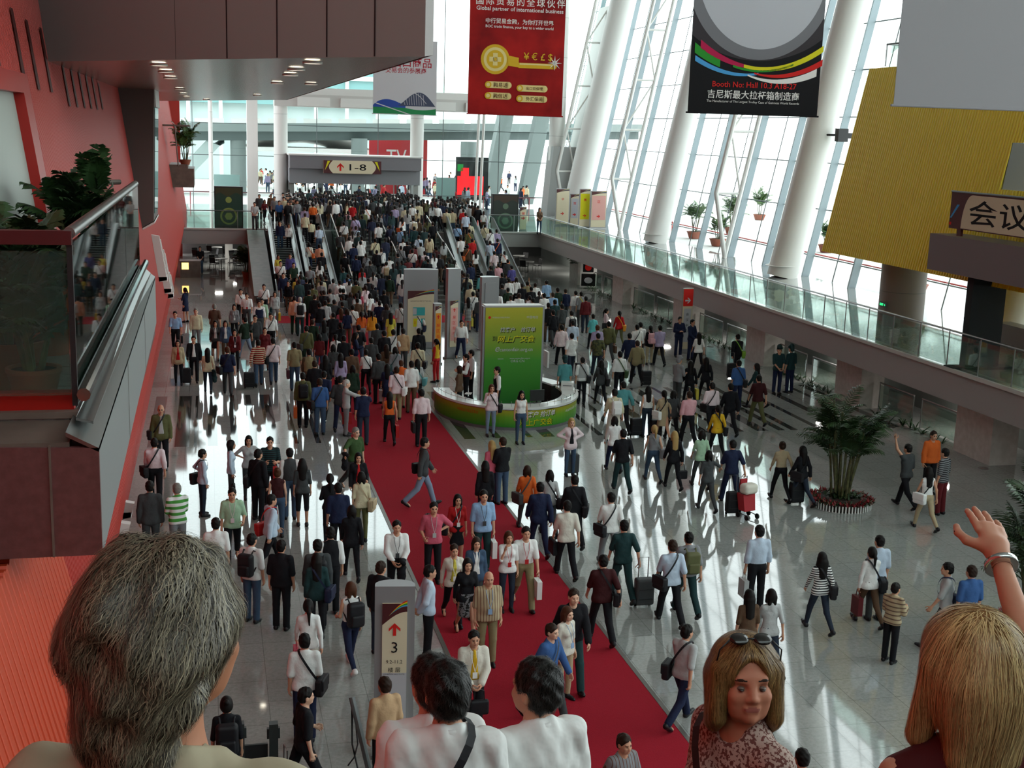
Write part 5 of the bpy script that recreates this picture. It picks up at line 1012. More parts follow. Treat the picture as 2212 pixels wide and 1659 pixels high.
COLS = {'wh': 'e6e6e4', 'ow': 'd6d1c4', 'cr': 'cfc6a6', 'be': 'b3a283', 'kh': '8c8160', 'gy': '85868a', 'lg': 'b1b3b3', 'dg': '3f4244', 'bk': '15151a', 'nv': '1c2440', 'bl': '3a5d92', 'lb': '8fb0d4', 'pb': 'bccbdd', 'tl': '4f8f92', 'aq': '63c0c4', 'dt': '1f3a3c', 'gn': '38502c', 'dgn': '1d2f22', 'lgn': 'a5c8a8', 'ol': '5b5c3a', 'ye': 'd0a524', 'yl': 'cdbf4a', 'or': 'd8662a', 'oy': 'e0952c', 'rd': 'b41f22', 'dr': '611d22', 'mr': '3a1518', 'pk': 'd9a3ab', 'hp': 'c1576b', 'pp': 'e3cfd3', 'pe': 'd99a7c', 'lv': 'a79abb', 'vi': '4f4a85', 'br': '5a4433', 'tn': 'bd9c78', 'jn': '3c5068', 'dj': '27303f', 'lj': '7c8ea4', 'bu': '4d1f2c', 'lm': '7fae3a', 'sk': 'c9967a', 'sd': 'a87355', 'sl': 'd9ac92', 'hk': '14100f', 'hb': '2c1d15', 'hd': '4a2c1c', 'hy': 'a98b58', 'hg': '7d7a74', 'hw': 'b5b2ac'}
def C4(k): return (*lin(COLS.get(k, k)), 1)
HH, HB = .0125, .019
def person(loc, rz, label, fem=False, H=None, pose='s', hair='short', hc='hk', skin='sk', top='short', tc='wh', bot='trousers', bc='bk', shc='bk', pat='', bpat='', bd=1.0, group=None, yaw=0.0, hb=None, hh=None, lany=None, fold=0.0, nm='person', wc=None, inn=None):
    H = H or (1.63 if fem else 1.73); hb = hb or HB; hh = hh or HH; sc = H/1.745; me, J = body_mesh(pose, fem, bd, hb, hh, yaw); yaw = yaw
    o = put(nm, me, None, loc, rz); o.scale = (sc, sc, sc); o.color = C4(skin); tag(o, label, 'person', group)
    def ch(n_, m_, c_, off=(0, 0, 0)):
        c = put(n_, m_, o, off); c.color = C4(c_); return c
    if hair: ch('hair' if hair != 'cap' else 'cap', hair_mesh(hair, fem, hh, yaw), hc, J['head'])
    names = {'short': 'shirt', 'tucked': 'shirt', 'ltucked': 'shirt', 'long': 'shirt', 'vest': 'sleeveless_top', 'jacket': 'jacket', 'dress': 'dress'}
    ch(names[top], cloth_mesh(top, pose, fem, bd, hb, pat, fold), tc)
    if wc: ch('waistcoat', cloth_mesh('waistcoat', pose, fem, bd, hb), wc)
    if inn: ch('shirt_front', cloth_mesh('front', pose, fem, bd, min(hb, .016)), inn)
    if bot: ch(bot, cloth_mesh(bot, pose, fem, bd, hb, bpat), bc)
    for n_ in 'LR': ch('shoe', cloth_mesh('shoe'+n_, pose, fem, bd, min(hb, .015)), shc)
    if lany: ch('lanyard', lanyard_mesh(fem, bd), lany, (0, J['ln'], J['dz']))
    o['_'] = 0; del o['_']; return o, J, sc
def lanyard_mesh(fem, bd):
    k = ('lan', fem, bd)
    if k in _B: return _B[k]
    m = MB(); y = .15*bd if not fem else .165
    for s in (-1, 1): m.tube([(s*.06, -.02, 1.47), (s*.06, .075, 1.43), (s*.045, y-.01, 1.3), (0, y+.005, 1.12)], .005, 5)
    m.box((0, y+.006, 1.07), (.075, .006, .1)); _B[k] = m.mesh('lanyard', [BAGM]); return _B[k]
# ---- bags : every one a thing of its own
_BG = {}
def strapmesh(side, bd=1.0, thin=.018):
    """band from one shoulder across the torso to the opposite hip"""
    k = ('strap', side, bd)
    if k in _BG: return _BG[k]
    m = MB(); pts = []
    n = 22
    for i in range(n+1):
        a = 2*PI*i/n; u = (math.cos(a)+1)/2; z = 1.0+.49*u; x = side*(.205*bd-.30*u); w_ = .21*bd if z < 1.35 else .21*bd-.9*(z-1.35)**1.0*.6
        y = (.145*bd+.02)*math.sin(a)**1 if abs(math.sin(a)) > 0 else 0; y = math.copysign(abs(math.sin(a))**.6*(.16*bd), math.sin(a)); pts.append((x, y-.005, z))
    for i in range(n):
        A, B = Vector(pts[i]), Vector(pts[i+1]); t_ = (B-A).normalized(); s_ = Vector((1, 0, .6*side)).normalized()*thin if abs(t_.z) > .1 else Vector((0, 1, 0))*thin
        m.add([A-s_, A+s_, B+s_, B-s_], [(0, 1, 2, 3)])
    _BG[k] = m.mesh('strap', [BAGM]); return _BG[k]
def rbox(c, d, r, h=.014):
    f = Field(np.array(c)-np.array(d)/2-.05, np.array(c)+np.array(d)/2+.05, h); ax = [f.lo[i]+h*np.arange(f.n[i]) for i in range(3)]
    q = [np.abs(a-c[i])-(d[i]/2-r) for i, a in enumerate(ax)]; X, Y, Z = q[0][:, None, None], q[1][None, :, None], q[2][None, None, :]
    f.d = (np.sqrt(np.maximum(X, 0)**2+np.maximum(Y, 0)**2+np.maximum(Z, 0)**2)+np.minimum(np.maximum(np.maximum(X, Y), Z), 0)-r).astype(np.float32); return f.mesh()
def bagmesh(kind):
    if kind in _BG: return _BG[kind]
    if kind == 'shoulder_bag': r_ = [('shoulder_bag', npmesh(kind, [(*rbox((0, 0, 0), (.34, .13, .27), .04), 0)], [BAGM])), ('flap', npmesh('flap', [(*rbox((0, -.055, .05), (.33, .05, .18), .02), 0)], [BAGM]))]
    elif kind == 'backpack':
        m = MB()
        for s in (-1, 1): m.tube([(s*.09, .06, .2), (s*.1, .12, .26), (s*.12, .25, .18), (s*.13, .24, -.02), (s*.12, .08, -.14)], .014, 6)
        r_ = [(kind, npmesh(kind, [(*rbox((0, 0, 0), (.3, .17, .44), .06), 0)], [BAGM])), ('pocket', npmesh('pocket', [(*rbox((0, -.09, -.08), (.22, .08, .2), .03), 0)], [BAGM])), ('shoulder_straps', m.mesh('straps', [BAGM]))]
    elif kind == 'handbag':
        m = MB(); m.tube([(-.08, 0, .1), (-.07, 0, .26), (0, 0, .3), (.07, 0, .26), (.08, 0, .1)], .01, 6); r_ = [(kind, npmesh(kind, [(*rbox((0, 0, 0), (.3, .1, .24), .035), 0)], [BAGM])), ('handle', m.mesh('handle', [BAGM]))]
    elif kind == 'briefcase':
        m = MB(); m.tube([(-.07, 0, .15), (-.06, 0, .19), (.06, 0, .19), (.07, 0, .15)], .01, 6); r_ = [(kind, npmesh(kind, [(*rbox((0, 0, 0), (.1, .42, .31), .02), 0)], [BAGM])), ('handle', m.mesh('handle', [BAGM]))]
    elif kind == 'shopping_bag':
        m = MB(); m.prism([(-.05, -.14, -.19), (.05, -.14, -.19), (.05, .14, -.19), (-.05, .14, -.19)], (0, 0, .36)); q = MB(); q.tube([(0, -.07, .17), (0, -.05, .3), (0, .05, .3), (0, .07, .17)], .008, 5); r_ = [(kind, m.mesh(kind, [BAGM])), ('handle', q.mesh('handle', [BAGM]))]
    elif kind == 'trolley_case':
        m = MB(); m.tube([(-.1, .1, .58), (-.1, .1, 1.0), (.1, .1, 1.0), (.1, .1, .58)], .011, 6); q = MB()
        for s in (-1, 1): q.tube([(s*.15-.02, .06, .035), (s*.15+.02, .06, .035)], .035, 12)
        e = MB()
        for z in (.2, .4): e.box((0, -.125, z), (.3, .012, .012))
        r_ = [(kind, npmesh(kind, [(*rbox((0, 0, .33), (.38, .23, .54), .05), 0)], [BAGM])), ('pull_handle', m.mesh('pull_handle', [steel])), ('wheel', q.mesh('wheel', [black])), ('trim', e.mesh('trim', [dark_m]))]
    elif kind == 'jacket_over_arm': f = Field((-.25, -.3, -.4), (.25, .3, .2), .016); f.cap((0, -.06, .02), (0, .08, .02), .05, .05); f.cap((0, 0, 0), (.02, .02, -.3), .06, .09, .05); f.rough(.012, 50, 5); r_ = [('folded_jacket', npmesh(kind, [(*f.mesh(), 0)], [CLOTH['']]))]
    _BG[kind] = r_; return r_
def bag(kind, col, p, J, sc, who, fem=False, side=1, bd=1.0, lab=None, z=None):
    """hang or stand a bag by person p; who is the wearer's short description"""
    rz = p.rotation_euler[2]; M = Matrix.Translation(p.location) @ Matrix.Rotation(rz, 4, 'Z') @ Matrix.Scale(sc, 4); dz = J['dz']; n = 'R' if side > 0 else 'L'; hand = J['wri'+n]+J['dir'+n]*.09; tilt = 0
    if kind == 'shoulder_bag': pos = (side*.25*bd, -.07, .93+dz)
    elif kind == 'backpack': pos = (0, -.235*max(1, bd*.95), 1.2+dz)
    elif kind in ('handbag',): pos = tuple(hand-np.array([0, 0, .3]))
    elif kind == 'briefcase': pos = tuple(hand-np.array([0, 0, .19]))
    elif kind == 'shopping_bag': pos = tuple(hand-np.array([0, 0, .29]))
    elif kind == 'trolley_case': pos = (hand[0]+.05*side, hand[1]-.18 if J['wri'+n][1] < .05 else -.42, 0.0); tilt = -.35 if J['wri'+n][1] < -.05 else 0
    else: pos = tuple(J['wri'+n])
    parts = bagmesh(kind); names = {'jacket_over_arm': 'folded_jacket'}; o = put(names.get(kind, kind), parts[0][1]); o.color = C4(col); L = M @ Vector(pos); o.location = L; o.rotation_euler = (0, 0, rz)
    if kind == 'trolley_case': o.location.z = p.location.z; o.rotation_euler = (tilt, 0, rz) if False else (0, 0, rz)
    if kind == 'shoulder_bag': o.rotation_euler = (0, 0, rz+side*1.2)
    if lab and len(lab.split()) > 16: lab = lab.split(',')[0] if ',' in lab else ' '.join(lab.split()[1:])
    cat = {'trolley_case': 'suitcase', 'folded_jacket': 'jacket', 'backpack': 'backpack'}.get(o.name.split('.')[0], 'bag'); tag(o, lab or '%s of the %s' % ({'shoulder_bag': 'shoulder bag', 'trolley_case': 'wheeled suitcase', 'shopping_bag': 'carrier bag', 'jacket_over_arm': 'jacket over the arm'}.get(kind, kind), who), cat)
    for nm, me in parts[1:]:
        c = put(nm, me, o); c.color = C4(col)
    if kind == 'shoulder_bag':
        c = put('strap', strapmesh(side, bd)); c.color = C4(col if col not in ('wh',) else 'bk'); c.parent = o; c.matrix_parent_inverse = Matrix.Identity(4); c.matrix_local = o.matrix_basis.inverted() @ (M @ Matrix.Translation((0, J['ln'], dz)))
    return o
# ================================================================ the crowd in the hall, one line per person:
# head pixel x y | facing | sex pose hair | top:colour:pattern | bottom | options | label | bags
CROWD = """
400 622 50 f ho pony dress:nv none|person in navy pinafore with long ponytail near the red wall|
463 655 b m w short:hg short:br:ck trousers:dg|person in brown checked shirt walking away on the far left|
423 667 f m s short:hg long:cr trousers:gy sk=sl|person in loose cream shirt and grey trousers, far left|
378 670 f m wg short tucked:lb trousers:bk|person in light blue shirt beside the red wall foot|briefcase:bk:L
520 622 f m be short tucked:wh trousers:bk|person in white shirt with dark straps, far left group|shoulder_bag:bk:L
533 631 f m w short tucked:wh trousers:dg ln=rd|person in plain white shirt striding in the far left group|
570 612 f m w short tucked:wh trousers:bk|person in white shirt with bag strap by the stair wall|shoulder_bag:bk:R
506 655 f f w bob long:gy trousers:bk ln=wh|person in grey blouse with white badge, far left group|
560 650 f m s short ltucked:wh trousers:dg wc=nv|person in navy vest top below the brown stair wall|
566 643 f m w short long:lgn trousers:be|person in pale green open shirt below the stair wall|
594 630 f f s bob long:lg trousers:gy|person in grey top holding a dark jacket, far left|jacket_over_arm:dt:R;shopping_bag:ye:L
465 690 f f w bob jacket:dg skirt:bk ln=wh in=wh|person in charcoal cardigan with large white badge|
487 693 f f s bob jacket:jn trousers:br ln=wh in=wh|person in blue grey denim jacket beside the charcoal cardigan|
507 709 f f w long jacket:dr trousers:bk ln=pp in=bk|person in black top and dark red cardigan walking forward|
530 683 40 m w short short:dgn jeans:lj|person in dark green shirt and pale jeans, far left|
551 681 f m fa short jacket:dg trousers:dg|person in grey jacket with hand at the mouth|
585 674 f m wg short ltucked:wh trousers:bk|person in white long sleeved shirt coming from the stair wall|shoulder_bag:bk:R
572 708 f f s short:hb long:dr trousers:br|person in dark red jacket facing the camera near striped sweater|shopping_bag:rd:L
384 735 f f g bob jacket:be trousers:bk in=rd|person in beige jacket over red pulling a case|trolley_case:bk:L;shopping_bag:wh:R
418 723 f m wg short jacket:bk trousers:bk in=wh|person in black suit and white shirt, left group|
448 750 b f w long long:cr jeans:dj|person with long hair carrying a dark jacket, left|jacket_over_arm:dt:R
491 747 b m w short:hd short:nv trousers:dg bd=1.1 sk=sl|person in navy polo with black bag on the left hip|shoulder_bag:bk:L
558 732 b m pl short long:cr:hr jeans:jn|person in red and cream striped sweater|trolley_case:bk:L
590 728 b m be short short:pp jeans:jn bd=1.08|person in pale pink shirt with black waist bag|shoulder_bag:bk:L
636 740 b m g short short:kh jeans:jn|person in khaki shirt beside the dark briefcase|briefcase:bu:L
662 705 b m s short long:ol trousers:dgn|person in olive shirt with shoulder bag by the carpet|shoulder_bag:dg:L
668 752 b m w short long:br trousers:bk wc=kh|person in beige waistcoat before the orange tote|
654 806 b m s short long:ol trousers:bk|person in dark olive jacket carrying an orange tote|shopping_bag:or:L;backpack:bk:R
691 819 b m s short:hb short:bl jeans:jn bd=1.08|person in blue tee shirt with black hip bag|shoulder_bag:bk:L
636 640 b m s short long:pe trousers:dgn|person in peach shirt at the left edge of the queue|
648 643 b m s short:hw short:wh jeans:dt|white haired person with black backpack at the queue|backpack:bk:R
703 650 b m s short short:lg trousers:bk|person in light grey shirt at the left of the queue|
737 667 b f s long:hd long:hp skirt:bk|person in pink scarf with reddish hair in the queue|
762 660 b m s short short:wh trousers:gy|person in white shirt and grey trousers left of the orange top|shoulder_bag:br:R
781 674 b f s pony tucked:or trousers:gy|person in orange top with black ponytail|
804 673 b f s pony long:oy trousers:gy|person in yellow orange top with grey trousers|
844 676 b f s long dress:yl none|person in olive yellow dress with long dark hair|
866 655 b m s short short:wh:vs trousers:bk|person in striped white shirt right of the yellow dress|shoulder_bag:bk:R
905 667 b m w short short:wh trousers:bk|person in white shirt before the map board|shoulder_bag:nv:R
916 642 l m ph short jacket:dg trousers:bk|person in dark jacket on the phone at the map board|
882 642 f m s short:hb jacket:br trousers:bk|person in brown jacket facing back at the map board|
850 710 b m w short short:wh trousers:bk|person in white shirt with dark strap behind the carpet group|shoulder_bag:bk:L
871 710 b m s short long:tn trousers:dg|person in tan shirt left of the black suit|
905 710 b m s short jacket:bk trousers:bk|person in black suit seen from behind near the orange sign|
903 741 b m s short short:cr trousers:bk|person in cream shirt with crossbody strap near the orange sign|shoulder_bag:bk:R
725 723 b f s pony long:wh trousers:be|person in white blouse with black ponytail on the carpet|
743 726 b m s short long:bk trousers:bk|person in black shirt beside the white blouse on carpet|
768 719 r f ho long jacket:nv trousers:nv|person in dark blue jacket looking down to the right|
802 730 b m s short jacket:dg trousers:bk|person in charcoal jacket at the centre of the carpet|
791 753 b f w short tucked:wh trousers:bk|person in white tee and black trousers on the carpet|shoulder_bag:bk:R
835 745 b f s long:hb jacket:br trousers:bk|person in brown jacket right of the white tee|
854 750 b f s bob jacket:gy trousers:bk|person in grey hooded jacket on the carpet|shoulder_bag:dt:L
736 764 b f s long long:lv trousers:bk|person in mauve top on the left of the carpet|
703 768 b f s long jacket:bk trousers:bk|person in black coat left of the mauve top|
762 790 b f g bob jacket:dgn trousers:bk|person in dark green coat holding a yellow bag|shopping_bag:ye:R
748 821 r m pt short:hw long:lg trousers:gy sk=sl|white haired person in grey shirt pointing right|shopping_bag:rd:L
785 838 b m pt short short:nv jeans:dj|person in dark blue shirt on the carpet edge|
842 844 b f w long vest:or trousers:bk|person in orange top and black trousers walking on the carpet|shopping_bag:rd:R
857 793 b m s short:hb short:pp trousers:kh|person in pale shirt carrying a white satchel|shoulder_bag:wh:R
889 781 b m s short short:wh trousers:br|person in white tee shirt beside the white satchel|
902 777 b f s long short:lg trousers:dg|long haired person with teal bag beside the carpet|shoulder_bag:tl:R
837 784 b f w long dress:nv none|person in dark dress behind the pale shirt|shopping_bag:lg:L
867 779 b f s short:hd long:or trousers:be|person in orange and yellow top among the carpet crowd|
911 842 b m g short ltucked:pp trousers:bk|person in pale pink shirt carrying a black jacket bag|briefcase:bk:L
943 733 50 f s pony long:rd trousers:rd wc=ye|person in red and yellow costume left of the counter|
1012 643 b f s long dress:lg:bk none|person in black and white checked dress behind the pylon|shopping_bag:yl:R
997 689 f m w short ltucked:wh trousers:nv|person in white shirt and navy trousers walking from the pylon|
1022 631 b m s short short:wh trousers:dg|person in white shirt with braces strap right of the pylon|shoulder_bag:bk:L
1008 766 l m ho short ltucked:wh trousers:bk wc=dr|clerk in dark waistcoat reading behind the counter's left end|
1019 757 l m s short ltucked:wh trousers:bk|person in white shirt standing behind the waistcoat clerk|
993 791 60 f s bob:hb jacket:br trousers:bk|person in hooded brown coat leaning at the counter's left end|
1075 793 l m s short ltucked:wh trousers:bk wc=bk|clerk in black waistcoat before the green panel|
1221 772 b m s cap:dt short:tl trousers:dg|uniformed person in teal shirt and cap inside the counter|
1062 831 f f ph bob:hd long:pp jeans:lj|person on the phone leaning by the counter front|shoulder_bag:bk:L
1127 845 f f g big vest:wh jeans:jn sk=sk|curly haired person in white top before the counter|
1181 606 b m s short short:lb trousers:bk|person in light blue shirt behind the green panel|
1244 629 b m s short ltucked:wh trousers:gy|person in white striped shirt right of the green panel|
1256 631 b m s short short:gy trousers:dg|person with a yellow bag beside the striped shirt|shoulder_bag:yl:R
1266 641 b m s short long:dr jeans:dj|person in dark red jacket left of the aqua top|
1282 677 b f w short short:aq trousers:bk|person in bright aqua top|
1310 667 r f s pony long:pp trousers:be|person in pale pink top left of the red top|shoulder_bag:bk:R
1339 670 b f w pony long:rd trousers:ol|person in red top with orange tote|shoulder_bag:oy:R
1316 693 b m w short jacket:ol trousers:dg|person in olive jacket below the pale pink top|briefcase:br:R
1291 703 b m s short:hd short:lv trousers:dg|person in violet grey shirt behind the camouflage shirt|
1293 718 b m w short short:ol:cm jeans:dj|person in mottled olive shirt|
1214 700 b m w short long:pp trousers:bk|person in pale pink shirt right of the green panel|
1236 718 b m pl short short:wh jeans:dj|person in white tee shirt pulling a black bag|trolley_case:bk:R
1235 672 b m s short ltucked:wh trousers:bk|person in white shirt with dark backpack right of the panel|backpack:bk:R
1238 693 b m s short short:pb trousers:gy|person in pale blue shirt below the dark backpack|
1361 718 b m w short jacket:nv jeans:dj|person in dark navy jacket left of the khaki jacket|
1377 702 b m s short short:wh trousers:gy|person in white tee with black sash strap|shoulder_bag:bk:L
1384 697 b m s short short:wh trousers:bk|person in white tee partly hidden behind the sash strap|
1378 734 b m w short:hb jacket:kh trousers:bk|person in khaki jacket striding beside an orange and black case|trolley_case:bk:R
1406 704 b f s pony jacket:bk trousers:be|person in black jacket with pink backpack|backpack:pk:R
1427 701 b m wg short short:lv trousers:bk|person in violet polo carrying a beige bag|handbag:be:R
1469 685 f m cr short jacket:nv trousers:nv|navy uniformed person left of the arrow sign|
1496 691 -150 m fr short jacket:nv trousers:nv|navy uniformed person right of the arrow sign|
1511 716 b f w long short:wh trousers:bk|long haired person in white top near the arrow sign|handbag:br:R
1595 720 b m pl short jacket:bk trousers:bk|person in black jacket with green bag under the mezzanine|shoulder_bag:lm:R;trolley_case:bk:L
1597 779 b m g short short:bl trousers:nv|person in blue uniform shirt with dark strap|shoulder_bag:bk:R
1580 826 b m w short jacket:bk trousers:bk|person in black jacket walking on the floor stripes|handbag:bk:L
1637 783 50 f w long jacket:dt trousers:bk|person in dark teal jacket walking on the right stripes|
1641 808 b m w short short:mr trousers:ol|person in dark top and grey trousers on the right stripes|
1527 770 b f w long jacket:bk trousers:bk|long haired person in black jacket above the pink shirts|
1467 772 -60 m ho cap:gy short:gy trousers:dg|uniformed person in grey cap holding papers|briefcase:dg:L
1493 777 b f w long jacket:bk trousers:bk|person in black coat with yellow bag beside the grey cap|shopping_bag:yl:R
1259 773 b m s short short:wh trousers:bk H=1.62 wc=lg|short person in grey vest beside the counter's right end|shoulder_bag:bk:R
1300 776 b f w long jacket:dg trousers:bk|person in long grey coat with shoulder bag|shoulder_bag:bk:R
1340 760 b m s short ltucked:wh trousers:bk|person in white shirt with a green hip bag|shoulder_bag:gn:R
1684 749 f m fr cap:dt short:dt trousers:nv H=1.76|uniformed guard standing left of the pair by the glass rail|
1711 748 20 m s cap:dt short:dt trousers:nv H=1.76|uniformed guard standing right of the pair by the glass rail|
1329 838 b m w short ltucked:cr trousers:ow|person in cream shirt with white backpack|backpack:wh:R
1348 822 b m pu short ltucked:tl trousers:bk bd=1.1|person in teal shirt pulling a black case|trolley_case:bk:R
1401 835 b f g long vest:wh jeans:dj|long haired person in white vest with wheeled case|trolley_case:bk:R
1436 841 b f w pony dress:be none|person in beige dress with white handbag|shoulder_bag:wh:L
1456 841 b f w bob jacket:dg trousers:bk|person in charcoal jacket right of the beige dress|
1491 843 b m wg short:hb ltucked:pk trousers:bk|person in pink shirt with black trousers|briefcase:wh:R
1540 824 b m be short ltucked:pp trousers:bk|person in pale pink shirt with black crossbody strap|shoulder_bag:bk:L
1553 873 b f w pony long:ye trousers:bk|person in mustard yellow top|shoulder_bag:bk:R
1329 897 b f w bob long:wh trousers:nv|person in white blouse with short black hair, right of counter|
1348 925 b m w short short:bk trousers:dt|person in black tee shirt walking away, right of centre|
1415 916 b f w pony:hy vest:gy jeans:jn sk=sl|fair haired person in grey vest and jeans|shoulder_bag:gy:R
1459 929 b f w long:hy jacket:bk trousers:bk|long fair haired person in black jacket|handbag:bk:R
1518 927 b f w bob short:lgn trousers:dg|person in white and green top|
1533 971 b f ou bob short:dg trousers:dg H=1.6|person in dark grey tee holding an arm out|trolley_case:bk:R
1585 948 b m pu short short:nv trousers:nv|person in navy polo pulling the red shopping trolley|
1692 951 b f pu bun:hb ltucked:be trousers:bk|person in beige shirt with hair bun pulling a case|trolley_case:bk:R
1737 961 20 f w long jacket:bk jeans:dj|long haired person in black with handbag left of the palm|shoulder_bag:bk:L
1322 1061 b m w short short:wh trousers:gy|person in white shirt with black shoulder bag, middle right|shoulder_bag:bk:L
1350 1121 b m pu short short:dt jeans:dt|person in dark teal tee shirt pulling a grey case|trolley_case:dg:R
1227 1079 b m w short short:ow trousers:bk|crew cut person in white shirt and black trousers|briefcase:bk:L
1243 1024 b m w short jacket:bk trousers:bk|person in black jacket behind the crew cut person|shoulder_bag:bk:R
1305 1196 b m pu short short:mr trousers:bk bd=1.08|person in dark maroon shirt reaching for a case|shoulder_bag:bk:R
1455 1164 b m w short:hb short:pb trousers:bk|person in pale blue shirt with large black bag|shoulder_bag:bk:L
1490 1147 b m w short short:gy jeans:dt|person with khaki backpack beside the pale blue shirt|backpack:ol:R
1642 1137 b m g short ltucked:pb trousers:bk H=1.78|person in pale blue long sleeved shirt on the bright floor|shopping_bag:lg:L
1620 1276 b f s long short:br trousers:bk|person with long black hair behind the face of the near woman|
1669 1270 b f w bob short:lg jeans:dj|person in light grey tee behind the near woman|
1482 1346 -60 m w short short:lg trousers:nv|person in light shirt with strap walking by the carpet edge|shoulder_bag:bk:L
1965 957 20 m up short short:dg trousers:bk|person waving one arm right of the palm|
2017 932 f m g short:hb long:or trousers:bk|person in orange shirt right of the palm|
2043 970 30 m s short short:gy:hs trousers:dr|person in grey striped shirt beside the orange shirt|
2009 1006 b f w long vest:wh trousers:be|person in white with dark hair walking to the camera's right|shoulder_bag:wh:L
1779 1190 b f w big long:wh:hs jeans:dj|person in black and white striped sweater|shoulder_bag:bk:R
1887 1179 b f wg pony long:wh trousers:br|person in white shirt with very long ponytail|shopping_bag:dr:L;shoulder_bag:bk:R
1902 1159 b m s short short:pb trousers:dg|person in pale blue shirt behind the very long ponytail|
1935 1261 -60 m ho short long:be:hb trousers:bk H=1.5|boy in beige striped sweater walking right|
2053 1212 60 m w short short:lg trousers:bk|person in white shirt with dark bag near the raised hand|shoulder_bag:nv:R
2101 1224 b m s short:hb short:bl trousers:dg|person in blue shirt behind the raised forearm|
915 942 r m w short jacket:dg jeans:lj H=1.8|person in dark shirt and pale jeans crossing the carpet|shoulder_bag:bk:L
937 1086 f m hb short short:hp trousers:bk ln=lg|person in pink tee shirt with hand on hip|backpack:bk:R
989 1069 f f s long short:rd skirt:bk ln=wh|person in red top with badge on the carpet|shoulder_bag:bk:R
1045 1060 f m s short short:lb trousers:dt H=1.78 ln=dg|person in light blue tee shirt on the carpet|shopping_bag:wh:L
981 1171 f f w short:hb long:ow trousers:bk ln=wh in=yl|person in cream and yellow top on the carpet|
1029 1162 f f s bob:hb jacket:jn trousers:dg ln=wh in=wh|person in blue denim jacket on the carpet|
1099 1149 f f fa bob:hd short:wh jeans:dj ln=rd|person in white top touching the face on the carpet|
1136 1133 f m w short tucked:wh trousers:kh ln=rd|person in white shirt and khaki trousers striding forward|shopping_bag:wh:L
1010 1201 f f w bob long:bk skirt:gy:pt|person in black top and patterned skirt|
1056 1236 f m s bald:hg short:be:vs trousers:kh bd=1.28 sk=sk ln=lb|heavy balding person in beige striped shirt|
927 1223 r m bh short long:pb trousers:bk|person in pale blue shirt behind the number 3 pylon|
857 1126 f m fr short ltucked:wh trousers:bk ln=dg|person in white shirt holding a jacket left of the carpet|jacket_over_arm:bk:L
1239 1266 f m w short:hb jacket:bk jeans:dt sk=sl H=1.82|person in black sweater on the right of the carpet|
1225 1312 -150 f s bob:hd short:ow trousers:be sk=sl ln=lb|person in beige top and trousers beside the blue denim shirt|
1189 1342 -140 m w short:hb long:bl trousers:dg sk=sl|person in blue denim shirt on the carpet|shoulder_bag:dg:R
1024 1364 f m fr short jacket:ow trousers:bk ln=wh in=ye|person in cream jacket over a yellow shirt|handbag:bk:L
1140 1003 b f w bob:hb jacket:or trousers:dg|person with an orange shawl over the shoulders|shoulder_bag:dg:L
1189 1013 b f w bob long:lg trousers:dg|short haired person in pale blouse beside the orange shawl|shoulder_bag:bk:R
1168 1039 b m w short jacket:nv trousers:nv|person in navy jacket below the orange shawl|
1063 953 20 f s long:hy short:hp jeans:jn sk=sl|fair haired person in pink top hugged by a partner|
1087 946 20 m fr short:hb short:bk jeans:jn sk=sl|person in black tee with an arm round the partner|
1049 997 b f s long jacket:bk trousers:bk|long haired person in black coat beside the carpet|
1235 904 f f hp bob:hy jacket:pp jeans:jn sk=sl in=bk|fair haired person with hands on hips and dark top|trolley_case:dg:L
347 875 f m g bald:hb jacket:ol trousers:bk sk=sk H=1.78 in=lg|bald person in olive jacket by the red wall|shoulder_bag:bk:R
333 944 b m w short ltucked:pp trousers:bk|person in pale peach shirt by the red wall|shoulder_bag:bk:L
323 1041 b m s short jacket:dg trousers:dg H=1.76|person in dark grey suit jacket behind the grey haired head|
382 1046 20 m fr short:hg short:wh:hg trousers:gy|person in green and white striped polo|briefcase:bk:R
436 972 -70 f h1 short long:pb jeans:dj|person with hand on hip and large black bag|shoulder_bag:bk:L
498 952 r f s bob long:pb trousers:dg|person in pale blouse standing sideways in the left group|handbag:bk:R
537 942 f f hp bob short:lg trousers:dg|person in grey top with hands on hips in the left group|
583 945 f m ho short short:dt:hs trousers:bk|person in striped jersey holding a red folder|shopping_bag:rd:L
557 972 -40 m s short jacket:bk trousers:bk|person in black suit talking to the striped jersey|shoulder_bag:bk:L
626 970 b m s short ltucked:wh jeans:jn wc=dg|person in dark waistcoat in the left group|handbag:bk:L
653 992 b f s big short:dg shorts:bk|long haired person in dark grey top and shorts|
599 1012 b f s bun:hd vest:mr jeans:jn sk=sl|person in dark sleeveless top and jeans|
501 1050 f m be short short:lgn trousers:bk ln=pp|person in pale green shirt with white badge|backpack:bk:R
583 1065 -70 m w short long:pb trousers:bk bd=1.08|person in pale blue shirt with a red bag|shoulder_bag:rd:L
466 1121 b m s short short:wh trousers:bk|person in white shirt just behind the near grey hair|
543 1155 -30 m s short short:wh jeans:jn|person in white shirt with black sling bag|backpack:bk:R
607 1169 -20 m s short short:bk trousers:bk bd=1.1|person in black short sleeved shirt, back turned|
713 1025 b f cr pony long:bk trousers:bk|person in black with ponytail above the navy tee|
731 1045 b m s short short:nv trousers:bk bd=1.08|person in navy tee standing below the black ponytail|
767 920 -150 m ou short:hg short:gn trousers:dg sk=sl bd=1.1|person in green shirt with an arm outstretched|jacket_over_arm:bk:R
774 974 f f be bob jacket:bk trousers:bk in=rd|person in black jacket and red top beside the carpet|
781 1021 b f s bob short:cr trousers:ol|person in cream blouse with brown shoulder strap|shoulder_bag:be:R
760 1089 b f w bob jacket:bk trousers:bk|person in black suit with an orange folder|shopping_bag:or:L
714 1141 b m s short ltucked:wh trousers:bk wc=bk|person in black waistcoat and white sleeves|
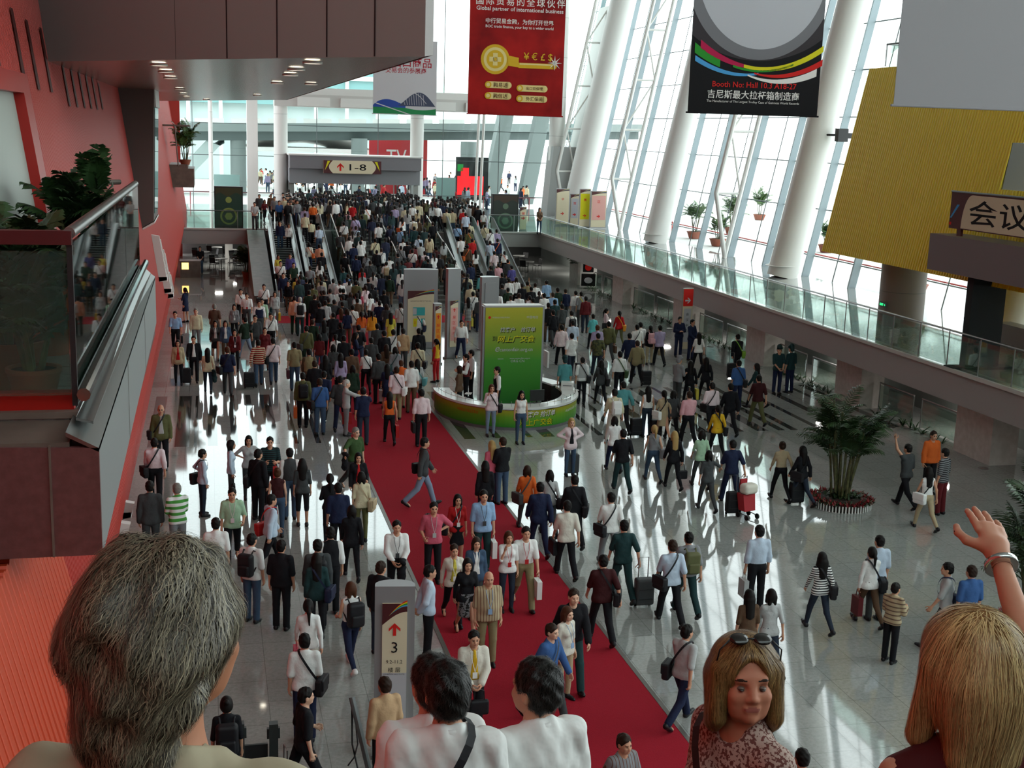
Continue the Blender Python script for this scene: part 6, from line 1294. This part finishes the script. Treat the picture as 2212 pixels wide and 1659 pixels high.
686 1168 b m s short jacket:dg trousers:bk|person with dark backpack left of the black waistcoat|backpack:bk:R
684 1197 b f g long jacket:dt trousers:bk|long haired person in dark jacket above the white ponytail|shoulder_bag:nv:R
759 1254 15 f be bob:hd vest:wh jeans:nv sh=wh|person in white sleeveless top and navy jeans|backpack:bk:L
666 1292 b f w pony long:wh trousers:ow|person in white jacket with long black ponytail|shopping_bag:hp:L
822 1215 -40 m s short:hb jacket:bk jeans:dj|person in dark jacket left of the number 3 pylon|
658 1372 b m s short short:wh trousers:nv|person in white shirt with black strap at the lower left|shoulder_bag:bk:R
655 1481 -80 m be short short:bk trousers:bk sk=sl|person in black tee holding a bag handle, lower left|trolley_case:bk:R
832 1466 20 m s short:hb long:tn trousers:bk|person in tan shirt beside the pylon foot|
1346 1579 -160 m w short:hb short:gy:vs trousers:bk sk=sk|person in grey striped shirt at the bottom of the carpet|
1735 1622 b m s short short:bk trousers:bk|dark haired person cut off by the bottom edge of the photo|
489 1508 b f s bun short:bk trousers:bk|person in black with a hair bun beside the near head|backpack:bk:R
"""
FAC = {'b': 0, 'f': 180, 'l': 90, 'r': -90}
CN = {'bk': 'black', 'wh': 'white', 'br': 'brown', 'nv': 'navy', 'dg': 'dark grey', 'gy': 'grey', 'lg': 'pale grey', 'rd': 'red', 'ye': 'yellow', 'yl': 'yellow', 'or': 'orange', 'oy': 'orange', 'bu': 'burgundy', 'tl': 'teal', 'dt': 'dark', 'lm': 'lime green', 'gn': 'green', 'pk': 'pink', 'be': 'beige', 'ol': 'khaki', 'hp': 'pink', 'dr': 'dark red', 'wh2': 'white', 'ow': 'cream', 'pp': 'pale pink'}
BN = {'shoulder_bag': 'shoulder bag', 'trolley_case': 'wheeled case', 'shopping_bag': 'carrier bag', 'jacket_over_arm': 'folded jacket', 'backpack': 'backpack', 'briefcase': 'briefcase', 'handbag': 'handbag'}
def spot(px, py, H, zf=None):
    """the standing point whose head top falls on the pixel; zf gives the floor height at a depth"""
    z = 0.0; p = atz(px, py, H)
    if zf:
        for _ in range(25):
            p = atz(px, py, z+H); z = .5*z+.5*zf(p[1])
        p = atz(px, py, z+H)
    return Vector((p[0], p[1], z))
def crowd_line(line, zf=None, group=None):
    spec, lab, bags = (line.split('|')+[''])[:3]; t = spec.split(); px, py = float(t[0]), float(t[1]); ang = FAC[t[2]] if t[2] in FAC else float(t[2]); fem = t[3] == 'f'
    hs = t[5].split(':'); tp = t[6].split(':'); bt = (t[7]+'::').split(':') if t[7] != 'none' else [None, 'bk', '']; op = dict(x.split('=') for x in t[8:])
    H = float(op.get('H', 1.62 if fem else 1.72)); bd = float(op.get('bd', 1)); pos = spot(px, py, H, zf); d = pos.y
    hb, hh = (.015, .0085) if d < 24 else (.018, .012) if d < 45 else (.024, .016)
    kw = dict(fem=fem, H=H, pose=t[4], hair=hs[0], hc=hs[1] if len(hs) > 1 else 'hk', skin=op.get('sk', 'sk'), top=tp[0], tc=tp[1], pat=tp[2] if len(tp) > 2 else '', bot=bt[0], bc=bt[1] or 'bk', bpat=bt[2], shc=op.get('sh', 'bk'), bd=bd, lany=op.get('ln'), wc=op.get('wc'), inn=op.get('in'), hb=hb, hh=hh, group=group)
    if kw['bot'] == 'jeans': kw['bot'] = 'trousers'
    o, J, sc = person(pos, math.radians(ang), lab.strip(), **kw)
    for b in filter(None, bags.split(';')):
        k, c, s = b.strip().split(':'); bag(k, c, o, J, sc, '', fem, 1 if s == 'R' else -1, bd, lab='%s %s of the %s' % (CN.get(c, ''), BN[k], lab.strip()))
    return o
def near_stair(Y): return max(0.0, 7.6-.577*(Y-1.0))
PEOPLE = [crowd_line(l, near_stair if l.startswith(('655 1481', '832 1466')) else None) for l in CROWD.strip().split('\n')]
# ================================================================ people on the escalators, the stairs and at their foot
CW = {'wh': 'white', 'pb': 'pale blue', 'lb': 'light blue', 'nv': 'navy', 'bk': 'black', 'dg': 'charcoal', 'gy': 'grey', 'lg': 'pale grey', 'rd': 'red', 'or': 'orange', 'pk': 'pink', 'pp': 'pale pink', 'cr': 'cream', 'be': 'beige', 'yl': 'yellow', 'vi': 'violet', 'lv': 'lavender', 'kh': 'khaki', 'ol': 'olive', 'dgn': 'dark green', 'bl': 'blue', 'dt': 'dark teal', 'dr': 'dark red', 'br': 'brown', 'tl': 'teal', 'pe': 'peach', 'tn': 'tan', 'aq': 'aqua', 'hp': 'deep pink', 'mr': 'maroon', 'jn': 'denim blue'}
ORD = ['topmost', 'second', 'third', 'fourth', 'fifth', 'sixth', 'seventh', 'eighth', 'ninth', 'tenth', 'eleventh', 'twelfth', 'thirteenth', 'fourteenth', 'fifteenth', 'sixteenth']
LANES = [('coming down the left escalator', 'f', 1, '603 432 bl|593 425 gy|571 430 dr f|585 418 br|605 478 nv|624 483 wh f|601 551 yl f|627 546 vi|606 562 wh b1|634 566 dgn|612 590 nv|640 597 yl f|623 607 bk f|560 420 dg'),
 ('on the left up escalator', 'b', 1, '659 461 cr|672 474 cr|689 488 pb|668 523 ow f b2|690 528 pe|695 546 bk|691 563 wh f|670 573 gy|685 452 wh b1|658 446 lv|676 440 or|640 432 dgn|650 585 dgn|700 590 dt f|662 600 bk'),
 ('on the left stairs', 'b', 1, '752 456 pk f|768 465 lv b1|743 478 wh b1|769 487 pb b1|782 510 wh|779 521 wh|764 525 nv|770 552 nv|791 548 gy f b1|761 438 rd|793 443 wh b2|818 481 wh|811 514 cr b1|824 535 wh b1|814 539 bk|835 564 wh b3|842 553 wh|782 579 rd f|817 591 cr f|842 593 dgn|752 593 bl|735 500 dg|745 545 bk|800 562 dg b1|796 600 bk|770 605 ol|742 577 dt'),
 ('on the right stairs', 'b', 1, '853 445 lv|875 447 cr|891 440 wh|842 432 nv|902 452 be f|869 470 wh f b2|893 470 wh b3|867 492 lb b1|895 488 dt|871 514 wh|905 507 pb b1|927 505 cr|928 515 be|891 537 wh b1|918 541 pp b1|866 530 gy b1|943 534 mr|880 520 bk|850 500 bk f|935 480 bk|860 548 dg|925 560 bk'),
 ('on the crowded right escalators', 'b', 1, '988 483 lb b1|1006 460 pb|1015 478 cr|1048 485 cr b1|1059 496 wh b1|1073 494 lv|996 510 wh|1014 496 ol b2|1020 516 rd|1059 519 pb|1068 541 pp|1028 539 wh f|1010 530 br b2|1017 568 nv|1077 570 pk|1106 572 vi|1097 561 dg|1090 543 wh f b2|1075 516 nv b2|1033 443 bk|1020 436 bk|1001 452 rd|978 452 be|965 450 cr|1045 455 wh f|1060 575 bk|1040 590 tl|1003 590 dg|1085 590 bk'),
 ('queueing by the right escalators', 'b', 0, '1100 602 wh|1116 598 wh f|1140 606 kh|1157 610 wh up|1098 620 dgn|1122 632 wh|1104 637 wh|1145 637 pp f|1148 620 bk|1165 630 dg f|1085 612 dg|1075 626 wh|1068 600 bk|1128 613 bk|1152 645 bk|1176 634 wh|1205 622 dgn|1216 624 nv|1195 630 lb|1199 648 dt|1215 655 dg|1196 668 bk|1185 655 bk'),
 ('queueing below the stairs', 'b', 0, '705 594 bk|720 603 lg|676 613 ol|694 608 gy|735 604 wh|750 601 wh b1|742 622 bk|765 608 ol f|790 615 pp f|726 625 wh b1|713 622 lg|700 628 bk|668 628 dgn|680 637 bk|757 630 dg f|776 628 hp f|800 632 wh f|815 640 wh|820 648 nv|830 625 bk|772 645 br|740 650 bk|722 648 dg|710 642 dgn|835 655 dg f|690 655 bk|750 668 nv f|720 676 bk|700 690 dg f|736 695 bk f|675 688 dgn|775 700 bk|815 700 dg|830 715 bk|690 722 dr f|680 780 bk|720 745 dg f|760 755 br|818 765 dg|735 810 dg|700 800 nv')]
SMAP = {'b1': ('shoulder_bag', 'bk'), 'b2': ('shoulder_bag', 'or'), 'b3': ('backpack', 'be')}
rg = random.Random(21); TAKEN = []
for lane, face, onramp, dat in LANES:
    rows = []
    for r_ in dat.split('|'):
        t = r_.split(); rows.append((float(t[1]), float(t[0]), t[2], 'f' in t[3:], [x for x in t[3:] if x in SMAP], 'up' in t[3:]))
    rows.sort(); cnt = {}; seen = {}
    for r_ in rows: cnt[r_[2]] = cnt.get(r_[2], 0)+1
    for py, px, c, fem, bg, upp in rows:
        k = seen.get(c, 0); seen[c] = k+1; w_ = CW.get(c, 'cream'); g_ = 'blouse' if fem else 'top'
        lab = 'person in %s top %s' % (w_, lane) if cnt[c] == 1 else '%s person in %s %s, %s' % (ORD[k], w_, 'from the top' if 0 else 'top', lane)
        H = (1.62 if fem else 1.72)*rg.uniform(.97, 1.03); pos = spot(px, py, H, ramp if onramp else None)
        ang = (0 if face == 'b' else PI)+rg.uniform(-.3, .3)
        pose = 'up' if upp else rg.choice(['s', 's', 'w', 'v', 'g', 'be']); top = rg.choice(['short', 'long', 'jacket']) if c in ('bk', 'dg', 'nv', 'br', 'dgn', 'dt') else rg.choice(['short', 'tucked', 'long']); hair = rg.choice(['long', 'pony', 'bob']) if fem else 'short'
        if any((pos-q).length < .3 for q in TAKEN): pos.x += .22; pos.y += .25
        TAKEN.append(pos.copy())
        o, J, sc = person(pos, ang, lab, fem=fem, H=H, pose=pose, hair=hair, hc=rg.choice(['hk', 'hk', 'hk', 'hb']), top=top, tc=c if c in COLS else 'cr', bot='trousers', bc=rg.choice(['bk', 'bk', 'dg', 'nv', 'jn', 'br']), hb=.027, hh=.018, group='people '+lane, skin=rg.choice(['sk', 'sd', 'sk']))
        for b_ in bg: bag(SMAP[b_][0], SMAP[b_][1], o, J, sc, '', fem, rg.choice([1, -1]), lab='%s %s of the %s' % (CN[SMAP[b_][1]], BN[SMAP[b_][0]], lab))
for px, py, z0, ang, fem, c, bc, lab in ((1166, 449, MZ, PI, True, 'br', 'jn', 'person in brown top standing alone at the far mezzanine rail'), (550, 437, MZ, PI, False, 'lg', 'dg', 'person in pale top standing at the corner of the far left rail'), (432, 533, 0, PI, False, 'bk', 'jn', 'person in black standing among the tables under the left mezzanine')):
    pos = spot(px, py, 1.68, (lambda Y: MZ) if z0 else None); person(pos, ang, lab, fem=fem, H=1.68, pose='fr', hair='long' if fem else 'short', top='short', tc=c, bc=bc, hb=.027, hh=.018)
# ---- the rest of the crowd, too many to count, on the mezzanine, outside and between the others
def low_person(fem, pose, h=.045):
    J = joints(pose, fem); lo, hi = box_of(J); lo[2] = -.06; out = []
    f = Field(lo, hi, h); torso(f, J, .012, fem, 1); limbs(f, J, .02, 1.97, 0, fem); f.plane((0, 0, -1), (0, 0, .88)); out.append((*f.mesh(), 0))
    f = Field(lo, hi, h); torso(f, J, .008, fem, 1); limbs(f, J, .018, 0, 2, fem); f.plane((0, 0, 1), (0, 0, .98))
    for n in 'LR': f.cap(J['ank'+n]-np.array([0, 0, .04]), J['ank'+n]+np.array([0, .14, -.05]), .045, .04)
    out.append((*f.mesh(), 1)); f = Field(lo, hi, h)
    for n in 'LR': f.cap(J['wri'+n], J['wri'+n]+J['dir'+n]*.12, .038, .03)
    f.ell(J['head']+np.array([0, .02, -.02]), (.08, .1, .12)); f.cap(J['neck'], J['head'], .055, .055); out.append((*f.mesh(), 2))
    f = Field(lo, hi, h*.8); f.ell(J['head']+np.array([0, -.015, .05]), (.095, .115, .1)); f.ell(J['head']+np.array([0, -.07, -.01]), (.085, .07, .1))
    if fem: f.cap(J['head']+np.array([0, -.09, -.05]), J['head']+np.array([0, -.11, -.3]), .06, .045)
    out.append((*f.mesh(), 3)); return out
LP_ = [low_person(a, b) for a, b in ((False, 's'), (False, 'w'), (True, 's'), (True, 'v'), (False, 'be'))]
cV, cQ, cC, off = [], [], [], 0; rs = np.random.RandomState(4)
def stuff_person(x, y, z, ang, pal):
    global off
    col = [lin(COLS[pal[rs.randint(len(pal))]]), lin(COLS[['bk', 'dg', 'nv', 'jn', 'br'][rs.randint(5)]]), lin(COLS['sk']), lin(COLS['hk'])]; s = rs.uniform(.93, 1.04)
    for V, Q, k in LP_[rs.randint(len(LP_))]:
        W_ = rz3(V*s, ang)+np.array([x, y, z]); cV.append(W_); cQ.append(Q+off); cC.append(np.tile(np.array([*col[k], 1], np.float32), (len(V), 1))); off += len(V)
DK = ['bk', 'bk', 'bk', 'dg', 'dg', 'nv', 'dgn', 'dt', 'br', 'wh', 'lg', 'gy', 'cr', 'dt', 'ol', 'dr', 'wh', 'bk']; BR = ['wh', 'wh', 'lg', 'pb', 'cr', 'pp', 'gy', 'nv', 'dg', 'lv', 'or', 'rd']
for i in range(270):
    x, y = rs.uniform(4.6, 17.2), 80.5+15*rs.uniform(0, 1)**1.1
    if (y > 90 and (x < 5.6 or x > 15.3)) : continue
    stuff_person(x, y, MZ, rs.uniform(-.4, .4) if x > 5.5 else PI, DK)
for i in range(70):
    x, y = rs.uniform(7.7, 13.3), rs.uniform(66, 79)
    if all((q_.x-x)**2+(q_.y-y)**2 > .3 for q_ in TAKEN): stuff_person(x, y, ramp(y), rs.uniform(-.3, .3), DK)
for i in range(36): stuff_person(rs.uniform(3.8, 13.5), rs.uniform(56, 65.5), 0, rs.uniform(-.5, .5), DK)
for i in range(150):
    y = 101+55*rs.uniform(0, 1)**1.3; x = rs.uniform(5, 16) if i % 3 == 0 else rs.uniform(14, 27)*y/105 if i % 3 == 1 else rs.uniform(-3, 27); stuff_person(x, y, MZ, rs.uniform(0, 2*PI), BR)
cme = D.meshes.new('crowd'); V, Q, Cc = np.concatenate(cV).astype(np.float32), np.concatenate(cQ), np.concatenate(cC)
cme.vertices.add(len(V)); cme.vertices.foreach_set('co', V.ravel()); cme.loops.add(Q.size); cme.loops.foreach_set('vertex_index', Q.ravel().astype(np.int32)); cme.polygons.add(len(Q)); cme.polygons.foreach_set('loop_start', np.arange(len(Q), dtype=np.int32)*4); cme.polygons.foreach_set('loop_total', np.full(len(Q), 4, np.int32)); cme.polygons.foreach_set('use_smooth', np.ones(len(Q), bool))
at_ = cme.color_attributes.new('garment', 'FLOAT_COLOR', 'POINT'); at_.data.foreach_set('color', Cc.ravel()); cm = mat('crowd garments', '808080', .85); nd = cm.node_tree.nodes.new('ShaderNodeVertexColor'); nd.layer_name = 'garment'; cm.node_tree.links.new(nd.outputs[0], cm.node_tree.nodes['Principled BSDF'].inputs['Base Color']); cme.materials.append(cm); cme.update(calc_edges=True)
tag(put('crowd', cme), 'dense crowd filling the far mezzanine, the doors and the plaza beyond', 'crowd', kind='stuff')
# the red shopping trolley pulled by the navy polo
p = atz(1612, 1118); t = thing('shopping_trolley', 'red shopping trolley with a white bag on top pulled across the floor', 'trolley', (p[0], p[1], 0), .3); redc = mat('red trolley cloth', 'a3222a', .7)
MB().prism([(-.17, -.12, .2), (.17, -.12, .2), (.19, -.05, .62), (-.19, -.05, .62)], (0, .24, 0)).build('basket', redc, t); q_ = MB(); q_.tube([(-.13, .16, .1), (-.13, .22, 1.0), (.13, .22, 1.0), (.13, .16, .1)], .013, 6).tube([(-.15, .1, .12), (-.15, -.2, .1)], .012, 6).tube([(.15, .1, .12), (.15, -.2, .1)], .012, 6); q_.build('frame', dark_m, t)
for sx in (-1, 1):
    for sy in (-.2, .12): MB().tube([(sx*.17-.015, sy, .07), (sx*.17+.015, sy, .07)], .07, 14).build('wheel', black, t)
MB().bb((-.1, .16, .7), (.1, .22, .95)).build('handle_pad', redc, t); bv = rbox((0, 0, 0), (.42, .3, .26), .09); o = put('canvas_bag', npmesh('canvas_bag', [(*bv, 0)], [BAGM]), None, (p[0], p[1]-.03, .76), .3); o.color = C4('ow'); tag(o, 'white canvas bag resting on the red shopping trolley', 'bag')
# ================================================================ the near people on the stairs below the camera
m = MB()
for i in range(46):
    y0 = 1.0+.3*i; z = 7.6-.1731*i; m.bb((-1.9, y0, max(z-.9, -.01)), (3.6, y0+.31, max(z-.1731*.5, 0.0)))
m.bb((-2.2, -8, 7.2), (4.5, 1.0, 7.6)); struct(m.build('near_stair', conc_d))
HAIRV = None
def hairv(name, rough=.42):
    if name in MATS: return MATS[name]
    m_ = mat(name, '808080', rough, 0, .5); nd = m_.node_tree.nodes.new('ShaderNodeVertexColor'); nd.layer_name = 'tone'; m_.node_tree.links.new(nd.outputs[0], m_.node_tree.nodes['Principled BSDF'].inputs['Base Color']); return m_
def strands(f, n, L, seed, flow, cols, width=.0011, lift=.006, wave=.004, steps=9, region=None, mess=.25):
    """combed locks: thin ribbons that follow the hair volume; flow(p) gives the combing direction"""
    r = np.random.RandomState(seed); V, Q = f.mesh(); ok = np.ones(len(V), bool) if region is None else region(V); P = V[ok][r.randint(ok.sum(), size=n)].astype(np.float64)
    G = np.stack(np.gradient(f.d, f.h), -1)
    def samp(A, p):
        i = np.clip(((p-f.lo)/f.h), 0, np.array(f.n)-1.001); b = i.astype(int); w_ = i-b; o = 0
        for dx in (0, 1):
            for dy in (0, 1):
                for dz in (0, 1):
                    c = np.where(dx, w_[:, 0], 1-w_[:, 0])*np.where(dy, w_[:, 1], 1-w_[:, 1])*np.where(dz, w_[:, 2], 1-w_[:, 2]); v = A[b[:, 0]+dx, b[:, 1]+dy, b[:, 2]+dz]; o = o+(c[:, None] if v.ndim > 1 else c)*v
        return o
    ln = L*r.uniform(.5, 1.15, n); ph = r.uniform(0, 6.28, n); lf = lift*r.uniform(.1, 1, n); jit = r.normal(0, mess, (n, 3)); rows = []
    wd = width*r.uniform(.6, 1.3, n)
    for k in range(steps+1):
        N = samp(G, p=P); N /= np.linalg.norm(N, axis=1)[:, None]+1e-6; d = samp(f.d, P); P = P+N*np.clip(lf*(.3+k/steps)-d, -.01, .012)[:, None]
        T = flow(P)+jit; T -= N*(T*N).sum(1)[:, None]; T /= np.linalg.norm(T, axis=1)[:, None]+1e-6; S = np.cross(T, N); rows.append((P.copy(), S.copy(), (wd*(1-.75*k/steps))[:, None])); P = P+T*(ln/steps)[:, None]+S*(wave*np.sin(ph+k*1.4))[:, None]
    vs = np.stack([np.stack([p-s*w_, p+s*w_], 1) for p, s, w_ in rows], 1).reshape(-1, 3); nv = 2*(steps+1); base = np.arange(n)[:, None]*nv
    q = np.concatenate([np.stack([base[:, 0]+2*k, base[:, 0]+2*k+1, base[:, 0]+2*k+3, base[:, 0]+2*k+2], 1) for k in range(steps)]); t = r.beta(*cols[2], n); c = np.array(lin(cols[0]))*(1-t)[:, None]+np.array(lin(cols[1]))*t[:, None]; col = np.repeat(np.concatenate([c, np.ones((n, 1))], 1), nv, 0)
    return vs.astype(np.float32), q, col.astype(np.float32)
def strand_mesh(name, vq, mt, yaw):
    me = npmesh(name, [(rz3(vq[0], yaw), vq[1], 0)], [mt]); a = me.color_attributes.new('tone', 'FLOAT_COLOR', 'POINT'); a.data.foreach_set('color', vq[2].ravel()); return me
def near_person(px, py, depth, ang, label, yaw=0.0, H=1.75, **kw):
    """px, py is the centre of the head; depth along the view"""
    hp = CAM+ray(px, py)*depth; sc = H/1.745; fem = kw.get('fem', False); J = joints(kw.get('pose', 's'), fem, kw.get('bd', 1)); hd = J['head']*sc; c_, s_ = math.cos(ang), math.sin(ang)
    loc = Vector((hp[0]-(hd[0]*c_-hd[1]*s_), hp[1]-(hd[0]*s_+hd[1]*c_), hp[2]-hd[2])); return person(loc, ang, label, H=H, yaw=yaw, **kw)
def collar(o, J, col):
    m = MB(); n = 28; prof = [(.061, 1.452), (.066, 1.455), (.064, 1.49), (.058, 1.502), (.055, 1.496)]; vs = []
    for r, z in prof:
        for j in range(n):
            a = 2*PI*j/n; vs.append((r*1.06*math.cos(a), J['ln']-.008+r*1.12*math.sin(a), z+J['dz']-.028*max(0, math.sin(a))))
    m.add(vs, [(i*n+j, i*n+(j+1) % n, (i+1)*n+(j+1) % n, (i+1)*n+j) for i in range(len(prof)-1) for j in range(n)]); c = put('collar', m.mesh('collar', [CLOTH['']], True), o); c.color = C4(col)
def near_hair(o, J, f, yaw, base, vq, name='hair', rough=.42, pose=''):
    V, Q = f.mesh(); h_ = put(name, npmesh('hair', [(hrot(V, yaw, pose), Q, 0)], [HAIR]), o, J['head']); h_.color = C4(base); put('hair_strands', strand_mesh('hair_strands', (hrot(vq[0], yaw, pose), vq[1], vq[2]), hairv('strand hair', rough), 0), h_); return h_
# three men in white shirts
for px, py, dep, ang, lab, sd, yw in ((932, 1478, 5.35, .1, 'near person in white shirt, hindmost head of the overlapping pair', 3, .1), (966, 1496, 4.95, -.05, 'near person in white shirt with black shoulder strap, front of the pair', 5, .0), (1156, 1488, 5.25, .28, 'near person in white short sleeved shirt standing right of the pair', 8, .35)):
    o, J, sc = near_person(px, py, dep, ang, lab, yw, 1.73, pose='s', hair=None, top='short', tc='wh', bot='trousers', bc='bk', hb=.0105 if sd == 5 else .011, hh=.0055, fold=.006, bd=1.02, skin='sk'); collar(o, J, 'wh'); PEOPLE.append(o)
    f = hair_field('short', .006, False); cen = np.array([0, -.04, .14])
    vq = strands(f, 2600, .05, sd, lambda p: np.stack([p[:, 0]*1.2, (p[:, 1]+.03)*.8, -.05-.0*p[:, 2]-np.abs(p[:, 2]-.14)], 1)*8, ('0b0908', '2a2320', (1.2, 3)), .0012, .01, .001, 6, mess=.5); near_hair(o, J, f, yw, '100d0c', vq)
    if sd == 5: bag('shoulder_bag', 'bk', o, J, sc, '', side=-1, lab='black shoulder bag and strap across the near white shirt')
# grey haired person at the left
o, J, sc = near_person(362, 1372, 1.85, -.3, 'near grey haired person in pale beige jacket at the lower left', -.62, 1.8, pose='sg', hair=None, top='jacket', tc='a79c84', bot='trousers', bc='dg', hb=.009, hh=.004, bd=1.02, skin='b57a5c', fold=.003); PEOPLE.append(o); collar(o, J, 'a79c84')
f = Field((-.19, -.2, -.24), (.19, .17, .2), .006); f.ell((0, -.02, .05), (.102, .12, .102)); f.ell((0, -.055, -.02), (.096, .085, .1), .04); f.ell((0, -.07, -.09), (.08, .06, .085), .04); f.ell((0, -.07, -.15), (.068, .045, .06), .04); f.ell((.055, -.04, .0), (.05, .075, .08), .04); f.ell((-.055, -.04, .0), (.05, .075, .08), .04)
f.ell((0, .115, -.03), (.085, .078, .1), sub=True); f.ell((0, .07, -.11), (.11, .075, .09), sub=True); f.ell((.098, .02, -.04), (.034, .045, .05), sub=True); f.ell((-.098, .02, -.04), (.034, .045, .05), sub=True); f.rough(.006, 70, 4)
fl_ = lambda p: np.stack([p[:, 0]*.6+.012*np.sin(p[:, 2]*60+p[:, 0]*25)*1.0, (p[:, 1]-.02)*.7-.01, -.06-np.abs(p[:, 2]-.13)*.6], 1)*8
vq = strands(f, 12000, .1, 7, fl_, ('20140b', 'b5a88c', (1.0, 2.0)), .0009, .011, .0022, 12, mess=.25); near_hair(o, J, f, -.62, '33261a', vq)
# blonde woman at the right with a raised hand
POSE['wv'] = ('hang', 'wave', 's'); AR['wave'] = AR['up']
def reach(epx, wpx, px, py, depth, ang, H):
    """arm directions that bring the right elbow and wrist to where they are seen"""
    sc = H/1.745; J = joints('wv', True); hp = CAM+ray(px, py)*depth; c_, s_ = math.cos(ang), math.sin(ang); toL = lambda w_: np.array([(w_[0]-hp[0])*c_+(w_[1]-hp[1])*s_, -(w_[0]-hp[0])*s_+(w_[1]-hp[1])*c_, w_[2]-hp[2]])/sc+J['head']; S = J['shoR']
    ts = np.linspace(depth-.5, depth+1.2, 400); E = [toL(CAM+ray(*epx)*t) for t in ts]; E = min((e_ for e_ in E if e_[1] > S[1]-.05), key=lambda e_: abs(np.linalg.norm(e_-S)-.29)); W = [toL(CAM+ray(*wpx)*t) for t in ts]; W = min(W, key=lambda e_: abs(np.linalg.norm(e_-E)-.255)); AR['wave'] = (tuple(E-S), tuple(W-E), .1)
reach((2226, 1420), (2158, 1206), 2092, 1452, 2.5, -.1, 1.68)
o, J, sc = near_person(2092, 1452, 2.5, -.1, 'near fair haired woman at the lower right raising one hand', .12, 1.68, fem=True, pose='wv', hair=None, top='vest', tc='4a1518', bot='trousers', bc='dg', hb=.009, hh=.0045, skin='c08a70', fold=.002); PEOPLE.append(o)
f = Field((-.17, -.2, -.26), (.17, .17, .19), .006); f.ell((0, -.015, .05), (.1, .115, .098)); f.ell((0, -.05, -.02), (.095, .085, .11), .03)
for s in (-1, 1): f.cap((s*.075, -.01, .02), (s*.088, .02, -.14), .035, .026, .03); f.cap((s*.045, -.08, 0), (s*.05, -.075, -.15), .05, .032, .04)
f.cap((0, -.085, 0), (0, -.08, -.15), .05, .035, .03); f.ell((0, .105, -.05), (.07, .09, .13), sub=True)
flw = lambda p: np.stack([p[:, 0]*.9*(p[:, 2] > .05), (p[:, 1]+.02)*.7*(p[:, 2] > .05), -.03-np.abs(p[:, 2]-.15)*.9], 1)*8
vq = strands(f, 8000, .16, 9, flw, ('6b4722', 'e3c98c', (1.6, 1.4)), .001, .006, .0006, 12, mess=.1); near_hair(o, J, f, .12, '7d5a30', vq, rough=.32)
m = MB(); w0 = J['wriR']; d0 = J['dirR']; m.lathe([(.032, -.006), (.036, -.006), (.036, .006), (.032, .006)], n=24); me = m.mesh('bracelet', [chrome], True); b_ = put('bracelet', me, o, w0-d0*.02); b_.rotation_euler = Vector((0, 0, 1)).rotation_difference(Vector(d0)).to_euler()
# woman looking back over her shoulder
o, J, sc = near_person(1608, 1470, 3.5, 1.85, 'near woman in floral blouse with sunglasses on her head, looking back', 1.12, 1.68, fem=True, pose='sl', hair=None, top='short', tc='b59f95', pat='fl', bot='trousers', bc='dg', hb=.0095, hh=.004, skin='b97a60'); PEOPLE.append(o)
f = Field((-.17, -.2, -.28), (.17, .17, .19), .006); f.ell((0, -.015, .045), (.096, .112, .098)); f.ell((0, -.05, -.02), (.09, .08, .1), .03)
for s in (-1, 1): f.cap((s*.078, .03, .04), (s*.085, .03, -.1), .026, .022, .03); f.cap((s*.08, -.02, .0), (s*.086, -.01, -.12), .03, .026, .03); f.cap((s*.045, -.08, 0), (s*.05, -.07, -.13), .05, .034, .04)
f.cap((0, -.085, 0), (0, -.075, -.13), .05, .035, .03); f.ell((.0, .125, -.035), (.066, .09, .125), sub=True)
flb = lambda p: np.stack([(p[:, 0]+.0)*1.3*(p[:, 2] > .04), (p[:, 1]-.0)*.3, -.04-np.abs(p[:, 2]-.15)*.7], 1)*8
vq = strands(f, 6500, .12, 12, flb, ('4a3018', 'b8935a', (1.3, 1.6)), .0011, .006, .0008, 12, mess=.1); near_hair(o, J, f, 1.12, '5a3f24', vq, pose='sl')
for s in (-1, 1):
    e_ = MB().lathe([(.001, -.0115), (.006, -.0098), (.0098, -.006), (.0115, 0), (.0098, .006), (.006, .0098), (.001, .0115)], n=14).mesh('eye', [mat('shaded eye white', '6e6058', .3)], True); V0 = hrot(np.array([[s*.031, .079, -.003]]), 1.12, 'sl')[0]; eo = put('eye', e_, o, J['head']+V0); eo.scale = (1.15, 1, .62); V1 = rz3(np.array([[s*.0, .0098, .001]]), 1.12-.15)[0]  # eye whites coloured dark, the shade of the lids put into them
    put('iris', MB().lathe([(.001, -.005), (.0078, -.003), (.0082, .0), (.001, .004)], n=12).mesh('iris', [EYE], True), eo, V1)
m = MB()
for s in (-1, 1): m.lathe([(.001, 0), (.028, .002), (.026, .006), (.001, .007)], (s*.034, 0, 0), 18, 1, 1, .8); m.tube([(s*.06, 0, 0), (s*.09, .02, -.02), (s*.095, .03, -.09)], .0025, 5)
m.tube([(-.01, 0, .004), (.01, 0, .004)], .003, 5); me = m.mesh('sunglasses', [dark_m, mat('sunglass lens', '1a1512', .08)], True); g_ = put('sunglasses', me, None); g_.matrix_world = o.matrix_basis @ Matrix.Translation(Vector(J['head'])) @ Matrix.Rotation(1.12, 4, 'Z') @ Matrix.Rotation(.2, 4, 'X') @ Matrix.Translation((0, .062, .132)) @ Matrix.Rotation(math.radians(-38), 4, 'X'); tag(g_, 'dark sunglasses pushed up on the hair of the woman looking back', 'sunglasses')
o2 = bag('shoulder_bag', 'bk', o, J, sc, '', True, -1, lab='black bag strap across the floral blouse of the woman looking back')
